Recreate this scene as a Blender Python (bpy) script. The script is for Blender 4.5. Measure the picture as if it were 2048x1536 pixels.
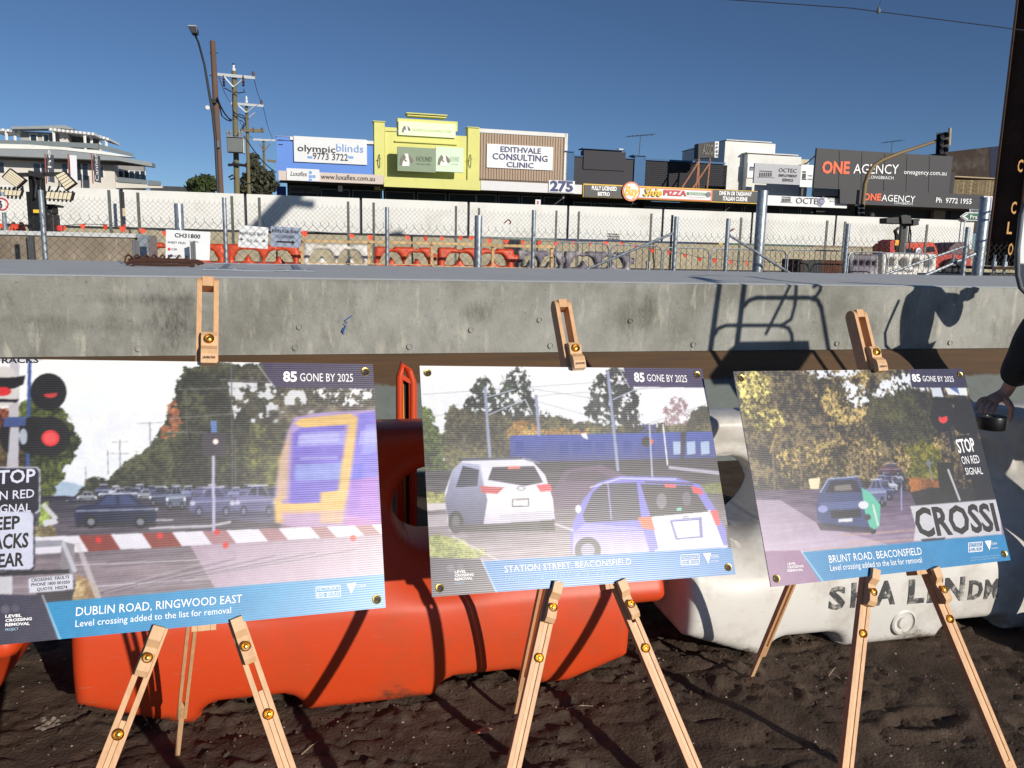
import bpy, bmesh, math, random
import numpy as np
from mathutils import Vector, Matrix

for o in list(bpy.data.objects): bpy.data.objects.remove(o)
SC = bpy.context.scene
COL = SC.collection
RAD = math.radians
random.seed(7)

# ---------------------------------------------------------------- camera
F_PX, PITCH, ROLL, EYE = 1590.0, RAD(9.46), RAD(1.26), 1.6
def wdir(v):
    x, y, z = v
    xl = math.cos(ROLL)*x + math.sin(ROLL)*y
    yl = -math.sin(ROLL)*x + math.cos(ROLL)*y
    return Vector((xl, z*math.cos(PITCH) - yl*math.sin(PITCH), -(z*math.sin(PITCH) + yl*math.cos(PITCH))))
cd = bpy.data.cameras.new('camera'); cam = bpy.data.objects.new('camera', cd); COL.objects.link(cam)
cx, cy, cz = wdir((1,0,0)), -wdir((0,1,0)), -wdir((0,0,1))
cam.matrix_world = Matrix(((cx.x,cy.x,cz.x,0),(cx.y,cy.y,cz.y,0),(cx.z,cy.z,cz.z,EYE),(0,0,0,1)))
cd.sensor_width = 36; cd.lens = 36*F_PX/2048; cd.clip_start = .05; cd.clip_end = 2000
SC.camera = cam

# ---------------------------------------------------------------- light
SUN_AZ, SUN_EL = RAD(40), RAD(18.5)       # travel direction: 40 deg to the left of straight ahead
SDIR = Vector((-math.sin(SUN_AZ)*math.cos(SUN_EL), math.cos(SUN_AZ)*math.cos(SUN_EL), -math.sin(SUN_EL)))
w = bpy.data.worlds.new('World'); SC.world = w; w.use_nodes = True
nt = w.node_tree; nt.nodes.clear()
sky = nt.nodes.new('ShaderNodeTexSky'); sky.sky_type = 'NISHITA'; sky.sun_disc = False
sky.sun_elevation = SUN_EL; sky.sun_rotation = RAD(140); sky.altitude = 1000; sky.air_density = 0.7; sky.dust_density = 0.0; sky.ozone_density = 4.2
bg = nt.nodes.new('ShaderNodeBackground'); bg.inputs['Strength'].default_value = 0.065
wo = nt.nodes.new('ShaderNodeOutputWorld')
nt.links.new(sky.outputs[0], bg.inputs[0]); nt.links.new(bg.outputs[0], wo.inputs[0])
ld = bpy.data.lights.new('sun', 'SUN'); ld.energy = 3.8; ld.angle = RAD(0.53); ld.color = (1, .93, .82)
sun = bpy.data.objects.new('sun', ld); COL.objects.link(sun)
sun.rotation_euler = SDIR.to_track_quat('-Z', 'Y').to_euler()
SC.view_settings.view_transform = 'Standard'; SC.view_settings.look = 'None'
SC.view_settings.exposure = 0.12; SC.view_settings.gamma = 1.0

# ---------------------------------------------------------------- photograph pixel -> point in space
def ray(px, py): return wdir(((px-1024)/F_PX, (py-768)/F_PX, 1))
ALPHA = RAD(14); TA = math.tan(ALPHA)
S_ = Vector((math.cos(ALPHA), math.sin(ALPHA), 0)); N_ = Vector((-math.sin(ALPHA), math.cos(ALPHA), 0)); EYEV = Vector((0,0,EYE))
def at(px, py, D):                       # on the upright plane parallel to the wall, D metres ahead
    d = ray(px, py); t = D/(d.y - TA*d.x); return EYEV + d*t
def on_z(px, py, z):
    d = ray(px, py); return EYEV + d*((z-EYE)/d.z)
def sz(px, py, D):
    p = at(px, py, D); return p.dot(S_), p.z
def W(s, D, z): return S_*s + N_*(D*math.cos(ALPHA)) + Vector((0,0,z))   # wall frame -> world
def z_at(px, py, D): return at(px, py, D).z

# ---------------------------------------------------------------- colours and materials
def lin(c):
    c = [v/255 for v in c]; return tuple((v/12.92 if v <= .04045 else ((v+.055)/1.055)**2.4) for v in c)
MATS = {}
def M(name, rgb, rough=.7, metal=0, var=.15, vscale=3, bump=0, bscale=60, spec=.5, dirt=None, dirt_amt=0, dscale=2, coat=0, stretch=None):
    if name in MATS: return MATS[name]
    m = bpy.data.materials.new(name); m.use_nodes = True; MATS[name] = m
    n, l = m.node_tree.nodes, m.node_tree.links
    b = n['Principled BSDF']; b.inputs['Roughness'].default_value = rough; b.inputs['Metallic'].default_value = metal
    b.inputs['Specular IOR Level'].default_value = spec
    if coat: b.inputs['Coat Weight'].default_value = coat; b.inputs['Coat Roughness'].default_value = .15
    tc = n.new('ShaderNodeTexCoord'); src = tc.outputs['Object']
    if stretch:
        mp = n.new('ShaderNodeMapping'); mp.inputs['Scale'].default_value = stretch; l.new(src, mp.inputs[0]); src = mp.outputs[0]
    no = n.new('ShaderNodeTexNoise'); no.inputs['Scale'].default_value = vscale; no.inputs['Detail'].default_value = 6; no.inputs['Roughness'].default_value = .62
    l.new(src, no.inputs['Vector'])
    mr = n.new('ShaderNodeMapRange'); mr.inputs[1].default_value = .3; mr.inputs[2].default_value = .7
    mr.inputs[3].default_value = 1-var; mr.inputs[4].default_value = 1+var
    l.new(no.outputs['Fac'], mr.inputs[0])
    mx = n.new('ShaderNodeVectorMath'); mx.operation = 'SCALE'; mx.inputs[0].default_value = lin(rgb)
    l.new(mr.outputs[0], mx.inputs['Scale']); out = mx.outputs[0]
    if dirt:
        n2 = n.new('ShaderNodeTexNoise'); n2.inputs['Scale'].default_value = dscale; n2.inputs['Detail'].default_value = 8; n2.inputs['Roughness'].default_value = .7
        l.new(src, n2.inputs['Vector'])
        r2 = n.new('ShaderNodeMapRange'); r2.inputs[1].default_value = .50; r2.inputs[2].default_value = .68; r2.inputs[4].default_value = dirt_amt
        l.new(n2.outputs['Fac'], r2.inputs[0])
        mm = n.new('ShaderNodeMix'); mm.data_type = 'RGBA'; l.new(r2.outputs[0], mm.inputs[0]); l.new(out, mm.inputs[6]); mm.inputs[7].default_value = (*lin(dirt), 1); out = mm.outputs[2]
    l.new(out, b.inputs['Base Color'])
    if bump:
        n3 = n.new('ShaderNodeTexNoise'); n3.inputs['Scale'].default_value = bscale; n3.inputs['Detail'].default_value = 5; l.new(src, n3.inputs['Vector'])
        bp = n.new('ShaderNodeBump'); bp.inputs['Strength'].default_value = bump; bp.inputs['Distance'].default_value = .01
        l.new(n3.outputs['Fac'], bp.inputs['Height']); l.new(bp.outputs[0], b.inputs['Normal'])
    return m

# ---------------------------------------------------------------- mesh building
class MB:
    def __init__(s): s.v = []; s.f = []; s.mi = []; s.k = 0
    def add(s, vs, fs):
        b = len(s.v); s.v += [tuple(v) for v in vs]; s.f += [tuple(i+b for i in f) for f in fs]; s.mi += [s.k]*len(fs); return s
    def box8(s, p):      # p: 8 points, bottom loop then top loop
        return s.add(p, [(3,2,1,0),(4,5,6,7),(0,1,5,4),(1,2,6,5),(2,3,7,6),(3,0,4,7)])
    def box(s, c, h, ax=None):
        c = Vector(c); X, Y, Z = ax if ax else (Vector((1,0,0)), Vector((0,1,0)), Vector((0,0,1)))
        X, Y, Z = X*h[0], Y*h[1], Z*h[2]
        return s.box8([c-X-Y-Z, c+X-Y-Z, c+X+Y-Z, c-X+Y-Z, c-X-Y+Z, c+X-Y+Z, c+X+Y+Z, c-X+Y+Z])
    def wb(s, s0, s1, D0, D1, z0, z1):    # box in the wall frame
        return s.box8([W(s0,D0,z0), W(s1,D0,z0), W(s1,D1,z0), W(s0,D1,z0), W(s0,D0,z1), W(s1,D0,z1), W(s1,D1,z1), W(s0,D1,z1)])
    def pb(s, x0, y0, x1, y1, D, th):     # box whose front face fills this patch of the plane D
        a, b = sz(x0, y0, D), sz(x1, y1, D)
        return s.wb(a[0], b[0], D, D+th, b[1], a[1])
    def bar(s, a, b, w, h, up=(0,0,1)):
        a, b = Vector(a), Vector(b); d = (b-a); L = d.length; d.normalize(); up = Vector(up)
        x = d.cross(up)
        if x.length < 1e-4: x = d.cross(Vector((0,1,0)))
        x.normalize(); y = x.cross(d)
        return s.box((a+b)/2, (w/2, L/2, h/2), (x, d, y))
    def tube(s, pts, r, n=8, caps=True, closed=False):
        pts = [Vector(p) for p in pts]; m = len(pts); rs = r if isinstance(r, (list, tuple)) else [r]*m
        vs = []; prev = None
        for i, p in enumerate(pts):
            if closed: t = pts[(i+1) % m]-pts[i-1]
            else: t = pts[min(i+1, m-1)]-pts[max(i-1, 0)]
            t.normalize()
            if prev is None:
                x = t.cross(Vector((0,0,1)))
                if x.length < 1e-3: x = t.cross(Vector((0,1,0)))
            else: x = prev - t*prev.dot(t)
            x.normalize(); prev = x; y = t.cross(x)
            for k in range(n):
                a = 2*math.pi*k/n; vs.append(p + (x*math.cos(a)+y*math.sin(a))*rs[i])
        fs = []
        for i in range(m if closed else m-1):
            j = (i+1) % m
            for k in range(n):
                k2 = (k+1) % n; fs.append((i*n+k, j*n+k, j*n+k2, i*n+k2))
        if caps and not closed: fs += [tuple(range(n)), tuple(reversed(range((m-1)*n, m*n)))]
        return s.add(vs, fs)
    def prism(s, poly, ext):              # poly: 3D points, ext: extrusion vector
        n = len(poly); ext = Vector(ext); poly = [Vector(p) for p in poly]
        vs = poly+[p+ext for p in poly]
        fs = [tuple(range(n)), tuple(reversed(range(n, 2*n)))]+[(i, i+n, (i+1) % n+n, (i+1) % n) for i in range(n)]
        return s.add(vs, fs)
    def lathe(s, c, axis, prof, n=16):    # prof: (radius, height) pairs
        c, z = Vector(c), Vector(axis).normalized(); x = z.cross(Vector((0,0,1)))
        if x.length < 1e-3: x = Vector((1,0,0))
        x.normalize(); y = z.cross(x); vs = []
        for r, h in prof:
            for k in range(n):
                a = 2*math.pi*k/n; vs.append(c+z*h+(x*math.cos(a)+y*math.sin(a))*r)
        fs = [(i*n+k, i*n+(k+1) % n, (i+1)*n+(k+1) % n, (i+1)*n+k) for i in range(len(prof)-1) for k in range(n)]
        fs += [tuple(reversed(range(n))), tuple(range((len(prof)-1)*n, len(prof)*n))]
        return s.add(vs, fs)
    def disc(s, c, nrm, r, n=20, th=.002):
        return s.lathe(Vector(c)-Vector(nrm)*th, nrm, [(r,0),(r,th)], n)

ORG = {}
def tagit(o, label=None, cat=None, group=None, kind=None):
    if label: o['label'] = label
    if cat: o['category'] = cat
    if group: o['group'] = group
    if kind: o['kind'] = kind
    return o
def thing(name, label, cat, loc, group=None):
    o = bpy.data.objects.new(name, None); COL.objects.link(o); o.empty_display_size = .2
    o.location = loc; ORG[o] = Vector(loc); return tagit(o, label, cat, group)
def obj(name, mb, mats, parent=None, smooth=False, bevel=0, kind=None, label=None, cat=None, group=None, org=None):
    if not isinstance(mats, (list, tuple)): mats = [mats]
    v = np.array(mb.v, float)
    if org is None:
        if parent is not None: org = ORG[parent]
        else:
            lo, hi = v.min(0), v.max(0); org = Vector(((lo[0]+hi[0])/2, (lo[1]+hi[1])/2, lo[2]))
    if parent is not None and name in SUBORG: pass
    me = bpy.data.meshes.new(name)
    me.from_pydata([tuple(p) for p in (v-np.array(org))], [], mb.f)
    for m in mats: me.materials.append(m)
    if len(mats) > 1: me.polygons.foreach_set('material_index', mb.mi)
    if smooth:
        me.polygons.foreach_set('use_smooth', [True]*len(me.polygons))
    me.update()
    bm = bmesh.new(); bm.from_mesh(me); bmesh.ops.recalc_face_normals(bm, faces=bm.faces)
    if bevel: bmesh.ops.bevel(bm, geom=[e for e in bm.edges if e.calc_face_angle(0) > .5], offset=bevel, segments=2, affect='EDGES', profile=.6, clamp_overlap=True)
    bm.to_mesh(me); bm.free()
    if smooth and hasattr(me, 'set_sharp_from_angle'): me.set_sharp_from_angle(angle=RAD(40))
    o = bpy.data.objects.new(name, me); COL.objects.link(o)
    if parent is not None:
        o.parent = parent; o.location = Vector(org)-ORG[parent]
    else: o.location = org
    ORG[o] = Vector(org)
    return tagit(o, label, cat, group, kind)
SUBORG = ()
def struct(name, mb, mats, **k): return obj(name, mb, mats, kind='structure', **k)
def copy_tree(root, loc, label=None):
    def rec(o, par):
        c = o.copy(); COL.objects.link(c); c.parent = par
        for ch in o.children: rec(ch, c)
        return c
    kids = list(root.children)
    r = root.copy(); COL.objects.link(r)
    for ch in kids: rec(ch, r)
    r.location = loc; ORG[r] = Vector(loc)
    if label: r['label'] = label
    return r

# ---------------------------------------------------------------- lettering (built-in font turned into meshes)
_cache = {}
def glyphs(txt, bold=0, italic=0, spacing=1):
    key = (txt, bold, italic, spacing)
    if key in _cache: return _cache[key]
    c = bpy.data.curves.new('t', 'FONT'); c.body = txt; c.offset = bold; c.shear = italic; c.resolution_u = 2; c.space_character = spacing
    c.space_line = 1.0
    o = bpy.data.objects.new('t', c); COL.objects.link(o)
    dg = bpy.context.evaluated_depsgraph_get(); me = bpy.data.meshes.new_from_object(o.evaluated_get(dg))
    v = np.zeros(len(me.vertices)*3); me.vertices.foreach_get('co', v); v = v.reshape(-1, 3)
    f = [tuple(p.vertices) for p in me.polygons]
    bpy.data.objects.remove(o); bpy.data.curves.remove(c); bpy.data.meshes.remove(me)
    _cache[key] = (v, f); return v, f
CAP = None
def text_mb(mb, txt, o, X, U, width, cap, bold=0, italic=0, lift=.003, off=0, spacing=1):
    """o: baseline left; X,U unit vectors; width total, cap = capital height"""
    global CAP
    if CAP is None: CAP = glyphs('H')[0][:,1].max()
    v, f = glyphs(txt, bold, italic, spacing)
    if len(v) == 0: return
    x0, x1 = v[:,0].min(), v[:,0].max()
    X, U = Vector(X), Vector(U); n = X.cross(U).normalized(); o = Vector(o)+n*lift
    kx = width/(x1-x0); ky = cap/CAP
    mb.add([o + X*((a-x0)*kx) + U*(b*ky) for a, b, _ in v], f)
def sign_text(parent, txt, x0, x1, ytop, ybase, D, mat, bold=0, italic=0, lift=.02, name='lettering', group=None, z_ref=None):
    xm = (x0+x1)/2
    s0, s1 = sz(x0, ybase, D)[0], sz(x1, ybase, D)[0]
    zb, zt = sz(xm, ybase, D)[1], sz(xm, ytop, D)[1]
    mb = MB(); text_mb(mb, txt, W(s0, D, zb), S_, Vector((0,0,1)), s1-s0, zt-zb, bold, italic, lift)
    return obj(name, mb, mat, parent)

# ---------------------------------------------------------------- numpy noise
def vnoise(x, y, seed=0):
    xi, yi = np.floor(x).astype(np.int64), np.floor(y).astype(np.int64); xf, yf = x-xi, y-yi
    def h(a, b):
        n = (a*374761393 + b*668265263 + seed*1442695041) & 0xffffffff
        n = ((n ^ (n >> 13))*1274126177) & 0xffffffff
        return ((n ^ (n >> 16)) & 0xffff)/65535.0
    u, v = xf*xf*(3-2*xf), yf*yf*(3-2*yf)
    return (h(xi,yi)*(1-u)+h(xi+1,yi)*u)*(1-v)+(h(xi,yi+1)*(1-u)+h(xi+1,yi+1)*u)*v
def fbm(x, y, octv=5, seed=0, gain=.5):
    a, t, s = 1, 0, 0
    for i in range(octv):
        t = t+a*vnoise(x*2**i+i*17.3, y*2**i-i*9.1, seed+i); s += a; a *= gain
    return t/s

# ================================================================ MATERIALS
beech = M('beech_wood', (212,166,122), .5, var=.14, vscale=10, stretch=(9,9,1), bump=.05, bscale=120)
beech2 = M('beech_wood_pale', (220,178,134), .5, var=.12, vscale=12, stretch=(9,9,1), dirt=(150,104,70), dirt_amt=.4, dscale=6)
brass = M('brass', (226,184,92), .30, metal=1, var=.05)
black = M('black_rubber', (18,18,20), .6, var=.2)
white_ink = M('white_ink', (250,250,252), .5, var=0)
black_ink = M('black_ink', (22,22,26), .5, var=0)
navy_ink = M('navy_ink', (28,42,110), .5, var=0)
orange_ink = M('orange_ink', (240,96,40), .5, var=0)
galv = M('galvanised_steel', (158,166,174), .42, metal=.55, var=.22, vscale=18, dirt=(110,114,118), dirt_amt=.6, dscale=10)
galv_d = M('galvanised_wire', (120,124,126), .5, metal=.4, var=.1)
dark_steel = M('dark_steel', (34,34,36), .5, var=.2)
orange_pl = M('orange_plastic', (208,70,28), .45, var=.05, vscale=2, bump=.03, bscale=30, dirt=(176,78,44), dirt_amt=.7, dscale=2.4)
white_pl = M('white_plastic', (220,217,211), .45, var=.05, vscale=3, bump=.03, bscale=30, dirt=(150,138,122), dirt_amt=.55, dscale=2.6)
mud_m = M('mud', (80,67,57), .85, var=.36, vscale=5, bump=.6, bscale=80, spec=.22, dirt=(56,42,36), dirt_amt=.8, dscale=1.6)
soil_m = M('site_soil', (120,108,92), .9, var=.25, vscale=1.2, bump=.5, bscale=20)
grey_pl = M('grey_plastic', (120,116,126), .5, var=.1)
cream_w = M('cream_paint', (230,230,226), .75, var=.03, vscale=.5, dirt=(206,202,192), dirt_amt=.6, dscale=.8)
rust = M('rusty_steel', (92,52,32), .85, var=.4, vscale=9, bump=.5, bscale=40, dirt=(48,28,22), dirt_amt=.9, dscale=5)

def splash(m, zmax, col, s1=9):
    n, l = m.node_tree.nodes, m.node_tree.links; b = n['Principled BSDF']; src = b.inputs['Base Color'].links[0].from_socket
    tc = n.new('ShaderNodeTexCoord'); sp = n.new('ShaderNodeSeparateXYZ'); l.new(tc.outputs['Object'], sp.inputs[0])
    t = n.new('ShaderNodeTexNoise'); t.inputs['Scale'].default_value = s1; t.inputs['Detail'].default_value = 9; t.inputs['Roughness'].default_value = .75; l.new(tc.outputs['Object'], t.inputs['Vector'])
    a = n.new('ShaderNodeMath'); a.operation = 'MULTIPLY_ADD'; l.new(sp.outputs['Z'], a.inputs[0]); a.inputs[1].default_value = -1.0/zmax*.35; l.new(t.outputs['Fac'], a.inputs[2])
    r = n.new('ShaderNodeMapRange'); r.inputs[1].default_value = .42; r.inputs[2].default_value = .56; r.inputs[4].default_value = .85; l.new(a.outputs[0], r.inputs[0])
    x = n.new('ShaderNodeMix'); x.data_type = 'RGBA'; l.new(r.outputs[0], x.inputs[0]); l.new(src, x.inputs[6]); x.inputs[7].default_value = (*lin(col), 1)
    # fine scratches and scuffs
    mp = n.new('ShaderNodeMapping'); mp.inputs['Scale'].default_value = (2,2,14); mp.inputs['Rotation'].default_value = (.3,.5,0); l.new(tc.outputs['Object'], mp.inputs[0])
    t3 = n.new('ShaderNodeTexNoise'); t3.inputs['Scale'].default_value = 7; t3.inputs['Detail'].default_value = 8; t3.inputs['Roughness'].default_value = .8; l.new(mp.outputs[0], t3.inputs['Vector'])
    r3 = n.new('ShaderNodeMapRange'); r3.inputs[1].default_value = .60; r3.inputs[2].default_value = .68; r3.inputs[4].default_value = .5; l.new(t3.outputs['Fac'], r3.inputs[0])
    y = n.new('ShaderNodeMix'); y.data_type = 'RGBA'; l.new(r3.outputs[0], y.inputs[0]); l.new(x.outputs[2], y.inputs[6]); y.inputs[7].default_value = (*lin((150,128,112)), 1)
    l.new(y.outputs[2], b.inputs['Base Color'])
splash(orange_pl, .16, (96,62,46)); splash(white_pl, .16, (112,94,76))
# concrete of the platform: blotches, drips and pores
def concrete(name, rgb, dark, strong=1.0, stains=()):
    m = bpy.data.materials.new(name); m.use_nodes = True; n, l = m.node_tree.nodes, m.node_tree.links
    b = n['Principled BSDF']; b.inputs['Roughness'].default_value = .8; b.inputs['Specular IOR Level'].default_value = .25
    tc = n.new('ShaderNodeTexCoord')
    def noise(scale, det, rough, stretch=None):
        src = tc.outputs['Object']
        if stretch:
            mp = n.new('ShaderNodeMapping'); mp.inputs['Scale'].default_value = stretch; l.new(src, mp.inputs[0]); src = mp.outputs[0]
        t = n.new('ShaderNodeTexNoise'); t.inputs['Scale'].default_value = scale; t.inputs['Detail'].default_value = det; t.inputs['Roughness'].default_value = rough; l.new(src, t.inputs['Vector']); return t.outputs['Fac']
    def ramp(f, a, b_, c=0, d=1):
        r = n.new('ShaderNodeMapRange'); r.inputs[1].default_value = a; r.inputs[2].default_value = b_; r.inputs[3].default_value = c; r.inputs[4].default_value = d; l.new(f, r.inputs[0]); return r.outputs[0]
    def mix(f, a, col):
        x = n.new('ShaderNodeMix'); x.data_type = 'RGBA'; l.new(f, x.inputs[0])
        if isinstance(a, tuple): x.inputs[6].default_value = (*a, 1)
        else: l.new(a, x.inputs[6])
        x.inputs[7].default_value = (*col, 1); return x.outputs[2]
    c = mix(ramp(noise(1.1, 8, .68), .38, .64, 0, .75*strong), lin(rgb), lin(dark))
    c = mix(ramp(noise(3.4, 9, .75, (1,1,.45)), .52, .66, 0, .5*strong), c, lin(dark))
    c = mix(ramp(noise(7, 8, .7, (1.6,1.6,.35)), .56, .68, 0, .45*strong), c, lin((208,205,186)))
    c = mix(ramp(noise(26, 6, .7), .60, .70, 0, .4*strong), c, lin((72,72,62)))
    c = mix(ramp(noise(90, 3, .6), .66, .72, 0, .5*strong), c, lin((60,58,52)))
    for (sx, sy, sz_, rx, rz, am) in stains:      # damp patches of known place and size
        sb = n.new('ShaderNodeVectorMath'); sb.operation = 'SUBTRACT'; l.new(tc.outputs['Object'], sb.inputs[0]); sb.inputs[1].default_value = (sx, sy, sz_)
        ml = n.new('ShaderNodeVectorMath'); ml.operation = 'MULTIPLY'; l.new(sb.outputs[0], ml.inputs[0]); ml.inputs[1].default_value = (1/rx, 1/rx, 1/rz)
        ln = n.new('ShaderNodeVectorMath'); ln.operation = 'LENGTH'; l.new(ml.outputs[0], ln.inputs[0])
        ad = n.new('ShaderNodeMath'); ad.operation = 'MULTIPLY_ADD'; l.new(noise(8, 9, .8, (1.3,1.3,.6)), ad.inputs[0]); ad.inputs[1].default_value = 2.0; l.new(ln.outputs['Value'], ad.inputs[2])
        fine = n.new('ShaderNodeMath'); fine.operation = 'MULTIPLY'; l.new(ramp(ad.outputs[0], 1.0, 2.1, am, 0), fine.inputs[0]); l.new(ramp(noise(30, 9, .8, (1.4,1.4,.5)), .38, .58, .25, .9), fine.inputs[1]); c = mix(fine.outputs[0], c, lin((66,64,54)))
    l.new(c, b.inputs['Base Color'])
    bp = n.new('ShaderNodeBump'); bp.inputs['Strength'].default_value = .5; bp.inputs['Distance'].default_value = .01
    l.new(noise(45, 8, .7), bp.inputs['Height']); l.new(bp.outputs[0], b.inputs['Normal'])
    MATS[name] = m; return m
STN = []
for (px_, py_, rx_, rz_, am_) in ((345,650,.22,.30,.95),(300,600,.5,.05,.7),(200,655,.7,.06,.5),(955,625,.16,.10,.8),(1300,615,.10,.28,.85),(1262,640,.16,.2,.5),(60,640,.5,.05,.5),(1745,655,.12,.12,.5),(560,625,.1,.2,.35),(760,560,.5,.04,.5)):
    q_ = at(px_, py_, 6.4); STN.append((q_.x, q_.y-6.4, q_.z-.79, rx_, rz_, am_))
conc = concrete('cast_concrete', (166,166,160), (108,107,98), 1.0, STN)
conc_top = concrete('trowelled_concrete', (206,208,208), (184,188,192), .4)
conc_old = concrete('old_concrete', (186,176,150), (138,128,108), .7)
conc_blk = concrete('block_concrete', (150,138,122), (104,92,80), .9)

UZ0 = Vector((0,0,1))
# ================================================================ GROUND
def grid_mesh(xs, ys, Z):
    nx, ny = len(xs), len(ys); X, Y = np.meshgrid(xs, ys); v = np.stack([X, Y, Z(X, Y)], -1).reshape(-1, 3)
    i = np.arange(nx*ny).reshape(ny, nx); f = np.stack([i[:-1,:-1], i[:-1,1:], i[1:,1:], i[1:,:-1]], -1).reshape(-1, 4)
    return v, f
def fast_obj(name, v, f, mat, smooth=True, **k):
    me = bpy.data.meshes.new(name); me.vertices.add(len(v)); me.vertices.foreach_set('co', np.ascontiguousarray(v, dtype=np.float32).ravel())
    me.loops.add(f.size); me.loops.foreach_set('vertex_index', f.ravel().astype(np.int32)); me.polygons.add(len(f))
    me.polygons.foreach_set('loop_start', np.arange(0, f.size, f.shape[1], dtype=np.int32)); me.polygons.foreach_set('loop_total', np.full(len(f), f.shape[1], dtype=np.int32))
    if smooth: me.polygons.foreach_set('use_smooth', [True]*len(f))
    me.materials.append(mat); me.update(calc_edges=True); me.validate()
    o = bpy.data.objects.new(name, me); COL.objects.link(o); ORG[o] = Vector((0,0,0)); return tagit(o, **k)
def mud_z(X, Y):
    big = (fbm(X*1.1+3, Y*1.1, 3, 5)-.5)*.05
    lump = fbm(X*7, Y*9, 5, 11, .58)
    clod = np.maximum(fbm(X*16, Y*20, 4, 31, .6)-.55, 0)*.10*np.clip((fbm(X*1.7, Y*1.7, 3, 77)-.42)*6, 0, 1)
    crack = -np.maximum(.06-np.abs(fbm(X*5, Y*8, 4, 51)-.5), 0)*.20
    edge = np.clip(np.minimum(np.minimum(X+4.2, 4.6-X), np.minimum(Y-.85, 4.7-Y))*4, 0, 1)
    heel = 0
    for hx, hy, ha in ((-.35,2.05,.3),(.35,2.25,-.5),(.9,2.2,.9),(-1.4,2.0,1.2),(1.5,2.6,.2),(-.9,1.75,-.3),(1.9,2.5,-.8),(.1,1.9,1.4)):
        u = (X-hx)*math.cos(ha)+(Y-hy)*math.sin(ha); v_ = -(X-hx)*math.sin(ha)+(Y-hy)*math.cos(ha); q = np.hypot(u/.14, v_/.052)
        heel = heel - .016*np.clip((1.1-q)*4, 0, 1)*(1+.35*np.sin(u*150)) + .010*np.exp(-((q-1.25)/.16)**2)
    return (big + (lump-.5)*.026 + clod + crack + heel)*edge - .012
v, f = grid_mesh(np.arange(-4.2, 4.61, .0145), np.arange(.85, 4.71, .0145), mud_z)
fast_obj('ground', v, f, mud_m, kind='structure')
mb = MB()      # flat earth round the modelled mud, and the site level behind the platform
for a in [(-60,-40,60,.86), (-60,.86,-4.19,4.69), (4.59,.86,60,4.69), (-60,4.69,60,16)]:
    x0, y0, x1, y1 = a; mb.add([(x0,y0,-.014),(x1,y0,-.014),(x1,y1,-.014),(x0,y1,-.014)], [(0,1,2,3)])
struct('surrounding_ground', mb, mud_m)
mb = MB(); mb.add([W(-600,11.2,1.15), W(600,11.2,1.15), W(900,900,1.15), W(-900,900,1.15)], [(0,1,2,3)])
struct('site_terrain', mb, soil_m)

# little pale stones and clods lying on the mud
rng = np.random.default_rng(3)
mb = MB()
for i in range(420):
    x, y = rng.uniform(-2, 2.6), rng.uniform(1.5, 3.1); r = rng.uniform(.002, .006)
    z = float(mud_z(np.array([x]), np.array([y]))[0])
    vs = [Vector((math.cos(a)*r*rng.uniform(.7,1.3), math.sin(a)*r*rng.uniform(.7,1.3), 0)) for a in np.arange(0, 6.2, 1.256)]
    c = Vector((x, y, z)); mb.add([c+q for q in vs]+[c+Vector((0,0,r*.8))], [(k, (k+1) % 5, 5) for k in range(5)])
obj('gravel', mb, M('pale_grit', (150,138,124), .8, var=.4, vscale=90), kind='stuff')
mb = MB()
for i in range(2600):
    x, y = rng.uniform(-2.3, 2.8), rng.uniform(1.4, 3.3)
    if fbm(np.array([x*1.7]), np.array([y*1.7]), 3, 77)[0] < .5: continue
    r = rng.uniform(.003, .011); z = float(mud_z(np.array([x]), np.array([y]))[0])
    top = [Vector((math.cos(a)*r*rng.uniform(.6,1.3), math.sin(a)*r*rng.uniform(.6,1.3), -r*.2)) for a in np.arange(0, 6.2, 1.05)]
    c = Vector((x, y, z)); mb.add([c+q for q in top]+[c+Vector((rng.uniform(-.3,.3)*r, rng.uniform(-.3,.3)*r, r*.9))], [(k, (k+1) % 6, 6) for k in range(6)])
obj('mud_clods', mb, mud_m, kind='stuff')

# scraps on the mud: a pale lump of broken mortar, a dead leaf, twigs
def mudz(x, y): return float(mud_z(np.array([x]), np.array([y]))[0])
g_ = on_z(98, 1440, 0); mb = MB()
for i in range(26):
    x, y = g_.x+rng.normal()*.022, g_.y+rng.normal()*.013; r = rng.uniform(.005,.014); c = Vector((x, y, mudz(x, y)))
    vs = [c+Vector((math.cos(a)*r*rng.uniform(.6,1.3), math.sin(a)*r*rng.uniform(.6,1.3), rng.uniform(-.002,.003))) for a in np.arange(0, 6.2, .9)]; mb.add(vs+[c+Vector((0,0,r*.6))], [(k, (k+1) % len(vs), len(vs)) for k in range(len(vs))])
obj('mortar_scrap', mb, M('pale_mortar', (128,118,106), .9, var=.3, vscale=40), label='pale crumbled lump of mortar on the mud at the bottom left', cat='rubble', kind='stuff')
g_ = on_z(962, 1455, 0); mb = MB(); z = mudz(g_.x, g_.y)+.006
mb.add([g_+Vector((-.035,-.008,z+.002)), g_+Vector((-.012,-.018,z+.012)), g_+Vector((.02,-.006,z+.004)), g_+Vector((.04,.012,z+.012)), g_+Vector((.012,.016,z+.016)), g_+Vector((-.015,.010,z+.004))], [(0,1,5),(1,2,4,5),(2,3,4)])
obj('dead_leaf', mb, M('dead_leaf', (170,120,90), .8, var=.2, vscale=60), label='curled dead leaf on the mud left of the middle easel leg', cat='leaf')
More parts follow.
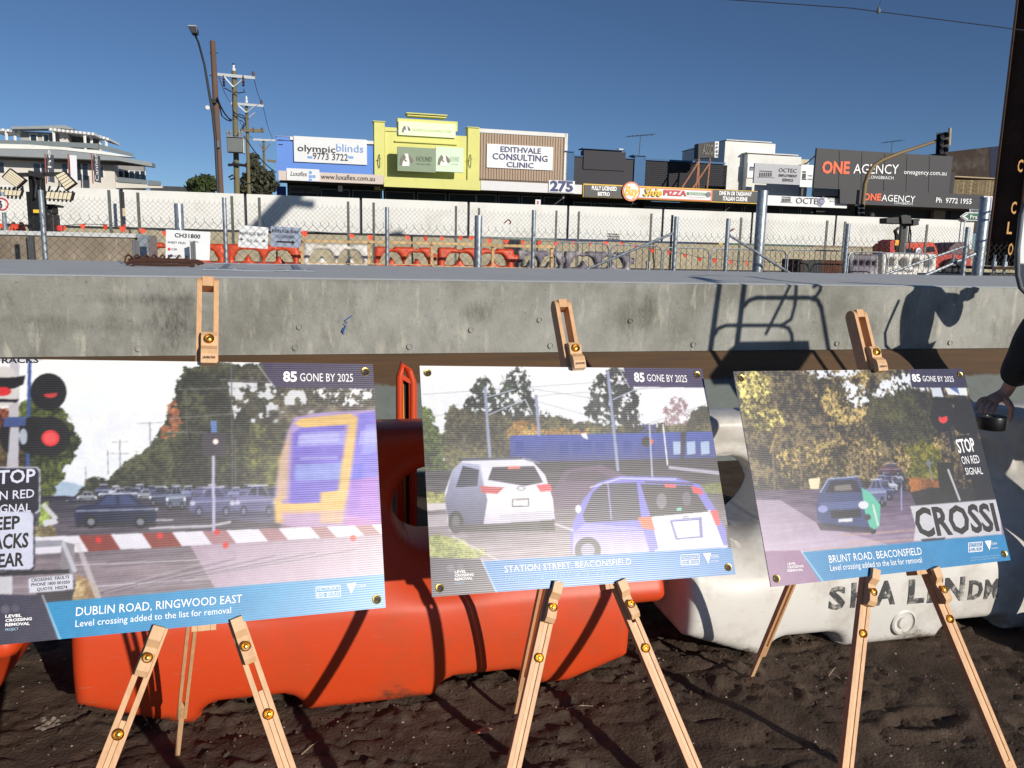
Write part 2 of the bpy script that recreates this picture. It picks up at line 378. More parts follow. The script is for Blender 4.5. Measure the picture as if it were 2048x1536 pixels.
for k, (px, py, L, a) in enumerate(((1665,1337,.09,.9),(1672,1345,.06,2.2),(1160,1405,.10,.2),(620,1492,.08,1.1))):
    g_ = on_z(px, py, 0); z = mudz(g_.x, g_.y)+.006; d = Vector((math.cos(a), math.sin(a), 0)); mb = MB(); mb.tube([g_-d*L/2+UZ0*z, g_+UZ0*(z+.006)+Vector((.004,.003,0)), g_+d*L/2+UZ0*z], [.0016,.0018,.0008], 5)
    obj('twig', mb, M('dry_twig', (170,150,128), .8), label='dry pale twig lying on the mud, ' + ['under the right easel back leg','crossing another twig by the right easel','between the middle easel feet','beyond the left easel right leg'][k], cat='twig')

# footing slope below the platform: mud-stained at the top, grey-green render lower down
def footing_mat():
    m = bpy.data.materials.new('stained_render'); m.use_nodes = True; n, l = m.node_tree.nodes, m.node_tree.links; b = n['Principled BSDF']
    b.inputs['Roughness'].default_value = .6
    tc = n.new('ShaderNodeTexCoord'); sp = n.new('ShaderNodeSeparateXYZ'); l.new(tc.outputs['Object'], sp.inputs[0])
    t = n.new('ShaderNodeTexNoise'); t.inputs['Scale'].default_value = 9; t.inputs['Detail'].default_value = 8; t.inputs['Roughness'].default_value = .7; l.new(tc.outputs['Object'], t.inputs['Vector'])
    a = n.new('ShaderNodeMath'); a.operation = 'MULTIPLY_ADD'; l.new(t.outputs['Fac'], a.inputs[0]); a.inputs[1].default_value = .12; l.new(sp.outputs['Z'], a.inputs[2])
    r = n.new('ShaderNodeMapRange'); r.inputs[1].default_value = .615; r.inputs[2].default_value = .64; l.new(a.outputs[0], r.inputs[0])
    t2 = n.new('ShaderNodeTexNoise'); t2.inputs['Scale'].default_value = 4; t2.inputs['Detail'].default_value = 6
    mp = n.new('ShaderNodeMapping'); mp.inputs['Scale'].default_value = (.3,.3,8); l.new(tc.outputs['Object'], mp.inputs[0]); l.new(mp.outputs[0], t2.inputs['Vector'])
    bro = n.new('ShaderNodeMix'); bro.data_type = 'RGBA'; l.new(t2.outputs['Fac'], bro.inputs[0]); bro.inputs[6].default_value = (*lin((52,42,34)), 1); bro.inputs[7].default_value = (*lin((104,74,40)), 1)
    gr = n.new('ShaderNodeMix'); gr.data_type = 'RGBA'; l.new(t.outputs['Fac'], gr.inputs[0]); gr.inputs[6].default_value = (*lin((86,92,90)), 1); gr.inputs[7].default_value = (*lin((118,124,120)), 1)
    x = n.new('ShaderNodeMix'); x.data_type = 'RGBA'; l.new(r.outputs[0], x.inputs[0]); l.new(gr.outputs[2], x.inputs[6]); l.new(bro.outputs[2], x.inputs[7])
    l.new(x.outputs[2], b.inputs['Base Color']); return m
mb = MB(); mb.box8([W(-24,5.72,-.05), W(26,5.72,-.05), W(26,6.9,-.05), W(-24,6.9,-.05), W(-24,6.4,.788), W(26,6.4,.788), W(26,6.9,.788), W(-24,6.9,.788)])
obj('footing_slope', mb, footing_mat(), org=(0,0,0), kind='structure')

# ================================================================ CONCRETE PLATFORM
PT = 1.372
plat = thing('concrete_platform', 'long grey cast concrete platform edge with a flat trowelled top behind the easels', 'platform', (0, 6.4, .79))
mb = MB(); s0, s1 = -24, 26
mb.box8([W(s0,6.42,.79), W(s1,6.42,.79), W(s1,11.4,.79), W(s0,11.4,.79), W(s0,6.405,PT-.012), W(s1,6.405,PT-.012), W(s1,11.4,PT-.012), W(s0,11.4,PT-.012)])
obj('beam', mb, conc, plat)
mb = MB(); mb.box8([W(s0,6.409,PT-.011), W(s1,6.409,PT-.011), W(s1,11.4,PT-.011), W(s0,11.4,PT-.011), W(s0,6.45,PT), W(s1,6.45,PT), W(s1,11.4,PT), W(s0,11.4,PT)])
obj('top_slab', mb, conc_top, plat)
mb = MB()
for px in (277, 591, 820, 1102, 1388, 1675, 1901): # shallow plugged form-tie holes
    s, z = sz(px, 700, 6.4); c = W(s, 6.414, .845); mb.lathe(c, -N_, [(.023,0),(.023,.008),(.019,.0085),(.018,.003)], 18)
for px, py in ((599,654),(943,660),(1080,640),(1262,642)):
    s, z = sz(px, py, 6.4); c = W(s, 6.41, z); mb.lathe(c, -N_, [(.021,0),(.021,.009),(.017,.0095),(.016,.004)], 18)
obj('tie_hole', mb, conc, plat, kind='stuff')
# blue chalk scribble on the face
mb = MB()
for pts in ([(688,655),(684,662),(689,668),(686,660)], [(688,648),(694,645),(690,641),(700,634),(704,631)], [(686,664),(690,655),(692,650)]):
    mb.tube([at(x, y, 6.398) for x, y in pts], .004, 5)
obj('chalk_mark', mb, M('blue_chalk', (40,100,170), .9), plat)
# access-pit frame let into the slab
mb = MB(); mb.k = 0
def slabpt(px, py, h=0): p = on_z(px, py, PT); return Vector((p.x, p.y, PT+h))
fr = [slabpt(443,541,.004), slabpt(598,543,.004), slabpt(588,530,.004), slabpt(458,528,.004)]
def lerp(a, b, t): return a+(b-a)*t
for i in range(4):
    a, b = fr[i], fr[(i+1) % 4]; mb.bar(a, b, .07 if i % 2 else .05, .008)
mb.k = 1
for i in (0, 1, 2, 3):
    c = lerp(fr[i], (fr[0]+fr[2])/2, .08); mb.box(c+Vector((0,0,.004)), (.17,.2,.004), (S_, N_, Vector((0,0,1))))
    for dx in (-.08, .08): mb.lathe(c+S_*dx+Vector((0,0,.008)), (0,0,1), [(.018,0),(.018,.004),(.012,.005)], 8)
pf = obj('pit_frame', mb, [M('bluegrey_steel', (140,150,162), .7), M('bluegrey_plate', (160,168,178), .7)])
tagit(pf, 'blue grey steel frame with bolted corner plates let into the platform top', 'pit frame')

# ================================================================ WATER FILLED BARRIERS
def inflate(sdf, bx, bz, step, thick, rnd):
    """solid from a 2D signed distance outline; thick(x,z) is the half thickness away from the edge"""
    xs, zs = np.arange(bx[0]-step, bx[1]+step*1.5, step), np.arange(bz[0]-step, bz[1]+step*1.5, step)
    X, Z = np.meshgrid(xs, zs); e = 1e-4
    for it in range(3):
        d = sdf(X, Z); gx = (sdf(X+e, Z)-sdf(X-e, Z))/(2*e); gz = (sdf(X, Z+e)-sdf(X, Z-e))/(2*e)
        g2 = np.maximum(gx*gx+gz*gz, .05)
        if it == 0: near = np.abs(d) < .62*step; X, Z = X.copy(), Z.copy()
        X[near] -= (d*gx/g2)[near]; Z[near] -= (d*gz/g2)[near]
    d = sdf(X, Z); d[near] = np.minimum(np.abs(d[near]), 1e-5)
    inside = d > -1e-4
    ok = inside[:-1,:-1] & inside[:-1,1:] & inside[1:,1:] & inside[1:,:-1]
    dd = np.clip(d, 0, rnd); T = thick(X, Z, d); t = T-rnd+np.sqrt(np.maximum(rnd*rnd-(rnd-dd)**2, 0))
    t = np.maximum(t, .008)
    ny, nx = X.shape; idx = np.arange(nx*ny).reshape(ny, nx)
    q = np.stack([idx[:-1,:-1][ok], idx[:-1,1:][ok], idx[1:,1:][ok], idx[1:,:-1][ok]], -1)
    used = np.unique(q); mp = -np.ones(nx*ny, int); mp[used] = np.arange(len(used)); q = mp[q]; n = len(used)
    x, z, tt = X.ravel()[used], Z.ravel()[used], t.ravel()[used]
    V = np.concatenate([np.stack([x, -tt, z], -1), np.stack([x, tt, z], -1)])
    E = np.concatenate([q[:, [0,1]], q[:, [1,2]], q[:, [2,3]], q[:, [3,0]]]); key = {}
    es = set(map(tuple, E.tolist())); rim = [(a, b) for a, b in es if (b, a) not in es]
    r = np.array([(a, a+n, b+n, b) for a, b in rim])
    return V, np.concatenate([q, q[:, ::-1]+n, r])
def rbox(x, z, cx_, cz_, hx, hz, r):    # signed distance, inside positive
    qx, qz = np.abs(x-cx_)-hx+r, np.abs(z-cz_)-hz+r
    return -(np.hypot(np.maximum(qx,0), np.maximum(qz,0))+np.minimum(np.maximum(qx,qz),0)-r)
def barrier_shape(holes, right_tongue=True, L=.97):
    def sdf(x, z):
        d = rbox(x, z, 0, .485, L, .485, .04)
        if right_tongue: d = np.maximum(d, rbox(x, z, L, .62, .15, .32, .05))
        d = np.minimum(d, (z-.0)*.93+(x+L)*.36-.115)          # chamfered lower corners
        d = np.minimum(d, (z-.0)*.93+(L-x)*.36-.085)
        for cx_ in (-.42, .40):
            d = np.minimum(d, -rbox(x, z, cx_, -.04, .17, .115, .07))
        for hx, hz, hr in holes: d = np.minimum(d, np.hypot(x-hx, z-hz)-hr)
        return d
    def thick(x, z, d):
        T = .30-.17*np.clip((z-.36)/.34, 0, 1)**1.3
        T = T+.03*np.sin(np.clip(z/.45, 0, 1)*math.pi)
        for hx, hz, hr in holes:
            T = T-.07*np.exp(-(np.maximum(np.hypot(x-hx, z-hz)-hr, 0)/.09)**2)*(z > hz-.6)
        return np.maximum(T, .09)
    return sdf, thick
def place_frame(center, yaw):
    return Matrix.Translation(center) @ Matrix.Rotation(yaw, 4, 'Z')
def water_barrier(holes, s, D, yaw, mat, label, group, tongue=True, name='water_barrier', z=-.02):
    sdf, th = barrier_shape(holes, tongue); V, Fq = inflate(sdf, (-1.0,1.16), (0,.97), .0135, th, .05)
    t = thing(name, label, 'barrier', W(s, D, z), group); t.rotation_euler = (0,0,yaw)
    o = fast_obj('body', V, Fq, mat); o.parent = t
    if mat is white_pl:
     cap = MB(); cap.lathe((.02,-.315,.11), (0,-1,0), [(.058,-.03),(.058,.012),(.05,.016),(.046,.008),(.03,.006),(.026,.016),(.001,.018)], 24)
     c = obj('drain_plug', cap, mat, t, smooth=True, org=(0,0,0)); c.location = (0,0,0)
    f_ = MB(); f_.lathe((-.55,0,.955), (0,0,1), [(.07,0),(.07,.025),(.06,.03),(.001,.03)], 20); f2 = obj('filler_cap', f_, mat, t, smooth=True, org=(0,0,0)); f2.location = (0,0,0)
    return t
HB = [(-.36,.66,.15), (.24,.66,.15)]
# orange barrier: ends at x -1.49 and 0.41 ; white barrier from 0.62 on
def s_of(X, D): return (X + D*math.cos(ALPHA)*math.sin(ALPHA))/math.cos(ALPHA)
wbo = water_barrier(HB, s_of(-.54, 3.045), 3.045, ALPHA, orange_pl, 'orange water filled barrier under the gap between the left and middle boards', 'water filled barriers behind the easels')
wb2 = water_barrier(HB, s_of(-2.71, 3.05), 3.05, ALPHA, orange_pl, 'orange water filled barrier cut off by the left edge of the photo', 'water filled barriers behind the easels')
HW = [(-.72,.62,.17), (.50,.66,.17)]
wbw = water_barrier(HW, s_of(1.585, 3.07), 3.07, ALPHA-RAD(1.0), white_pl, 'white water filled barrier with black stencilled capitals under the right board', 'water filled barriers behind the easels')
# stencil letters on the white barrier (projected on to its bulging front)
from mathutils.bvhtree import BVHTree
def project_on(o, mb_in, direction=Vector((0,1,0)), gap=.002):
    me = o.data; mw = o.parent.matrix_basis if o.parent else Matrix.Identity(4)
    bvh = BVHTree.FromPolygons([v.co for v in me.vertices], [tuple(p.vertices) for p in me.polygons])
    out = []
    for v in mb_in.v:
        h = bvh.ray_cast(Vector(v)-direction*2, direction)
        out.append(tuple(h[0]-direction*gap) if h[0] is not None else v)
    mb_in.v = out; return mb_in
body = wbw.children[0]; letters = []
def local_px(t, px, py, D):
    m = Matrix.Translation(ORG[t]) @ Matrix.Rotation(t.rotation_euler.z, 4, 'Z'); return m.inverted() @ at(px, py, D)
def dice(mb, n=2):
    me = bpy.data.meshes.new('d'); me.from_pydata(mb.v, [], mb.f); bm = bmesh.new(); bm.from_mesh(me)
    bmesh.ops.triangulate(bm, faces=bm.faces); bmesh.ops.subdivide_edges(bm, edges=[e for e in bm.edges if e.calc_length() > .02], cuts=n, use_grid_fill=False)
    bmesh.ops.triangulate(bm, faces=bm.faces)
    r = MB(); r.add([v.co[:] for v in bm.verts], [tuple(v.index for v in f.verts) for f in bm.faces]); bm.free(); bpy.data.meshes.remove(me); return r
for ch, px0, px1, yb, yt in (('S',1638,1670,1205,1165), ('H',1681,1716,1200,1157), ('A',1728,1768,1196,1154), ('L',1792,1824,1192,1150), ('E',1830,1858,1190,1148), ('N',1862,1900,1188,1146), ('D',1909,1936,1184,1150), ('M',1940,1966,1182,1148)):
    a, b = local_px(wbw, px0, yb, 2.8), local_px(wbw, px1, yb, 2.8); top = local_px(wbw, px0, yt, 2.8)
    g = MB(); text_mb(g, ch, (a.x,-1,a.z), (1,0,0), (0,0,1), b.x-a.x, top.z-a.z, bold=.04)
    # stencil bridges: break the letter with small pale strips
    letters.append(project_on(body, dice(g, 2)))
def worn_ink():
    m = M('worn_stencil_ink', (66,66,68), .7, var=0, dirt=(200,196,188), dirt_amt=1, dscale=22); return m
for g in letters: tx = obj('stencil_letter', g, worn_ink(), None, org=(0,0,0)); tx.parent = wbw; tx.location = (0,0,0)

# ================================================================ DISPLAY BOARDS
BW_, BH_ = .841, .594
BOARD = {
 1: (Vector((-.71,1.713,1.062)), Vector((.933,.358,-.044)), Vector((-.117,.416,.902))),
 2: (Vector((.188,2.073,1.019)), Vector((.957,.287,-.030)), Vector((-.106,.446,.889))),
 3: (Vector((1.060,2.241,1.002)), Vector((.949,.315,-.016)), Vector((-.119,.403,.908)))}
for k, (c, X, U) in BOARD.items():
    X = X.normalized(); U = (U-X*U.dot(X)).normalized(); BOARD[k] = (c, X, U, X.cross(U))
def bl(b, px, py, off=0):               # pixel -> local x,y of the board
    c, X, U, N = BOARD[b]; c = c+N*off; d = ray(px, py); t = (c-EYEV).dot(N)/d.dot(N); p = EYEV+d*t-c; return p.dot(X), p.dot(U)
def bw(b, x, y, off=0):
    c, X, U, N = BOARD[b]; return c+X*x+U*y+N*off
EX, EY, EZ = wdir((1,0,0)), wdir((0,1,0)), wdir((0,0,1))
NX, NY = 400, 283
class Canvas:
    def __init__(s, b):
        c, X, U, N = BOARD[b]; s.b = b
        x = (np.arange(NX*2)+.5)/(NX*2)*BW_-BW_/2; y = BH_/2-(np.arange(NY*2)+.5)/(NY*2)*BH_
        s.x, s.y = np.meshgrid(x, y)
        P = [c[i]+X[i]*s.x+U[i]*s.y-EYEV[i] for i in range(3)]
        q = [sum(P[i]*E[i] for i in range(3)) for E in (EX, EY, EZ)]
        s.px = q[0]/q[2]*F_PX+1024; s.py = q[1]/q[2]*F_PX+768
        s.c = np.ones(s.px.shape+(3,))*250.
        s.u, s.v = s.x*40, s.y*40
    def poly(s, *pts):
        m = np.zeros(s.px.shape, bool); X, Y = s.px, s.py
        for i in range(len(pts)):
            (x0, y0), (x1, y1) = pts[i], pts[(i+1) % len(pts)]
            if y0 == y1: continue
            m ^= ((y0 > Y) != (y1 > Y)) & (X < (x1-x0)*(Y-y0)/(y1-y0)+x0)
        return m
    def ell(s, cx_, cy_, rx, ry): return ((s.px-cx_)/rx)**2+((s.py-cy_)/ry)**2 < 1
    def line(s, pts, w):
        m = np.zeros(s.px.shape, bool)
        for (x0, y0), (x1, y1) in zip(pts[:-1], pts[1:]):
            L = math.hypot(x1-x0, y1-y0)+1e-6; t = np.clip(((s.px-x0)*(x1-x0)+(s.py-y0)*(y1-y0))/L/L, 0, 1)
            m |= np.hypot(s.px-x0-t*(x1-x0), s.py-y0-t*(y1-y0)) < w/2
        return m
    def wob(s, pts, amp=6, sc=1.2, seed=1):      # polygon with a ragged leafy edge
        dx = (fbm(s.u*sc, s.v*sc, 6, seed, .74)-.5)*amp*7; dy = (fbm(s.u*sc+50, s.v*sc, 6, seed+9, .74)-.5)*amp*7
        X, Y = s.px, s.py; s.px, s.py = X+dx, Y+dy; m = s.poly(*pts); s.px, s.py = X, Y; return m
    def put(s, m, col, a=1.0):
        al = (m.astype(float)*a)[..., None] if np.ndim(a) == 0 else (m*a)[..., None]
        s.c = s.c*(1-al)+np.array(col, float)*al
    def leaves(s, m, dark, light, holes=0, seed=3, sc=2.5, lightamt=.5):
        n = fbm(s.u*sc*.9, s.v*sc*.9, 6, seed, .72); n = n+(fbm(s.u*.42, s.v*.5, 3, seed+20)-.5)*.55; k = fbm(s.u*sc*.5, s.v*sc*.5, 5, seed+40, .65)
        mm = m & (k > .5-.25*(1-holes)*2) if holes > 0 else m
        if holes > 0: mm = m & (k > .36+holes*.14)
        n = n*.62+fbm(s.u*sc*3.1, s.v*sc*3.1, 4, seed+70, .75)*.38; t = np.clip((n-.5)*10*lightamt+.34, -.25, 1.35)[..., None]
        col = np.array(dark)*(1-t)+np.array(light)*t
        a = mm.astype(float)[..., None]; s.c = s.c*(1-a)+col*a
    def vgrad(s, m, top, bot, y0, y1):
        t = np.clip((s.py-y0)/(y1-y0), 0, 1)[..., None]; a = m.astype(float)[..., None]
        s.c = s.c*(1-a)+(np.array(top)*(1-t)+np.array(bot)*t)*a
    def tarmac(s, m, top, bot, y0, y1, seed=5):
        s.vgrad(m, top, bot, y0, y1); n = (fbm(s.u*.35, s.v*6, 5, seed)-.5)*70; s.c += (m*n)[..., None]
    def car(s, x0, y0, x1, y1, body, glass=(40,44,60), flip=False, lights=None, roof=.45):
        w, h = x1-x0, y1-y0; P = lambda a, b: (x0+a*w, y0+b*h)
        s.put(s.poly(P(.0,.52), P(.05,.42), P(.24,.36), P(.38,.07), P(.5,.01), P(.66,.02), P(.82,.36), P(.96,.44), P(1,.60), P(.99,.84), P(.92,.93), P(.05,.93), P(0,.8)), body)
        s.put(s.poly(P(.29,.38), P(.40,.12), P(.64,.09), P(.77,.38)), glass)

        s.put(s.poly(P(0,.86), P(1,.86), P(.98,1.04), P(.02,1.04)), (30,28,40), .75); s.put(s.line([P(.3,.06), P(.76,.04)], h*.05), (225,228,240), .8); s.put(s.line([P(.02,.56), P(.98,.5)], h*.05), (215,218,232), .55); s.put(s.poly(P(.5,.1), P(.54,.1), P(.55,.42), P(.51,.42)), body); s.put(s.poly(P(.04,.6), P(.96,.56), P(.96,.8), P(.04,.84)), (0,0,10), .22)
        for a in (.2, .8): s.put(s.ell(*P(a,.88), w*.085, h*.19), (14,14,20)); s.put(s.ell(*P(a,.88), w*.045, h*.10), (120,124,140))
        if lights:
            s.put(s.ell(*P(.06,.6), w*.06, h*.08), lights); s.put(s.ell(*P(.94,.6), w*.06, h*.08), lights)
    def finish(s):
        g = (fbm(s.u*9, s.v*9, 3, 301, .8)-.5)[..., None]*26+(fbm(s.u*1.2, s.v*1.2, 4, 302)-.5)[..., None]*16; s.c = s.c+g*(s.c < 246)
        for k in range(2): s.c[1:-1,1:-1] = (s.c[1:-1,1:-1]*2+s.c[:-2,1:-1]+s.c[2:,1:-1]+s.c[1:-1,:-2]+s.c[1:-1,2:])/6
        c = np.clip(s.c, 0, 255)/255; c = np.where(c <= .04045, c/12.92, ((c+.055)/1.055)**2.4)
        c = c.reshape(NY, 2, NX, 2, 3).mean((1, 3)); return c*.84

def poster1():
    s = Canvas(1); P = s.poly
    s.vgrad(P((-200,600),(900,600),(900,1100),(-200,1100)), (250,251,252), (232,238,248), 720, 1000)
    s.put(s.wob([(85,1000),(90,975),(120,962),(160,968),(200,985),(200,1010)], 2), (168,190,214))
    s.leaves(s.wob([(140,1000),(160,975),(185,955),(215,958),(245,930),(270,905),(282,905),(300,880),(330,850),(345,800),(360,760),(372,738),(420,726),(520,730),(600,765),(640,800),(640,1000)], 4, 1.4, 2), (40,42,34), (84,88,62), .0, 5, 3)
    s.leaves(s.wob([(480,740),(600,740),(770,760),(770,900),(560,880),(470,820)], 6, 1.4, 7), (52,48,44), (112,104,84), .62, 8, 4)
    sky_gap = (fbm(s.u*1.5, s.v*1.5, 5, 99, .6) > .56) & P((455,765),(600,770),(640,850),(470,845)); s.put(sky_gap, (232,236,244), .9)
    s.leaves(s.wob([(556,812),(770,812),(770,880),(560,870)], 4, 1.4, 12), (74,66,62), (140,130,110), .3, 9, 4)
    s.leaves(s.wob([(500,850),(590,850),(600,1000),(480,1000)], 4), (58,56,44), (120,124,70), 0, 10, 3)
    s.leaves(s.wob([(335,812),(350,806),(372,850),(350,880),(325,878)], 4), (160,96,66), (226,150,110), .4, 11, 4)
    for x, y0, y1, w in ((462,726,990,3),(372,790,882,2),(300,845,905,2),(240,880,945,2),(216,900,950,1.5),(172,935,985,1.5),(470,880,1000,3.5)): s.put(s.line([(x,y0),(x+(3 if y0<800 else 1),y1)], w), (104,96,104), .8)
    for p in ([(275,848),(325,846)],[(225,885),(256,884)],[(222,908),(258,908)],[(355,780),(560,775)],[(440,760),(545,765)],[(340,838),(470,828)],[(335,865),(415,866)]): s.put(s.line(p, 1.6), (150,148,156), .7)
    # left leafy tree behind the signals, autumn leaves at the very edge
    s.leaves(s.wob([(40,800),(80,800),(125,820),(158,870),(148,920),(125,945),(110,985),(85,1010),(30,1010)], 5, 1.3, 15), (44,52,26), (112,124,60), 0, 16, 3.5)
    s.leaves(s.wob([(-60,815),(18,815),(26,900),(14,945),(-60,945)], 4), (92,44,30), (206,120,70), 0, 17, 5)
    s.leaves(s.wob([(-60,880),(50,880),(60,1050),(-60,1050)], 4), (60,50,34), (120,100,60), 0, 18, 4)
    # road and crossing
    s.tarmac(P((-200,992),(900,992),(900,1300),(-200,1300)), (44,42,58), (138,124,134), 995, 1130)
    s.leaves(s.wob([(80,1010),(98,1000),(100,1030),(110,1048),(80,1052)], 2), (120,150,60), (190,205,110), 0, 20, 5)
    s.put(P((86,1042),(112,1036),(118,1046),(90,1056)), (214,214,222)); s.put(P((84,1012),(90,1005),(118,1036),(108,1040)), (206,204,208))
    s.leaves(s.wob([(66,1052),(108,1054),(116,1076),(66,1085)], 3), (120,108,78), (196,184,140), 0, 21, 6)
    for p, w in (([(286,1050),(314,1018)],5),([(306,1040),(345,1040)],3),([(300,1056),(420,1052),(460,1044)],5),([(150,1130),(500,1115)],2),([(190,1172),(520,1150)],2)): s.put(s.line(p, w), (214,212,226), .8)
    cars = [(134,992,160,1007,(50,60,96)),(154,983,195,1003,(206,212,228)),(198,980,224,996,(170,184,214)),(222,976,258,998,(190,200,226)),(250,975,290,1000,(120,134,180)),(276,978,306,1000,(206,210,226)),(298,972,342,1010,(92,104,150)),(332,970,372,1018,(160,176,214)),(380,972,470,1030,(120,130,180)),(470,968,555,1030,(150,150,206))]
    for k in range(16):
        x0 = 190+k*24; s.car(x0, 968+(k % 3)*3, x0+34, 992+(k % 2)*6, [(70,78,116),(200,206,226),(44,48,70),(128,136,176)][k % 4], (40,44,66))
    for x0, y0, x1, y1, c in cars: s.car(x0, y0, x1, y1, (np.array(c)*.72).tolist(), (36,40,62), lights=(230,232,244))
    s.put(P((372,985),(400,972),(470,975),(548,1000),(548,1048),(380,1030)), (120,116,176), .35)
    s.car(150,984,314,1052,(26,34,72),(50,66,110))
    # train smeared by its own speed
    s.put(P((552,1046),(548,990),(556,940),(572,868),(588,836),(640,826),(780,818),(780,1060),(620,1062)), (176,150,210), .92)
    s.put(P((578,1008),(585,868),(600,856),(690,850),(678,1010)), (112,96,206))
    s.put(P((600,866),(690,862),(686,890),(596,894)), (150,146,226)); s.put(P((590,930),(682,926),(680,960),(588,962)), (140,160,230), .8)
    for a in ([(588,848),(600,838),(700,828),(712,836),(694,850),(604,856)],[(700,832),(716,836),(704,920),(690,1010),(672,1010),(682,930)],[(556,1008),(690,1004),(686,1024),(556,1028)],[(548,1000),(560,980),(568,1046),(550,1046)],[(640,985),(690,980),(684,1046),(640,1046)]): s.put(P(*a), (226,186,110))
    s.put(P((556,920),(580,860),(572,1000),(553,1004)), (214,180,140), .8)
    s.put(P((716,828),(780,820),(780,1046),(692,1030)), (122,110,222)); s.put(P((730,850),(780,846),(780,900),(722,910)), (150,150,236)); s.put(P((706,930),(726,926),(716,1020),(698,1016)), (96,96,220))
    s.put(P((700,960),(780,950),(780,1060),(688,1050)), (206,110,196), .5); s.put(P((560,1022),(690,1020),(684,1066),(560,1060)), (196,156,180), .5)
    band = P((585,838),(775,822),(775,1050),(585,1050)); reg = s.c.copy(); acc = np.zeros_like(reg)
    for k in range(-4, 5): acc += np.roll(reg, k, axis=1)
    acc /= 9; s.c = np.where(P((536,815),(800,812),(800,1072),(536,1072))[..., None], acc, s.c)
    for a in ([(596,872),(678,866),(676,884),(594,890)],[(600,915),(676,912),(675,918),(599,921)],[(720,862),(778,858),(778,884),(716,890)]): s.put(P(*a), (196,200,246), .45)
    blur = P((540,820),(780,815),(780,1070),(540,1070)); n = (fbm(s.u*.3, s.v*5, 4, 66)-.5)*46; s.c += (blur*n)[..., None]
    s.vgrad(P((380,1090),(780,1066),(780,1150),(430,1176)), (170,150,170), (190,168,190), 1070, 1170)
    # ground in front of the boom, tyre marks
    s.put(P((400,1100),(780,1070),(780,1150),(500,1170)), (196,176,196), .35)
    for i in range(9): s.put(s.line([(150+i*30,1195-i*5),(430+i*40,1120-i*3)], 2.2), (96,86,100) if i % 2 else (196,186,200), .55)
    # boom gate
    xs = [70,158,222,284,344,404,452,516,556,620,652,708,742,790]; yt = lambda x: 1074-(x-70)*.036; yb = lambda x: 1108-(x-70)*.058
    for i, (a, b) in enumerate(zip(xs[:-1], xs[1:])):
        col = (228,226,240) if i % 2 == 0 else ((136,56,48) if a < 400 else (166,120,130))
        s.put(P((a,yt(a)),(b,yt(b)),(b+20,yb(b)),(a+20 if i else a,yb(a))), col)
    for x, y in ((198,1080),(320,1071),(434,1064),(451,1090),(705,1076)): s.put(s.ell(x, y, 6, 6), (222,40,40))
    s.put(s.line([(427,910),(427,1060)], 6), (186,182,214)); s.put(P((421,842),(433,842),(434,866),(422,866)), (96,130,190)); s.put(P((404,866),(452,866),(452,912),(404,912)), (62,56,66)); s.put(s.ell(431,884,5.5,5.5), (255,240,240))
    # signals at the left
    s.put(s.line([(61,700),(58,860),(56,960)], 7), (60,84,150)); s.put(P((22,716),(40,716),(38,945),(15,945)), (196,192,200))
    s.put(s.ell(8,774,33,40), (214,210,208)); s.put(P((-60,758),(30,756),(52,752),(48,770),(30,778),(-60,788)), (22,20,24)); s.put(s.ell(6,784,18,9), (216,40,40)); s.put(P((-40,798),(40,800),(34,806),(-40,806)), (22,20,24))
    for x, y, rx, ry in ((98,785,36,37),(72,872,44,38),(98,874,44,40),(24,872,24,36)): s.put(s.ell(x, y, rx, ry), (22,21,24))
    s.put(s.ell(102,788,14,9), (206,60,62)); s.put(P((85,778),(120,776),(120,786),(85,790)), (22,21,24)); s.put(s.ell(102,877,18,16), (232,52,56)); s.put(s.ell(102,877,13,11), (244,120,120), .5)
    s.put(P((10,836),(54,834),(52,853),(8,855)), (66,84,140)); s.put(P((22,855),(40,855),(38,930),(16,930)), (190,188,200)); s.put(s.ell(48,874,8,16), (176,184,200))
    s.put(P((-80,700),(88,700),(86,722),(-80,726)), (206,208,226))
    rr = lambda x0, y0, x1, y1: s.poly((x0,y0),(x1-6,y0),(x1,y0+6),(x1,y1-6),(x1-8,y1),(x0,y1))
    s.put(rr(-100,934,82,1028), (190,190,206)); s.put(rr(-100,937,79,1025), (34,32,44))
    # rail, fault notice
    s.put(P((-80,1085),(126,1080),(130,1092),(-80,1102)), (150,150,164)); s.put(P((124,1082),(150,1088),(150,1200),(120,1200)), (136,132,140)); s.put(s.line([(128,1088),(150,1140)], 9), (190,190,204))
    s.put(P((0,1140),(26,1140),(26,1190),(0,1190)), (206,206,214)); s.put(P((-80,1146),(140,1138),(140,1146),(-80,1156)), (40,36,44))
    s.put(P((74,1170),(150,1160),(152,1205),(74,1205)), (60,54,58)); s.leaves(s.wob([(152,1150),(190,1165),(206,1200),(150,1205)], 3), (150,120,84), (214,190,140), 0, 23, 6)
    s.put(P((150,1085),(160,1084),(204,1196),(192,1198)), (206,200,206), .7)
    s.put(P((58,1156),(146,1148),(148,1178),(60,1186)), (214,216,232))
    s.put(rr(-100,1020,71,1142), (30,28,40)); s.put(rr(-100,1023,68,1139), (212,216,238))
    # captions
    s.put(P((90,1204),(780,1147),(790,1300),(126,1300)), (26,146,204)); s.put(P((-200,1182),(86,1190),(124,1300),(-200,1300)), (58,54,76)); s.put(s.line([(86,1190),(123,1282)], 2.2), (240,244,250))
    s.put(P((506,700),(800,700),(800,780),(549,776)), (64,54,86)); s.put(s.line([(506,718),(549,776)], 2), (236,236,250), .7)
    s.put(s.ell(12,1218,9,9), (120,116,134), .6); s.put(s.ell(32,1216,8,8), (110,106,124), .5)
    return s.finish()

